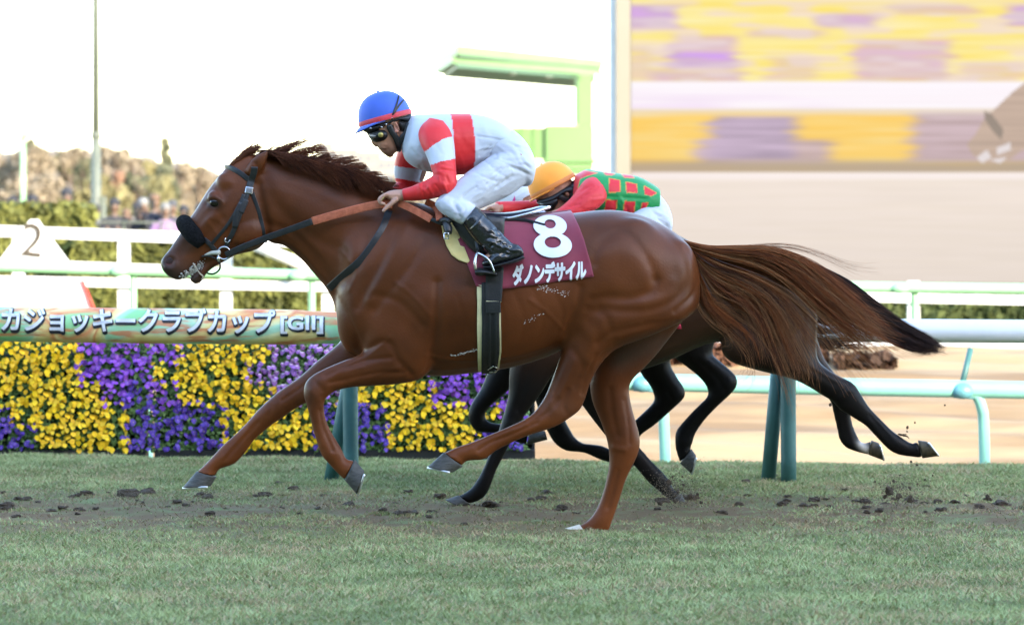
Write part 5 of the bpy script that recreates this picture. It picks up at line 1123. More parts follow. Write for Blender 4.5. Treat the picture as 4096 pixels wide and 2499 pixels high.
def laid_text(s, box_, rot, bold, m_, nm, parent, tree, D, off=.005, skew=None, spacing=1.0):
    """text stretched into a pixel box and laid on the cloth"""
    me_ = bold_text(s, bold, .0, .012, spacing=spacing); bm_ = bmesh.new(); bm_.from_mesh(me_)
    for _ in range(2): bmesh.ops.subdivide_edges(bm_, edges=[e for e in bm_.edges if e.calc_length() > .12], cuts=1)
    bmesh.ops.triangulate(bm_, faces=bm_.faces); bm_.to_mesh(me_); bm_.free()
    c = vco(me_); lo, hi = c.min(0), c.max(0); u = (c[:, 0]-lo[0])/(hi[0]-lo[0])-.5; v = -((c[:, 1]-lo[1])/(hi[1]-lo[1])-.5)
    x0, y0, x1, y1 = box_; cx, cy = (x0+x1)/2, (y0+y1)/2; a = R(rot)
    X = u*(x1-x0); Y = v*(y1-y0); px = cx+X*math.cos(a)+Y*math.sin(a)*0; py = cy+X*math.sin(a)+Y; 
    if skew: px = px+Y*skew
    out = []
    for x, y in zip(px, py):
        h = hit(tree, x, y, D, off); out.append(h if h is not None else P(x, y, D-.3))
    me_.vertices.foreach_set('co', np.array(out, np.float32).ravel()); me_.update(); me_.materials.append(m_); return link(nm, me_, parent)
# the figure 8, drawn as two unequal rings
def ring_poly(cx, cy, rx, ry, ix, iy, n=64, sk=0, icy=0):
    V_ = []; F_ = []
    for k in range(n):
        t = 2*math.pi*k/n
        for q_ in (0, .33, .66, 1): V_.append((cx+(ix*(1-q_)+rx*q_)*math.cos(t)+sk*(iy*(1-q_)+ry*q_)*math.sin(t), cy+icy*(1-q_)+(iy*(1-q_)+ry*q_)*math.sin(t)))
    for k in range(n):
        for q_ in range(3): F_.append((k*4+q_, k*4+q_+1, ((k+1) % n)*4+q_+1, ((k+1) % n)*4+q_))
    return V_, F_
for rp, of in ((ring_poly(2201, 909, 67, 42, 23, 18, sk=.06, icy=-7), .009), (ring_poly(2211, 984, 76, 49, 32, 22, sk=.06, icy=-11), .0105)):
    V_ = [hit(CT, x, y, HD, of) for x, y in rp[0]]; V_ = [v if v is not None else P(2200, 950, HD-.32) for v in V_]; o = link('number_eight', mkmesh('number_eight', V_, rp[1], m_number), sc8)
laid_text('ダノンデサイル', (2050, 1048, 2346, 1132), -4.5, .045, m_wcloth, 'name_lettering', sc8, CT, HD, .011, spacing=.92)
# girth
gi = empty('girth', tuple(P(1965, 1300, HD-.3)), 'black girth with cream edges strapped round the chestnut horse', 'girth')
def band(name, lf, rf, y0, y1, m_, off, nx=8, ny=40, thick=.005):
    def q_(u, v): y = y1+(y0-y1)*v; return lf(y)*(1-u)+rf(y)*u, y
    G_ = cloth_grid(TREE, q_, nx, ny, HD, off); return cloth_mesh(name, G_, m_, gi, HD, thick, False)
I_ = lambda ys_, xs_: (lambda y: np.interp(y, ys_, xs_))
m_cream = mat('cream girth edging', srgb(214, 206, 160), .6)
m_gblack = mat('black elastic girth', (.014, .014, .016), .65, c2=(.009, .009, .01), scale=30, bump=.2)
band('edging', I_([1140, 1300, 1470], [1908, 1908, 1912]), I_([1140, 1300, 1470], [1930, 1930, 1928]), 1140, 1478, m_cream, .008)
band('edging', I_([1230, 1400, 1466], [1994, 1996, 1984]), I_([1230, 1400, 1466], [2002, 2005, 1996]), 1230, 1466, m_cream, .008)
band('belly_band', I_([1130, 1300, 1480], [1927, 1927, 1925]), I_([1130, 1240, 1400, 1480], [1996, 1997, 1998, 1984]), 1130, 1482, m_gblack, .013)
band('upper_flap', I_([1060, 1200], [1945, 1942]), I_([1060, 1200], [2016, 2008]), 1070, 1205, m_gblack, .018)
band('buckle_guard', I_([1200, 1250], [1940, 1946]), I_([1200, 1250], [2006, 2002]), 1204, 1248, m_black, .024)
for x in (1962, 1985): smoothmesh('girth_strap', [S_([(x, 1215), (x-2, 1330), (x-4, 1450)], 9, .021, .003)], m_black, gi)
smoothmesh('stitch_line', [S_([(1945, 1203), (2006, 1206)], 3, .023, .002)], m_cream, gi)
smoothmesh('girth_buckle', [tube([hit(TREE, *q_, HD, .02) for q_ in ((1950, 1462), (1972, 1450), (1992, 1458), (1980, 1470), (1955, 1472))], .004, 6)], m_steel, gi)
# yellow foam pad and saddle
pd = empty('saddle_pad', tuple(P(1810, 1000, HD-.28)), 'pale yellow foam pad showing in front of the maroon saddle cloth', 'pad')
PE = [(1764, 895), (1772, 940), (1786, 985), (1806, 1020), (1835, 1042), (1872, 1054)]
def quadp(u, v):
    l = [np.interp(v, np.linspace(0, 1, 6), [p[k] for p in PE]) for k in (0, 1)]; r = (np.interp(l[1], [895, 960, 1054], [1800, 1840, 1880]), l[1]-8)
    return l[0]*(1-u)+r[0]*u, l[1]*(1-u)+r[1]*u
G_ = cloth_grid(TREE, quadp, 10, 26, HD, .008); cloth_mesh('pad_panel', G_, mat('pale yellow foam', srgb(226, 206, 140), .8, c2=srgb(216, 194, 126), scale=20, bump=.2), pd, HD, .012, False)
sdl = empty('saddle', tuple(P(1990, 850, HD)), 'small black racing saddle with a silver edged cantle under the rider', 'saddle')
smoothmesh('seat', [loft([(1760, 870, 1790, 915, .05), (1800, 846, 1830, 905, .10), (1900, 848, 1900, 890, .13), (2020, 850, 2020, 884, .145), (2100, 838, 2105, 868, .14), (2160, 824, 2166, 846, .12), (2188, 826, 2186, 838, .07)], HD, 18, 4)], mat('dark blue black saddle leather', (.012, .014, .035), .35), sdl)
smoothmesh('cantle_edge', [tube([P(1988, 872, HD-.15), P(2040, 872, HD-.15), P(2100, 858, HD-.145), P(2150, 844, HD-.13), P(2188, 832, HD-.08), P(2195, 830, HD), P(2188, 832, HD+.08), P(2100, 858, HD+.145)], .008, 10, 4)], m_steel, sdl)
smoothmesh('saddle_flap', [loft([(1800, 880, 1850, 960, .015, -.27), (1850, 870, 1900, 1010, .015, -.29), (1940, 860, 1960, 1010, .015, -.3), (2020, 870, 2015, 960, .012, -.29)], HD, 12, 3)], m_black, sdl)
smoothmesh('surcingle_strap', [strap(CT, [(1990, 884), (2040, 884), (2100, 888), (2150, 900), (2180, 908)], 12, HD, .01, .004)], m_black, sdl)
smoothmesh('rolled_pouch', [tube([P(1784, 888, HD-.29), P(1792, 915, HD-.31), P(1794, 935, HD-.32)], [.018, .021, .015], 12, 2), tube([P(1764, 885, HD-.28), P(1784, 878, HD-.3), P(1800, 890, HD-.31)], .014, 10, 2)], m_black, sdl)
smoothmesh('pouch_buckle', [tube([P(1776, 932, HD-.325), P(1794, 932, HD-.33), P(1794, 955, HD-.33), P(1776, 955, HD-.325), P(1776, 932, HD-.325)], .0035, 6)], m_steel, sdl)
# ================================================================ THE OTHER TWO HORSES
def dark_horse(D, label, trunk, neck, head, legs, tailg, base, legc, hooves, muscles, strokes, name_side):
    e = empty('racehorse', tuple(P(2500, 1000, D)[:2])+(0,), label, 'horse'); q = D/F
    ps = [loft(trunk, D, 26, 4, 2.25), loft(neck, D, 20, 4), loft(head, D, 18, 4)]
    for st, yo in legs: ps.append(loft(st, D, 18, 3, yo=yo))
    for (x, y, dy, rx, ry, rz, rot) in muscles:
        for sg in (1, -1): ps.append(ell((x, y, dy*sg), (rx*q, ry, rz*q), D, R(rot)))
    for dy in (-.05, .05):
        b0 = P(head[0][0]+15, head[0][1]+25, D+dy); t_ = P(head[0][0]+80, head[0][1]-6, D+dy*1.3); u = t_-b0; s_ = np.cross(u/np.linalg.norm(u), [0, 1, 0])
        ps.append(rings([b0+u*t for t in (-.1, .3, .6, .85, 1)], [s_*.034*r_ for r_ in (1, 1.05, .8, .4, .05)], [np.array([0, .024*r_, 0]) for r_ in (1, 1, .8, .4, .05)], 10))
    me_ = remeshed(ps, .0105, 4); sculpt(me_, strokes, D); co_ = vco(me_); p_ = proj(co_)
    C_ = np.tile(np.array(base), (len(co_), 1)); w_ = sm(1330, 1560, p_[:, 1])[:, None]; C_ = C_*(1-w_)+np.array(legc)*w_
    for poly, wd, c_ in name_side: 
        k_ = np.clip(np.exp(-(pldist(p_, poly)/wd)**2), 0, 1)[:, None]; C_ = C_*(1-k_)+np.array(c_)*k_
    me_.materials.append(m_coatA); setcol(me_, C_); link('body', me_, e)
    for h_ in hooves: hoof(e, h_[0], h_[1], D, h_[2], .036, .05, h_[3], h_[4])
    for dy in (-1, 1): smoothmesh('eye', [ell(P(head[1][0]+35, head[1][1]+35, D+dy*.088), (.018, .012, .016), n=12)], m_eye, e)
    return e, me_
AD, BD = 18.3, 19.1
tA = [(1955, 1180, 1962, 1340, .09), (2000, 1060, 2000, 1420, .15), (2080, 950, 2090, 1470, .2), (2200, 905, 2195, 1505, .25), (2350, 905, 2350, 1515, .27), (2460, 915, 2465, 1505, .28), (2560, 918, 2560, 1482, .28), (2670, 922, 2675, 1442, .28), (2760, 965, 2760, 1404, .27), (2850, 1002, 2845, 1372, .265), (2960, 1015, 2950, 1368, .26), (3060, 1022, 3070, 1400, .25), (3160, 1032, 3165, 1430, .22), (3225, 1055, 3232, 1410, .16), (3262, 1130, 3266, 1350, .09)]
nA = [(2250, 905, 2150, 1300, .19), (2130, 890, 2040, 1240, .15), (2000, 880, 1950, 1160, .12), (1880, 875, 1860, 1100, .1), (1760, 880, 1780, 1060, .09)]
hA = [(1745, 890, 1830, 1050, .07), (1690, 920, 1790, 1110, .095), (1640, 985, 1740, 1140, .092), (1590, 1060, 1670, 1170, .075), (1540, 1130, 1610, 1200, .058), (1500, 1180, 1560, 1235, .055), (1490, 1205, 1535, 1245, .04)]
lA = [([(2080, 1280, 2290, 1400, .1), (2050, 1370, 2260, 1450, .1), (2040, 1450, 2215, 1495, .088), (2035, 1510, 2190, 1532, .076), (2034, 1565, 2165, 1572, .066), (2024, 1620, 2122, 1632, .052), (2012, 1662, 2092, 1672, .047), (2000, 1702, 2078, 1712, .046), (1984, 1750, 2050, 1757, .038), (1955, 1820, 2014, 1826, .029), (1931, 1875, 1984, 1885, .028), (1908, 1918, 1968, 1930, .032), (1880, 1955, 1950, 1970, .036), (1852, 1974, 1925, 1996, .034), (1834, 1982, 1880, 2014, .038)], -.14),
      ([(2180, 1300, 2430, 1400, .1), (2205, 1380, 2430, 1450, .09), (2240, 1460, 2425, 1480, .076), (2290, 1560, 2418, 1545, .058), (2335, 1630, 2440, 1600, .05), (2380, 1690, 2468, 1650, .047), (2428, 1750, 2500, 1702, .043), (2472, 1800, 2538, 1762, .034), (2530, 1856, 2580, 1812, .029), (2570, 1902, 2622, 1858, .031), (2598, 1932, 2655, 1890, .036), (2625, 1955, 2676, 1918, .032), (2655, 1980, 2694, 1952, .029), (2682, 2002, 2722, 1974, .034)], .14),
      ([(3262, 1120, 2900, 1240, .15, .03), (3268, 1200, 2885, 1340, .15, .01), (3270, 1290, 2886, 1405, .14), (3268, 1360, 2925, 1448, .13), (3268, 1410, 3010, 1476, .118), (3280, 1448, 3100, 1498, .1), (3315, 1478, 3180, 1520, .08), (3362, 1506, 3250, 1556, .063), (3395, 1520, 3290, 1582, .055), (3422, 1540, 3328, 1604, .052), (3446, 1578, 3360, 1638, .046), (3474, 1622, 3400, 1662, .036), (3500, 1652, 3430, 1682, .030), (3532, 1684, 3464, 1704, .029), (3568, 1720, 3505, 1748, .031), (3602, 1744, 3552, 1796, .036), (3626, 1760, 3592, 1818, .033), (3650, 1772, 3640, 1826, .029), (3670, 1762, 3688, 1832, .036)], -.13),
      ([(3220, 1180, 2960, 1340, .13), (3260, 1320, 3040, 1440, .115), (3292, 1420, 3130, 1500, .09), (3330, 1480, 3220, 1536, .07), (3370, 1530, 3290, 1575, .054), (3398, 1575, 3322, 1605, .048), (3404, 1620, 3330, 1636, .040), (3404, 1660, 3337, 1668, .032), (3414, 1706, 3348, 1716, .029), (3430, 1742, 3357, 1756, .033), (3442, 1764, 3382, 1788, .036), (3462, 1772, 3424, 1806, .029), (3484, 1762, 3472, 1818, .036)], .13)]
sA = [([(3230, 1080), (3240, 1200), (3200, 1320), (3080, 1400)], 18, -.010, 'n'), ([(2900, 1150), (2960, 1280), (3060, 1370)], 22, -.010, 'n'), ([(3100, 1080), (3150, 1200), (3100, 1320)], 35, .008, 'n'), ([(3150, 1440), (3260, 1490), (3340, 1540)], 10, -.006, 'n'), ([(3400, 1560), (3350, 1600)], 9, .005, 'n'), ([(3480, 1660), (3560, 1760)], 6, -.005, 'n'),
      ([(2110, 1480), (2090, 1560), (2070, 1640)], 10, -.007, 'n'), ([(2040, 1690), (2060, 1720)], 10, .005, 'n'), ([(1990, 1780), (1950, 1890)], 6, -.005, 'n'), ([(3372, 1620), (3375, 1700), (3395, 1760)], 6, -.004, 'f')]
bayA, ea = dark_horse(AD, 'dark brown bay racehorse running just behind the chestnut one, hind legs trailing in the air', tA, nA, hA, lA, None, (.040, .0175, .0095), (.0070, .0055, .0048),
   [([(1834, 1980), (1882, 2016)], [(1782, 1998), (1852, 2028)], -.14, m_hoof, False), ([(2684, 2004), (2724, 1974)], [(2704, 2024), (2742, 2004)], .14, m_hoof, False),
    ([(3690, 1832), (3672, 1760)], [(3751, 1824), (3706, 1764)], -.13, m_hoofY, True), ([(3474, 1818), (3486, 1760)], [(3532, 1840), (3514, 1770)], .13, m_hoofY, True)],
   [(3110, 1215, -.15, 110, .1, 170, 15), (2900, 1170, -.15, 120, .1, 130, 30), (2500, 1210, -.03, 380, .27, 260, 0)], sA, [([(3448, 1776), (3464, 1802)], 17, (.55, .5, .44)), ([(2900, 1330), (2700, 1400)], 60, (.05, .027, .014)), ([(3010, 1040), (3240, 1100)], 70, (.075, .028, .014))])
make_strands('tail', [[(3215, 1030), (3300, 1075), (3400, 1130), (3500, 1210), (3620, 1300), (3720, 1360), (3800, 1402)], [(3225, 1045), (3320, 1110), (3420, 1200), (3530, 1280), (3640, 1350), (3740, 1388), (3790, 1402)], [(3235, 1070), (3320, 1160), (3420, 1270), (3540, 1350), (3640, 1390), (3760, 1405)]],
    1500, AD+.02, .0022, (.010, .007, .007), (.045, .022, .016), bayA, .04, 11, 16, None, .22, 4)
make_strands('mane', [[(2150, 895), (2050, 885), (1960, 878), (1900, 880)], [(2180, 900), (2080, 900), (2000, 900), (1930, 905)]], 300, AD, .002, (.01, .007, .006), (.03, .018, .014), bayA, .03, 6, 8)
make_strands('fetlock_hair', [[(3600, 1742), (3625, 1745), (3640, 1755)], [(3590, 1735), (3618, 1735), (3628, 1742)]], 50, AD-.13, .0012, (.01, .008, .008), (.02, .015, .012), bayA, .02, 3, 5)
TREEA = bvh(ea)
scA = empty('saddle_cloth', tuple(P(2600, 1150, AD-.3)), 'plain maroon saddle cloth on the dark horse, one corner showing under the chestnut buttock', 'saddle cloth')
GA = cloth_grid(TREEA, lambda u, v: (2290+(435-95*v)*u, 1318-8*u-(380*v)), 24, 22, AD, .012); cloth_mesh('cloth', GA, mat('crimson saddle cloth', srgb(190, 48, 78), .7, scale=6), scA, AD)
tB = [(1962, 1200, 1970, 1330, .09), (2010, 1080, 2010, 1390, .15), (2120, 965, 2120, 1425, .2), (2300, 935, 2300, 1440, .26), (2500, 940, 2500, 1420, .28), (2700, 985, 2700, 1375, .27), (2850, 1030, 2850, 1335, .25), (2960, 1055, 2960, 1315, .2), (3040, 1090, 3045, 1270, .1)]
nB = [(2250, 940, 2160, 1300, .19), (2130, 925, 2040, 1240, .15), (2000, 915, 1950, 1170, .12), (1880, 910, 1860, 1120, .1), (1780, 915, 1800, 1080, .09)]
hB = [(1765, 925, 1850, 1070, .07), (1710, 955, 1810, 1130, .095), (1660, 1015, 1760, 1160, .092), (1610, 1090, 1690, 1190, .075), (1560, 1160, 1630, 1220, .058), (1520, 1200, 1580, 1255, .055), (1510, 1225, 1555, 1265, .04)]
lB = [([(2010, 1300, 2160, 1380, .09), (1985, 1400, 2130, 1440, .085), (1955, 1475, 2080, 1512, .07), (1925, 1550, 2028, 1568, .056), (1890, 1605, 1980, 1608, .047), (1875, 1640, 1950, 1636, .045), (1874, 1675, 1942, 1655, .042), (1888, 1708, 1944, 1674, .038), (1915, 1728, 1960, 1688, .034), (1960, 1731, 1992, 1693, .029), (2020, 1740, 2030, 1702, .028), (2065, 1768, 2075, 1716, .033), (2105, 1777, 2115, 1722, .029)], -.12),
      ([(2060, 1300, 2260, 1380, .09), (2090, 1400, 2270, 1440, .085), (2110, 1500, 2240, 1510, .07), (2140, 1600, 2235, 1600, .054), (2172, 1685, 2262, 1680, .046), (2198, 1742, 2282, 1718, .044), (2226, 1780, 2302, 1750, .04), (2270, 1804, 2330, 1770, .032), (2334, 1810, 2350, 1774, .028), (2400, 1838, 2405, 1780, .034), (2440, 1850, 2450, 1800, .030)], .12),
      ([(2640, 1200, 2960, 1260, .13), (2650, 1300, 2880, 1330, .11), (2690, 1420, 2850, 1408, .085), (2740, 1462, 2876, 1440, .07), (2782, 1496, 2916, 1474, .056), (2815, 1530, 2946, 1506, .05), (2831, 1562, 2950, 1538, .047), (2826, 1588, 2925, 1574, .042), (2803, 1612, 2880, 1616, .034), (2766, 1648, 2832, 1665, .029), (2732, 1686, 2797, 1710, .029), (2706, 1718, 2778, 1744, .033), (2699, 1754, 2772, 1768, .035), (2703, 1800, 2764, 1786, .029), (2720, 1850, 2766, 1796, .034)], -.12),
      ([(2560, 1250, 2800, 1300, .12), (2540, 1400, 2700, 1390, .09), (2560, 1488, 2682, 1452, .07), (2598, 1540, 2712, 1512, .056), (2614, 1575, 2738, 1552, .05), (2614, 1602, 2740, 1586, .046), (2594, 1628, 2705, 1624, .038), (2540, 1678, 2622, 1698, .029), (2500, 1716, 2570, 1735, .029), (2470, 1752, 2545, 1770, .033), (2465, 1790, 2530, 1800, .03), (2478, 1830, 2520, 1815, .034)], .12)]
bayB, _ = dark_horse(BD, 'almost black racehorse farthest back, legs gathered under its belly behind the other two', tB, nB, hB, lB, None, (.010, .0075, .007), (.0055, .0045, .0042),
   [([(2108, 1778), (2118, 1722)], [(2190, 1758), (2180, 1722)], -.12, m_hoof, False), ([(2442, 1852), (2452, 1800)], [(2505, 1862), (2505, 1820)], .12, m_hoof, False),
    ([(2720, 1852), (2766, 1794)], [(2764, 1893), (2784, 1820)], -.12, m_hoof, True), ([(2478, 1832), (2522, 1815)], [(2505, 1885), (2545, 1850)], .12, m_hoof, False)],
   [(2780, 1180, -.14, 110, .1, 130, 15)], [([(2790, 1440), (2860, 1500), (2900, 1560)], 10, -.006, 'n'), ([(2840, 1640), (2780, 1700), (2740, 1750)], 6, -.005, 'n'), ([(2920, 1520), (2895, 1550)], 9, .004, 'n'), ([(2670, 1560), (2690, 1600)], 8, -.004, 'f')], [])
make_strands('tail', [[(3030, 1050), (3150, 1180), (3270, 1270), (3380, 1290), (3480, 1300)], [(3030, 1080), (3150, 1250), (3270, 1340), (3380, 1350), (3490, 1345)], [(3035, 1110), (3160, 1300), (3290, 1390), (3390, 1400), (3480, 1395)]],
    520, BD, .0022, (.008, .007, .008), (.025, .018, .016), bayB, .04, 22, 14, None, .4, 8)

# ================================================================ RIDERS
m_silk = attr_mat('satin racing silk', .48, .35, var=.035, vscale=9, bump=.18, bscale=22, sheen=.15)
m_boot = mat('black patent boot leather', (.011, .011, .013), .17, c2=(.008, .008, .009), scale=12, bump=.5, bscale=26, coat=.5)
m_breech = mat('white riding breeches', (.52, .54, .60), .6, c2=(.47, .49, .55), scale=7, bump=.22, bscale=20, stretch=(1, 1, 2.2))
m_rubber = mat('black goggle rubber', (.012, .012, .013), .45)
m_lens = mat('smoky goggle lens', (.30, .27, .22), .08, c2=(.10, .10, .11), scale=30, coat=1)
m_gold = mat('brass goggle button', (.42, .34, .10), .35, metal=.6)
RED = np.array(srgb(214, 44, 46)[:3]); SW = np.array([.50, .54, .61]); GRN = np.array(srgb(30, 140, 72)[:3]); OR = srgb(255, 160, 44); BLU = srgb(58, 96, 196)
SK = np.array([.40, .20, .125])
def helmet(parent, D, f_, b_, h_px, hw, cshell, cband, visor, nm='cap', dy=0):
    """dome over the line front->back (pixels); returns the shell mesh"""
    f_, b_ = np.array(f_, float), np.array(b_, float); mid = (f_+b_)/2; ax = (f_-b_); L_ = np.linalg.norm(ax)/2; ax /= 2*L_; up = np.array([-ax[1], ax[0]]); up = up if up[1] < 0 else -up; q = D/F
    c = P(mid[0], mid[1], D+dy); A = np.array([ax[0], 0, -ax[1]])*L_*q; U = np.array([up[0], 0, -up[1]])*h_px*q
    def dome(s, ph0, ph1, n_=14):
        C_, Us, Ws = [], [], []
        for ph in np.linspace(ph0, ph1, n_): C_.append(c+U*math.sin(ph)**.92*s + A*.02*math.sin(ph)); k = math.cos(ph)**.86*s+1e-4; Us.append(A*k); Ws.append(np.array([0, hw*k, 0]))
        return rings(C_, Us, Ws, 40)
    m_ = mat(nm+' cloth', cshell, .62, c2=tuple(x*.9 for x in cshell[:3]), scale=10, bump=.16, bscale=14, sheen=.2)
    sh = smoothmesh('cap_shell', [dome(1.0, .0, math.pi/2-.001, 20)], m_, parent); smoothmesh('cap_button', [ell(tuple(c+U*1.0), (.007, .007, .007), n=10)], m_, sh)
    C_ = [c-U*.03, c+U*.02, c+U*.13, c+U*.145]; ks = [1.005, 1.02, 1.015, 1.0]
    smoothmesh('cap_band', [rings(C_, [A*k for k in ks], [np.array([0, hw*k, 0]) for k in ks], 40, cap=False)], mat(nm+' band', cband, .6, scale=8), parent)
    v = np.array(visor, float); V_ = []; n = 15
    for k in range(n):
        t = math.pi*(k/(n-1)-.5); e0 = c+A*1.0*math.cos(t)+np.array([0, hw*math.sin(t), 0])-U*.02
        tip = P(v[0], v[1], D+dy); ext = (tip-(c+A))*max(0, math.cos(t))**.8*1.0; V_ += [e0+U*.02, e0-U*.06, e0+ext, e0+ext+U*.03]
    F_ = [(4*i+a, 4*(i+1)+a, 4*(i+1)+(a+1) % 4, 4*i+(a+1) % 4) for i in range(n-1) for a in range(4)]
    smoothmesh('cap_visor', [(V_, F_)], m_, parent)
    return sh
def finger(pp, D, r0=.0095): return tube([P(p[0], p[1], D+p[2]) for p in pp], np.linspace(r0, r0*.72, len(pp)), 10, 3)
def hand(cx, cy, dy, D, k=1.0):
    """closed hand round the reins: palm at (cx,cy), knuckles to the left; pixel offsets"""
    O = lambda x, y, d: (cx+x*k, cy+y*k, dy+d)
    ps = [loft([(*O(34, -22, 0)[:2], *O(38, 22, 0)[:2], .024, dy), (*O(10, -22, 0)[:2], *O(14, 26, 0)[:2], .030, dy), (*O(-14, -18, 0)[:2], *O(-10, 22, 0)[:2], .036, dy), (*O(-30, -12, 0)[:2], *O(-26, 14, 0)[:2], .034, dy)], D, 16, 3)]
    for i, (d, s_) in enumerate(((-.034, .92), (-.012, 1.0), (.011, 1.0), (.033, .82))):
        ps.append(finger([O(-22, -4, d), O(-44*s_, 2+2*i, d), O(-58*s_, 18, d), O(-50*s_, 34, d), O(-36*s_, 32, d)], D, .0098))
    ps.append(tube([P(*O(14, 14, -.022)[:2], D+dy-.022), P(*O(-10, 34, -.03)[:2], D+dy-.03), P(*O(-30, 52, -.034)[:2], D+dy-.034), P(*O(-44, 66, -.034)[:2], D+dy-.034)], [.014, .0115, .0100, .0078], 10, 3))
    return ps
def coloured(name, pieces, voxel, fn, m_, parent, smooth=3, strokes=None, yc=0):
    me_ = remeshed(pieces, voxel, smooth)
    if strokes: sculpt(me_, strokes, yc)
    co_ = vco(me_); setcol(me_, fn(proj(co_), co_)); me_.materials.append(m_); return link(name, me_, parent)
def inpoly(p_, poly):
    ins = np.zeros(len(p_), bool); n_ = len(poly); j = n_-1; X, Y = p_[:, 0], p_[:, 1]
    for i in range(n_):
        xi, yi = poly[i]; xj, yj = poly[j]; ins ^= ((yi > Y) != (yj > Y)) & (X < (xj-xi)*(Y-yi)/(yj-yi+1e-9)+xi); j = i
    return ins
def wrinkles(n, x0, x1, y0, y1, ang, ln, amt, wd=5, seed=3):
    r_ = np.random.default_rng(seed); out = []
    for _ in range(n):
        x, y = r_.uniform(x0, x1), r_.uniform(y0, y1); a = R(ang+r_.normal(0, 12)); l = ln*r_.uniform(.5, 1.2); out.append(([(x, y), (x+l*.5*math.cos(a), y+l*.5*math.sin(a)+r_.normal(0, 4)), (x+l*math.cos(a), y+l*math.sin(a))], wd*r_.uniform(.7, 1.4), amt*r_.uniform(-1, .8), 'b'))
    return out

# ---- rider in red and white
D = HD
rd = empty('person', tuple(P(1950, 700, D)), 'rider with a blue cap and red and white silks holding the chestnut horse reins', 'person')
face = [(1482, 500, 1612, 480, .070), (1476, 522, 1612, 512, .071), (1480, 545, 1610, 545, .070), (1490, 566, 1606, 572, .064), (1508, 585, 1602, 590, .056), (1518, 598, 1598, 602, .050), (1530, 612, 1592, 606, .042), (1546, 624, 1582, 612, .030), (1560, 628, 1574, 618, .018)]
bp = [ell((1550, 470, 0), (.112, .078, .100), D, R(-10)), loft(face, D, 20, 4, 2.2), limb([(1600, 545, 0), (1640, 555, 0), (1680, 560, 0)], D, [.056, .058, .07]),
      ell((1499, 570, 0), (.014, .013, .024), D, R(-30)), ell((1503, 579, 0), (.010, .017, .008), D), ell((1494, 556, 0), (.010, .010, .018), D, R(-20)), ell((1523, 595, 0), (.011, .022, .0075), D, R(20)), ell((1534, 605, 0), (.011, .021, .007), D, R(20)), ell((1560, 620, 0), (.017, .022, .012), D),
      ell((1488, 532, -.03), (.010, .018, .008), D), ell((1488, 532, .03), (.010, .018, .008), D), ell((1540, 575, -.045), (.03, .018, .028), D), ell((1540, 575, .045), (.03, .018, .028), D)]
for sg in (-1, 1):
    bp += [ell((1585, 513, .074*sg), (.014, .008, .026), D, R(-18)), tube([P(1576+14*math.cos(t), 510+20*math.sin(t), D+.080*sg) for t in np.linspace(-2.6, 1.9, 12)], .0045, 8)]
bp += [tube([P(1680, 560, D), P(1850, 570, D), P(2060, 640, D)], [.07, .10, .10], 14, 3), limb([(1720, 540, -.12), (1790, 720, -.24), (1700, 765, -.24), (1608, 780, -.215)], D, [.05, .042, .032, .026]), limb([(1700, 560, .12), (1645, 745, .24), (1565, 782, .10)], D, [.05, .042, .026])]
for sg in (-1, 1): bp += [limb([(2070, 640, .1*sg), (1800, 815, .26*sg), (1900, 880, .30*sg), (2010, 985, .33*sg), (1950, 1040, .33*sg)], D, [.08, .045, .04, .03, .025])]
bp += hand(1574, 781, -.215, D)+hand(1560, 786, .06, D)
def skinc(p_, co_):
    C_ = np.tile(SK, (len(p_), 1)); k_ = np.exp(-(pldist(p_, [(1516, 598), (1540, 601)])/6)**2)[:, None]*.6; C_ = C_*(1-k_)+np.array([.26, .08, .06])*k_
    k_ = (np.exp(-(pldist(p_, [(1588, 500), (1586, 530)])/12)**2)*.5)[:, None]; C_ = C_*(1-k_)+np.array([.46, .16, .12])*k_
    k_ = (np.exp(-(pldist(p_, [(1530, 615), (1580, 600)])/14)**2)*.35)[:, None]; C_ = C_*(1-k_)+np.array([.17, .10, .075])*k_
    k_ = (sm(1620, 1600, p_[:, 0])*sm(735, 745, p_[:, 1]))[:, None]*(p_[:, 0] < 1625)[:, None]; return C_*(1-k_)+np.array([.44, .245, .175])*k_
coloured('body', bp, .0040, skinc, m_skin, rd, 3, [([(1519, 600), (1528, 600), (1541, 600)], 3.5, -.004, 'b'), ([(1524, 585), (1546, 590), (1556, 602)], 5, -.003, 'b'), ([(1583, 508), (1590, 520)], 5, -.006, 'b'), ([(1508, 583), (1512, 586)], 3.5, -.003, 'b'),
    ([(1545, 770), (1560, 775), (1590, 778)], 3, .0015, 'n'), ([(1548, 782), (1570, 788), (1595, 788)], 3, -.0015, 'n'), ([(1600, 560), (1630, 590)], 6, .004, 'b')], D)
smoothmesh('finger_ring', [tube([P(1532, 796, D-.255)+np.array([.0105*math.cos(t)*.6, .0105*math.sin(t), .0105*math.cos(t)]) for t in np.linspace(0, 6.28, 14)], .0018, 6)], m_gold, rd)
smoothmesh('hair', [loft([(1600, 470, 1595, 520, .074), (1622, 468, 1618, 545, .070), (1640, 466, 1640, 550, .058), (1648, 480, 1650, 530, .035)], D, 18, 3)], mat('black human hair', (.012, .009, .008), .55, scale=60, bump=.6, bscale=150), rd)
hm = empty('helmet', tuple(P(1545, 450, D)), 'blue jockey cap with a red band, black straps and goggles on the front rider', 'helmet')
sh = helmet(hm, D, (1438, 508), (1646, 452), 116, .098, BLU, srgb(206, 60, 72), (1420, 534), 'blue cap'); HT = bvh(sh.data)
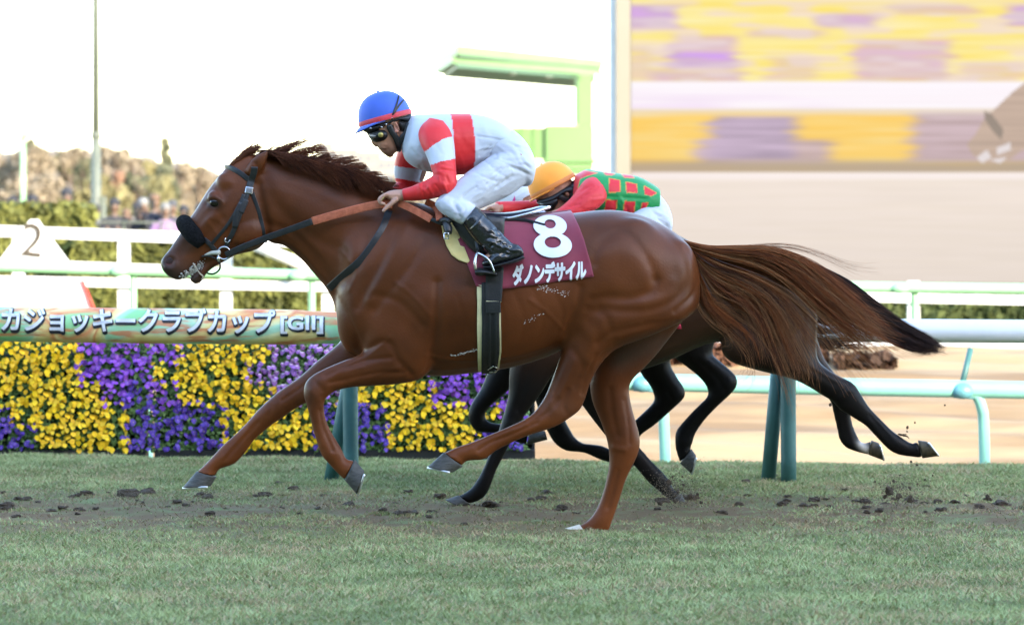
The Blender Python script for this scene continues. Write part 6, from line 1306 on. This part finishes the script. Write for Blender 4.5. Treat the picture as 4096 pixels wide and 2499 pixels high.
for path, w_ in (([(1522, 502), (1548, 484), (1566, 468), (1582, 430), (1590, 404), (1594, 386)], 7), ([(1560, 478), (1580, 446), (1600, 418), (1613, 402)], 7), ([(1562, 486), (1590, 480), (1620, 464), (1644, 456)], 9)):
    smoothmesh('goggle_strap', [strap(HT, path, w_, D, .004, .003)], m_rubber, hm)
smoothmesh('harness', [loft([(1450, 510, 1456, 528, .045), (1470, 504, 1478, 534, .076), (1500, 496, 1508, 530, .086), (1535, 488, 1534, 516, .089), (1570, 478, 1562, 500, .088), (1612, 466, 1600, 488, .085), (1640, 456, 1636, 500, .065), (1646, 456, 1646, 486, .04)], D, 20, 3)], m_rubber, hm)
for sg in (-1, 1):
    smoothmesh('chin_strap', [tube([P(1556, 500, D+.084*sg), P(1566, 525, D+.082*sg), P(1584, 552, D+.074*sg), P(1594, 585, D+.060*sg), P(1596, 604, D+.03*sg)], [.013, .014, .014, .012, .009], 10, 3, .4, (0, 1, 0)), tube([P(1634, 492, D+.072*sg), P(1626, 530, D+.076*sg), P(1606, 556, D+.073*sg), P(1594, 580, D+.062*sg)], [.014, .013, .014, .010], 10, 3, .4, (0, 1, 0))], m_rubber, hm)
    smoothmesh('strap_tail', [tube([P(1594, 600, D+.03*sg), P(1600, 604, D), P(1594, 606, D)], .005, 8)], m_rubber, hm)
for x, y in ((1483, 514), (1527, 509), (1545, 498), (1567, 472)): smoothmesh('rivet', [ell(P(x, y, D-.092 if x > 1500 else D-.084), (.005, .004, .004), n=10)], m_steel, hm)
gg = empty('goggles', tuple(P(1500, 545, D)), 'black racing goggles with a brass side button and smoky lens on the front rider', 'goggles')
smoothmesh('goggle_frame', [loft([(1468, 526, 1484, 562, .046), (1482, 518, 1500, 572, .068), (1500, 512, 1514, 577, .080), (1520, 508, 1527, 577, .087), (1540, 512, 1543, 570, .090), (1552, 526, 1552, 556, .084)], D, 20, 3)], m_rubber, gg)
smoothmesh('goggle_lens', [loft([(1466, 531, 1480, 556, .040), (1474, 527, 1490, 566, .062), (1488, 530, 1500, 564, .076), (1504, 534, 1508, 560, .0835)], D, 18, 3)], m_lens, gg)
for sg in (-1, 1): smoothmesh('goggle_button', [tube([P(1523, 540, D+.086*sg), P(1523, 540, D+.096*sg)], .0125, 18)], m_gold, gg)
tor = [(1640, 466, 1604, 596, .072), (1650, 462, 1612, 618, .10), (1672, 459, 1626, 645, .15), (1719, 456, 1670, 675, .188), (1790, 454, 1742, 694, .196), (1850, 454, 1818, 702, .188), (1900, 456, 1885, 694, .176), (1959, 468, 1930, 676, .166), (2015, 494, 1975, 660, .162), (2050, 522, 2005, 660, .160)]
def torc(p_, co_):
    l = np.interp(p_[:, 1], [450, 480, 560, 640, 710], [1800, 1808, 1815, 1820, 1822]); r_ = np.interp(p_[:, 1], [450, 480, 560, 640, 710], [1880, 1890, 1900, 1900, 1890])
    C_ = np.tile(SW, (len(p_), 1)); C_[(p_[:, 0] > l) & (p_[:, 0] < r_)] = RED; g_ = (p_[:, 0] < 1625)&(p_[:, 1] > 500); return C_
coloured('silk_jacket', [loft(tor, D, 36, 5, 2.3)], .0058, torc, m_silk, rd, 2, wrinkles(26, 1620, 1700, 570, 670, 40, 60, .006, 6)+wrinkles(22, 1900, 1980, 600, 680, -30, 70, .006, 6, 5)+wrinkles(18, 1650, 1980, 480, 600, 75, 70, .0025, 9, 6)+[([(1912, 545), (1960, 552), (2015, 562)], 4, -.004, 'n')], D)
sl = [(1715, 470, 1800, 490, .06, -.09), (1684, 500, 1810, 515, .08, -.125), (1672, 535, 1816, 548, .082, -.155), (1682, 578, 1819, 588, .075, -.185), (1704, 622, 1822, 635, .068, -.21), (1722, 668, 1826, 690, .064, -.235), (1730, 700, 1828, 742, .062, -.25), (1712, 714, 1806, 775, .058, -.255), (1685, 728, 1766, 788, .052, -.25), (1650, 744, 1702, 800, .046, -.24), (1626, 752, 1648, 804, .040, -.225), (1607, 756, 1614, 802, .036, -.215)]
def slc(p_, co_):
    x, y = p_[:, 0], p_[:, 1]; b1 = np.interp(x, [1690, 1710, 1740, 1773, 1800, 1840], [612, 600, 576, 556, 548, 545]); b2 = np.interp(x, [1700, 1720, 1767, 1816, 1850], [672, 662, 645, 636, 634]); 
    C_ = np.tile(RED, (len(p_), 1)); C_[(y > b1) & (y < b2) & (x > 1688)] = SW; return C_
coloured('sleeve', [loft(sl, D, 28, 5, 2.1)], .0052, slc, m_silk, rd, 2, wrinkles(30, 1650, 1800, 700, 790, 65, 50, .006, 5, 8)+wrinkles(14, 1720, 1800, 640, 700, 15, 60, .004, 5, 9)+wrinkles(10, 1690, 1800, 500, 600, 70, 60, .003, 8, 10), D)
sf = limb([(1690, 560, .10), (1650, 620, .15), (1632, 690, .20), (1640, 742, .24), (1610, 765, .20), (1572, 782, .12)], D, [.085, .075, .066, .058, .048, .036], n=20, sub=4)
def sfc(p_, co_):
    C_ = np.tile(RED, (len(p_), 1)); b1 = 668+.12*(p_[:, 0]-1605); b2 = 712+.18*(p_[:, 0]-1580); C_[(p_[:, 1] > b1) & (p_[:, 1] < b2)] = SW; return C_
coloured('sleeve', [sf], .0058, sfc, m_silk, rd, 2, wrinkles(12, 1580, 1680, 640, 760, 20, 50, .004, 5, 12), D)
smoothmesh('collar', [loft([(1636, 470, 1602, 590, .062), (1650, 466, 1616, 606, .078)], D, 24, 3)], mat('white collar cloth', (.55, .58, .62), .6), rd)
br_ = [loft([(1985, 508, 1945, 655, .150), (2035, 512, 1995, 690, .172), (2085, 546, 2050, 728, .180), (2122, 596, 2092, 745, .172), (2141, 645, 2120, 742, .14), (2143, 680, 2134, 722, .09)], D, 32, 4, 2.2)]
for sg in (-1, 1):
    br_ += [loft([(2080, 570, 2128, 715, .095, .08*sg), (2010, 598, 2048, 775, .105, .115*sg), (1945, 635, 1985, 808, .102, .15*sg), (1880, 680, 1930, 832, .092, .19*sg), (1820, 728, 1880, 856, .08, .225*sg), (1770, 772, 1835, 872, .068, .255*sg), (1742, 805, 1790, 868, .055, .27*sg)], D, 24, 4),
            loft([(1738, 818, 1790, 776, .050, .272*sg), (1758, 846, 1830, 790, .062, .275*sg), (1800, 876, 1868, 806, .064, .285*sg), (1850, 900, 1905, 828, .058, .295*sg)], D, 20, 4)]
me = remeshed(br_, .0058, 3); sculpt(me, wrinkles(46, 1850, 2110, 560, 700, 28, 75, .0052, 6, 20)+wrinkles(26, 1850, 2080, 700, 830, -32, 90, .0055, 6, 21)+wrinkles(22, 1745, 1840, 790, 880, 50, 45, .005, 5, 22)+[([(1895, 668), (1925, 650), (1960, 636), (1985, 622)], 8, -.012, 'n'), ([(1830, 730), (1900, 690), (2000, 640)], 5, .004, 'n'), ([(2120, 720), (2030, 785), (1950, 832)], 9, .005, 'n'), ([(1862, 830), (1848, 880)], 5, -.004, 'n')], D)
me.materials.append(m_breech); link('breeches', me, rd)
bootme = None
for sg in (-1, 1):
    o_ = .03*0; ps = [loft([(1848, 898, 1904, 824, .064, .297*sg), (1860, 914, 1920, 838, .068, .302*sg), (1884, 948, 1948, 866, .068, .31*sg), (1915, 982, 1982, 902, .060, .32*sg), (1946, 1012, 2014, 938, .050, .33*sg), (1972, 1034, 2042, 966, .046, .335*sg), (1992, 1048, 2068, 990, .042, .335*sg)], D, 24, 4),
        loft([(2088, 990, 2098, 1022, .030, .335*sg), (2066, 976, 2080, 1036, .040, .335*sg), (2030, 976, 2048, 1046, .043, .335*sg), (1996, 996, 2010, 1054, .046, .335*sg), (1965, 1020, 1976, 1062, .048, .335*sg), (1942, 1036, 1950, 1066, .044, .335*sg), (1926, 1046, 1930, 1064, .030, .335*sg)], D, 22, 4)]
    me = remeshed(ps, .0052, 3); sculpt(me, wrinkles(34, 1940, 2040, 910, 1010, 20, 55, .007, 5.5, 30)+wrinkles(10, 1960, 2060, 990, 1040, -25, 50, .005, 5, 31)+[([(1872, 925), (1905, 900), (1935, 855)], 4, .004, 'b')]+wrinkles(16, 1862, 1900, 850, 900, 50, 30, .002, 3.5, 32), D); me.materials.append(m_boot); b_ = link('boot', me, rd)
    smoothmesh('boot_sole', [loft([(2090, 1018, 2100, 1034, .034, .335*sg), (2060, 1032, 2068, 1048, .042, .335*sg), (2010, 1048, 2015, 1062, .045, .335*sg), (1960, 1060, 1963, 1074, .046, .335*sg), (1932, 1062, 1934, 1074, .034, .335*sg)], D, 18, 3)], m_rubber, b_)
    st = empty('stirrup', tuple(P(1940, 1070, D+.335*sg)), ('near' if sg < 0 else 'far')+' side stirrup of the chestnut horse, black with a steel arch', 'stirrup')
    smoothmesh('stirrup_arch', [tube([P(1902, 1078, D+(.335+.0)*sg-.055), P(1900, 1045, D+.335*sg-.055), P(1908, 1014, D+.335*sg-.03), P(1916, 1004, D+.335*sg), P(1922, 1010, D+.335*sg+.03), P(1950, 1050, D+.335*sg+.05), P(1958, 1082, D+.335*sg+.05)], .0065, 10, 4), tube([P(1910, 1010, D+.335*sg-.03), P(1940, 1026, D+.335*sg-.055), P(1962, 1050, D+.335*sg-.06), P(1978, 1092, D+.335*sg-.055)], .005, 8, 3)], m_steel, st)
    smoothmesh('stirrup_tread', [loft([(1898, 1078, 1902, 1100, .05, .335*sg), (1915, 1070, 1920, 1104, .062, .335*sg), (1950, 1078, 1952, 1100, .062, .335*sg), (1988, 1092, 1988, 1102, .05, .335*sg)], D, 16, 3)], m_rubber, st)
    smoothmesh('stirrup_leather', [tube([P(1900, 885, D+.27*sg), P(1904, 940, D+.31*sg), P(1912, 1004, D+.335*sg)], [.010]*3, 8, 3, .35, (0, 1, 0))], m_black, st)

# ---- rider in green and red checks on the dark horse
D = AD
ra = empty('person', tuple(P(2500, 800, D)), 'rider with an orange cap crouching low in green silks with red squares', 'person')
bp = [ell((2212, 752, 0), (.105, .078, .10), D, R(-35)), loft([(2150, 800, 2262, 745, .066), (2162, 822, 2275, 775, .066), (2182, 842, 2280, 800, .06), (2205, 856, 2276, 822, .05), (2225, 868, 2262, 842, .036), (2240, 870, 2256, 856, .02)], D, 18, 4), ell((2178, 845, 0), (.013, .013, .022), D, R(-40)), ell((2200, 858, 0), (.01, .02, .007), D),
      limb([(2262, 790, 0), (2310, 770, 0)], D, [.055, .065]), tube([P(2310, 775, D), P(2450, 800, D), P(2600, 870, D)], [.07, .08, .07], 12, 3), limb([(2370, 760, -.14), (2290, 840, -.23), (2180, 878, -.20)], D, [.05, .04, .028]), limb([(2340, 780, .13), (2180, 838, .12), (1990, 834, .045)], D, [.04, .028, .02])]
for sg in (-1, 1): bp += [ell((2266, 770, .074*sg), (.013, .008, .024), D, R(-30)), limb([(2630, 850, .1*sg), (2430, 985, .25*sg), (2560, 1090, .3*sg), (2640, 1170, .32*sg), (2590, 1210, .32*sg)], D, [.045, .04, .035, .03, .025])]
bp += hand(2150, 880, -.20, D, .9)+hand(1985, 832, .04, D, .8)
coloured('body', bp, .0052, lambda p_, c_: np.tile(SK, (len(p_), 1)), m_skin, ra, 3)
hm = empty('helmet', tuple(P(2210, 720, D)), 'orange jockey cap with black goggles on the second rider', 'helmet')
helmet(hm, D, (2128, 796), (2300, 704), 104, .098, OR, srgb(214, 128, 56), (2117, 806), 'orange cap')
smoothmesh('harness', [loft([(2148, 800, 2160, 818, .066), (2180, 788, 2194, 820, .090), (2220, 768, 2234, 804, .096), (2252, 750, 2264, 778, .094), (2284, 728, 2304, 790, .085), (2304, 712, 2322, 770, .06)], D, 18, 3)], m_rubber, hm)
for sg in (-1, 1): smoothmesh('chin_strap', [tube([P(2240, 785, D+.086*sg), P(2262, 800, D+.078*sg), P(2278, 812, D+.06*sg), P(2272, 826, D+.03*sg)], [.013, .014, .014, .01], 10, 3, .4, (0, 1, 0)), tube([P(2300, 740, D+.08*sg), P(2296, 770, D+.078*sg), P(2284, 800, D+.066*sg)], [.02, .018, .014], 10, 3, .4, (0, 1, 0))], m_rubber, hm)
gg = empty('goggles', tuple(P(2190, 810, D)), 'dark racing goggles worn by the rider with the orange cap', 'goggles')
smoothmesh('goggle_frame', [loft([(2146, 803, 2162, 832, .058), (2168, 792, 2188, 846, .080), (2196, 782, 2216, 842, .092), (2224, 784, 2234, 816, .090)], D, 18, 3)], m_rubber, gg)
smoothmesh('goggle_lens', [loft([(2145, 809, 2156, 820, .045), (2154, 806, 2170, 830, .068), (2166, 803, 2182, 832, .078)], D, 16, 3)], m_lens, gg)
smoothmesh('face_mask', [loft([(2205, 846, 2218, 868, .03), (2225, 830, 2240, 866, .055), (2246, 826, 2256, 850, .058)], D, 16, 3)], m_rubber, gg)
SQ = [[(2438, 714), (2478, 722), (2481, 766), (2437, 770)], [(2504, 729), (2546, 737), (2549, 771), (2508, 769)], [(2577, 744), (2626, 772), (2606, 783), (2580, 778)], [(2425, 801), (2467, 802), (2463, 842), (2420, 842)], [(2500, 806), (2540, 808), (2535, 852), (2494, 846)], [(2570, 812), (2592, 812), (2577, 844), (2562, 844)],
      [(2416, 690), (2458, 696), (2446, 701), (2424, 700)], [(2488, 697), (2528, 702), (2536, 712), (2498, 710)], [(2285, 700), (2332, 682), (2388, 692), (2350, 703), (2320, 714), (2310, 750), (2312, 800), (2280, 760)], [(2432, 866), (2470, 868), (2468, 900), (2430, 900)], [(2500, 872), (2540, 874), (2540, 900), (2500, 900)]]
EDG = np.array(srgb(206, 140, 60)[:3])
def ca_(p_, co_):
    C_ = np.tile(GRN, (len(p_), 1)); 
    for q_ in SQ:
        C_[pldist(p_, q_+[q_[0]]) < 2.6] = EDG; C_[inpoly(p_, q_)] = RED*np.array([1, 1.1, 1.3])
    return C_
coloured('silk_jacket', [loft([(2300, 700, 2285, 800, .085), (2322, 688, 2302, 835, .15), (2350, 677, 2335, 850, .18), (2390, 683, 2380, 870, .19), (2470, 693, 2460, 890, .185), (2550, 706, 2540, 900, .17), (2605, 733, 2585, 900, .168), (2640, 758, 2630, 880, .16)], D, 32, 5, 2.3)], .0060, ca_, m_silk, ra, 2, wrinkles(20, 2450, 2600, 780, 860, 70, 40, .004, 6, 40)+[([(2430, 786), (2500, 790), (2590, 796)], 6, -.004, 'n')], D)
coloured('sleeve', [loft([(2360, 700, 2415, 725, .05, -.10), (2338, 720, 2430, 765, .072, -.145), (2308, 758, 2426, 795, .07, -.18), (2280, 795, 2390, 835, .06, -.21), (2240, 830, 2320, 870, .052, -.23), (2205, 852, 2250, 896, .042, -.22), (2180, 866, 2200, 900, .036, -.2)], D, 24, 4)], .006, lambda p_, c_: np.tile(RED*np.array([.95, 1.15, 1.3]), (len(p_), 1)), m_silk, ra, 2, wrinkles(26, 2260, 2400, 740, 860, -20, 55, .005, 5, 41), D)
coloured('sleeve', [limb([(2340, 770, .12), (2260, 815, .16), (2150, 838, .13), (2060, 838, .09), (1985, 834, .045)], D, [.08, .06, .052, .044, .036], n=18)], .006, lambda p_, c_: np.tile(RED, (len(p_), 1)), m_silk, ra, 2, wrinkles(10, 2020, 2180, 815, 850, -20, 40, .003, 5, 42), D)
smoothmesh('sleeve_cuff', [limb([(2186, 860, -.205), (2170, 872, -.2)], D, [.042, .038])], m_breech, ra)
ps = [loft([(2590, 735, 2560, 880, .15), (2632, 772, 2610, 920, .168), (2668, 815, 2645, 950, .175), (2687, 862, 2670, 968, .16), (2688, 905, 2680, 962, .11)], D, 28, 4)]
for sg in (-1, 1): ps += [loft([(2640, 800, 2688, 935, .09, .08*sg), (2570, 830, 2610, 975, .1, .14*sg), (2490, 880, 2530, 1010, .088, .2*sg), (2420, 930, 2450, 1040, .065, .25*sg), (2395, 965, 2420, 1035, .05, .26*sg)], D, 20, 4), loft([(2398, 985, 2450, 950, .05, .26*sg), (2440, 1040, 2500, 980, .06, .27*sg), (2490, 1080, 2545, 1020, .055, .29*sg)], D, 18, 3)]
me = remeshed(ps, .0068, 3); sculpt(me, wrinkles(30, 2590, 2690, 790, 950, 30, 60, .006, 6, 43), D); me.materials.append(m_breech); link('breeches', me, ra)
for sg in (-1, 1):
    me = remeshed([loft([(2488, 1085, 2548, 1016, .058, .292*sg), (2520, 1110, 2585, 1050, .062, .3*sg), (2560, 1150, 2625, 1090, .052, .315*sg), (2600, 1185, 2665, 1130, .044, .33*sg)], D, 20, 4), loft([(2690, 1140, 2698, 1180, .034, .33*sg), (2640, 1135, 2655, 1200, .042, .33*sg), (2590, 1165, 2600, 1215, .045, .33*sg), (2550, 1195, 2556, 1220, .036, .33*sg)], D, 18, 4)], .007, 2); me.materials.append(m_boot); link('boot', me, ra)

# ---- third rider, mostly hidden: white cap with a pink star
D = BD
rb = empty('person', tuple(P(2350, 850, D)), 'hidden third rider, only a white cap with a pink star showing', 'person')
bp = [ell((2092, 800, 0), (.10, .076, .098), D, R(-35)), loft([(2040, 850, 2140, 800, .066), (2062, 880, 2160, 840, .062), (2090, 905, 2160, 870, .045), (2110, 915, 2140, 890, .025)], D, 16, 4), limb([(2140, 830, 0), (2200, 835, 0)], D, [.055, .065]), tube([P(2200, 835, D), P(2380, 850, D), P(2540, 900, D)], [.08, .1, .1], 12, 3)]
for sg in (-1, 1): bp += [limb([(2260, 830, .14*sg), (2180, 910, .22*sg), (2050, 930, .1*sg)], D, [.05, .04, .028]), ell((2145, 820, .074*sg), (.013, .008, .024), D), limb([(2540, 900, .1*sg), (2350, 1020, .25*sg), (2480, 1110, .3*sg), (2560, 1180, .32*sg), (2520, 1220, .32*sg)], D, [.08, .045, .04, .03, .025])]
bp += hand(2030, 925, -.1, D, .8)+hand(2030, 925, .1, D, .8)
coloured('body', bp, .0065, lambda p_, c_: np.tile(SK, (len(p_), 1)), m_skin, rb, 2)
smoothmesh('silk_jacket', [loft([(2170, 790, 2160, 900, .09), (2210, 768, 2200, 930, .17), (2300, 765, 2290, 940, .18), (2400, 772, 2390, 950, .17), (2500, 800, 2490, 960, .16)], D, 24, 3)]+[limb([(2250, 830, .15*sg), (2180, 905, .22*sg), (2070, 925, .12*sg)], D, [.07, .055, .04]) for sg in (-1, 1)], mat('pink silk', srgb(214, 90, 150), .5, c2=(.6, .6, .64), scale=2), rb)
smoothmesh('breeches', [loft([(2480, 800, 2450, 940, .15), (2540, 850, 2510, 990, .17), (2580, 910, 2560, 1020, .15), (2590, 950, 2580, 1010, .1)], D, 24, 3)]+[loft([(2540, 860, 2580, 980, .09, .1*sg), (2460, 930, 2500, 1030, .09, .16*sg), (2360, 980, 2400, 1070, .065, .25*sg)], D, 18, 3) for sg in (-1, 1)]+[loft([(2350, 1010, 2400, 980, .05, .26*sg), (2420, 1090, 2480, 1030, .058, .28*sg)], D, 16, 2) for sg in (-1, 1)], m_breech, rb)
for sg in (-1, 1): smoothmesh('boot', [loft([(2420, 1090, 2480, 1030, .058, .28*sg), (2480, 1150, 2540, 1090, .05, .3*sg), (2530, 1195, 2590, 1140, .042, .32*sg)], D, 18, 3), loft([(2610, 1150, 2618, 1190, .034, .32*sg), (2560, 1150, 2570, 1215, .042, .32*sg), (2480, 1205, 2484, 1232, .036, .32*sg)], D, 16, 3)], m_boot, rb)
hm = empty('helmet', tuple(P(2090, 780, D)), 'white jockey cap with a pink star on the hidden third rider', 'helmet')
sh = helmet(hm, D, (2004, 838), (2176, 745), 108, .096, (.66, .72, .74), (.6, .66, .68), (1992, 846), 'white cap'); HT = bvh(sh.data)
cx, cy = 2054, 828; V_ = [(cx, cy)]+[(cx+(46 if k % 2 == 0 else 17)*math.sin(k*math.pi/5+.12), cy-(46 if k % 2 == 0 else 17)*math.cos(k*math.pi/5+.12)) for k in range(10)]
Vg, Fg = [], []
for k in range(10):
    a, b_, c_ = V_[0], V_[1+k], V_[1+(k+1) % 10]; s0 = len(Vg)
    for i in range(5):
        for j in range(5-i): u, v_ = i/4, j/4; Vg.append((a[0]+(b_[0]-a[0])*u+(c_[0]-a[0])*v_, a[1]+(b_[1]-a[1])*u+(c_[1]-a[1])*v_))
    idx = {}; n_ = 0
    for i in range(5):
        for j in range(5-i): idx[(i, j)] = s0+n_; n_ += 1
    for i in range(4):
        for j in range(4-i):
            Fg.append((idx[(i, j)], idx[(i+1, j)], idx[(i, j+1)]))
            if i+j < 3: Fg.append((idx[(i+1, j)], idx[(i+1, j+1)], idx[(i, j+1)]))
pts = [hit(HT, x, y, D, .004) for x, y in Vg]; pts = [p_ if p_ is not None else P(x, y, D-.02) for p_, (x, y) in zip(pts, Vg)]
link('cap_star', mkmesh('cap_star', pts, Fg, mat('pink star cloth', srgb(232, 84, 160), .6)), hm)
smoothmesh('harness', [loft([(2040, 842, 2050, 856, .07), (2090, 816, 2100, 842, .086), (2140, 786, 2156, 820, .086), (2176, 760, 2190, 800, .06)], D, 16, 3)], m_rubber, hm)
gg = empty('goggles', tuple(P(2060, 860, D)), 'black racing goggles under the white cap of the hidden third rider', 'goggles')
smoothmesh('goggle_frame', [loft([(2034, 848, 2046, 868, .05), (2054, 842, 2070, 878, .074), (2084, 834, 2096, 870, .084)], D, 16, 3)], m_rubber, gg)
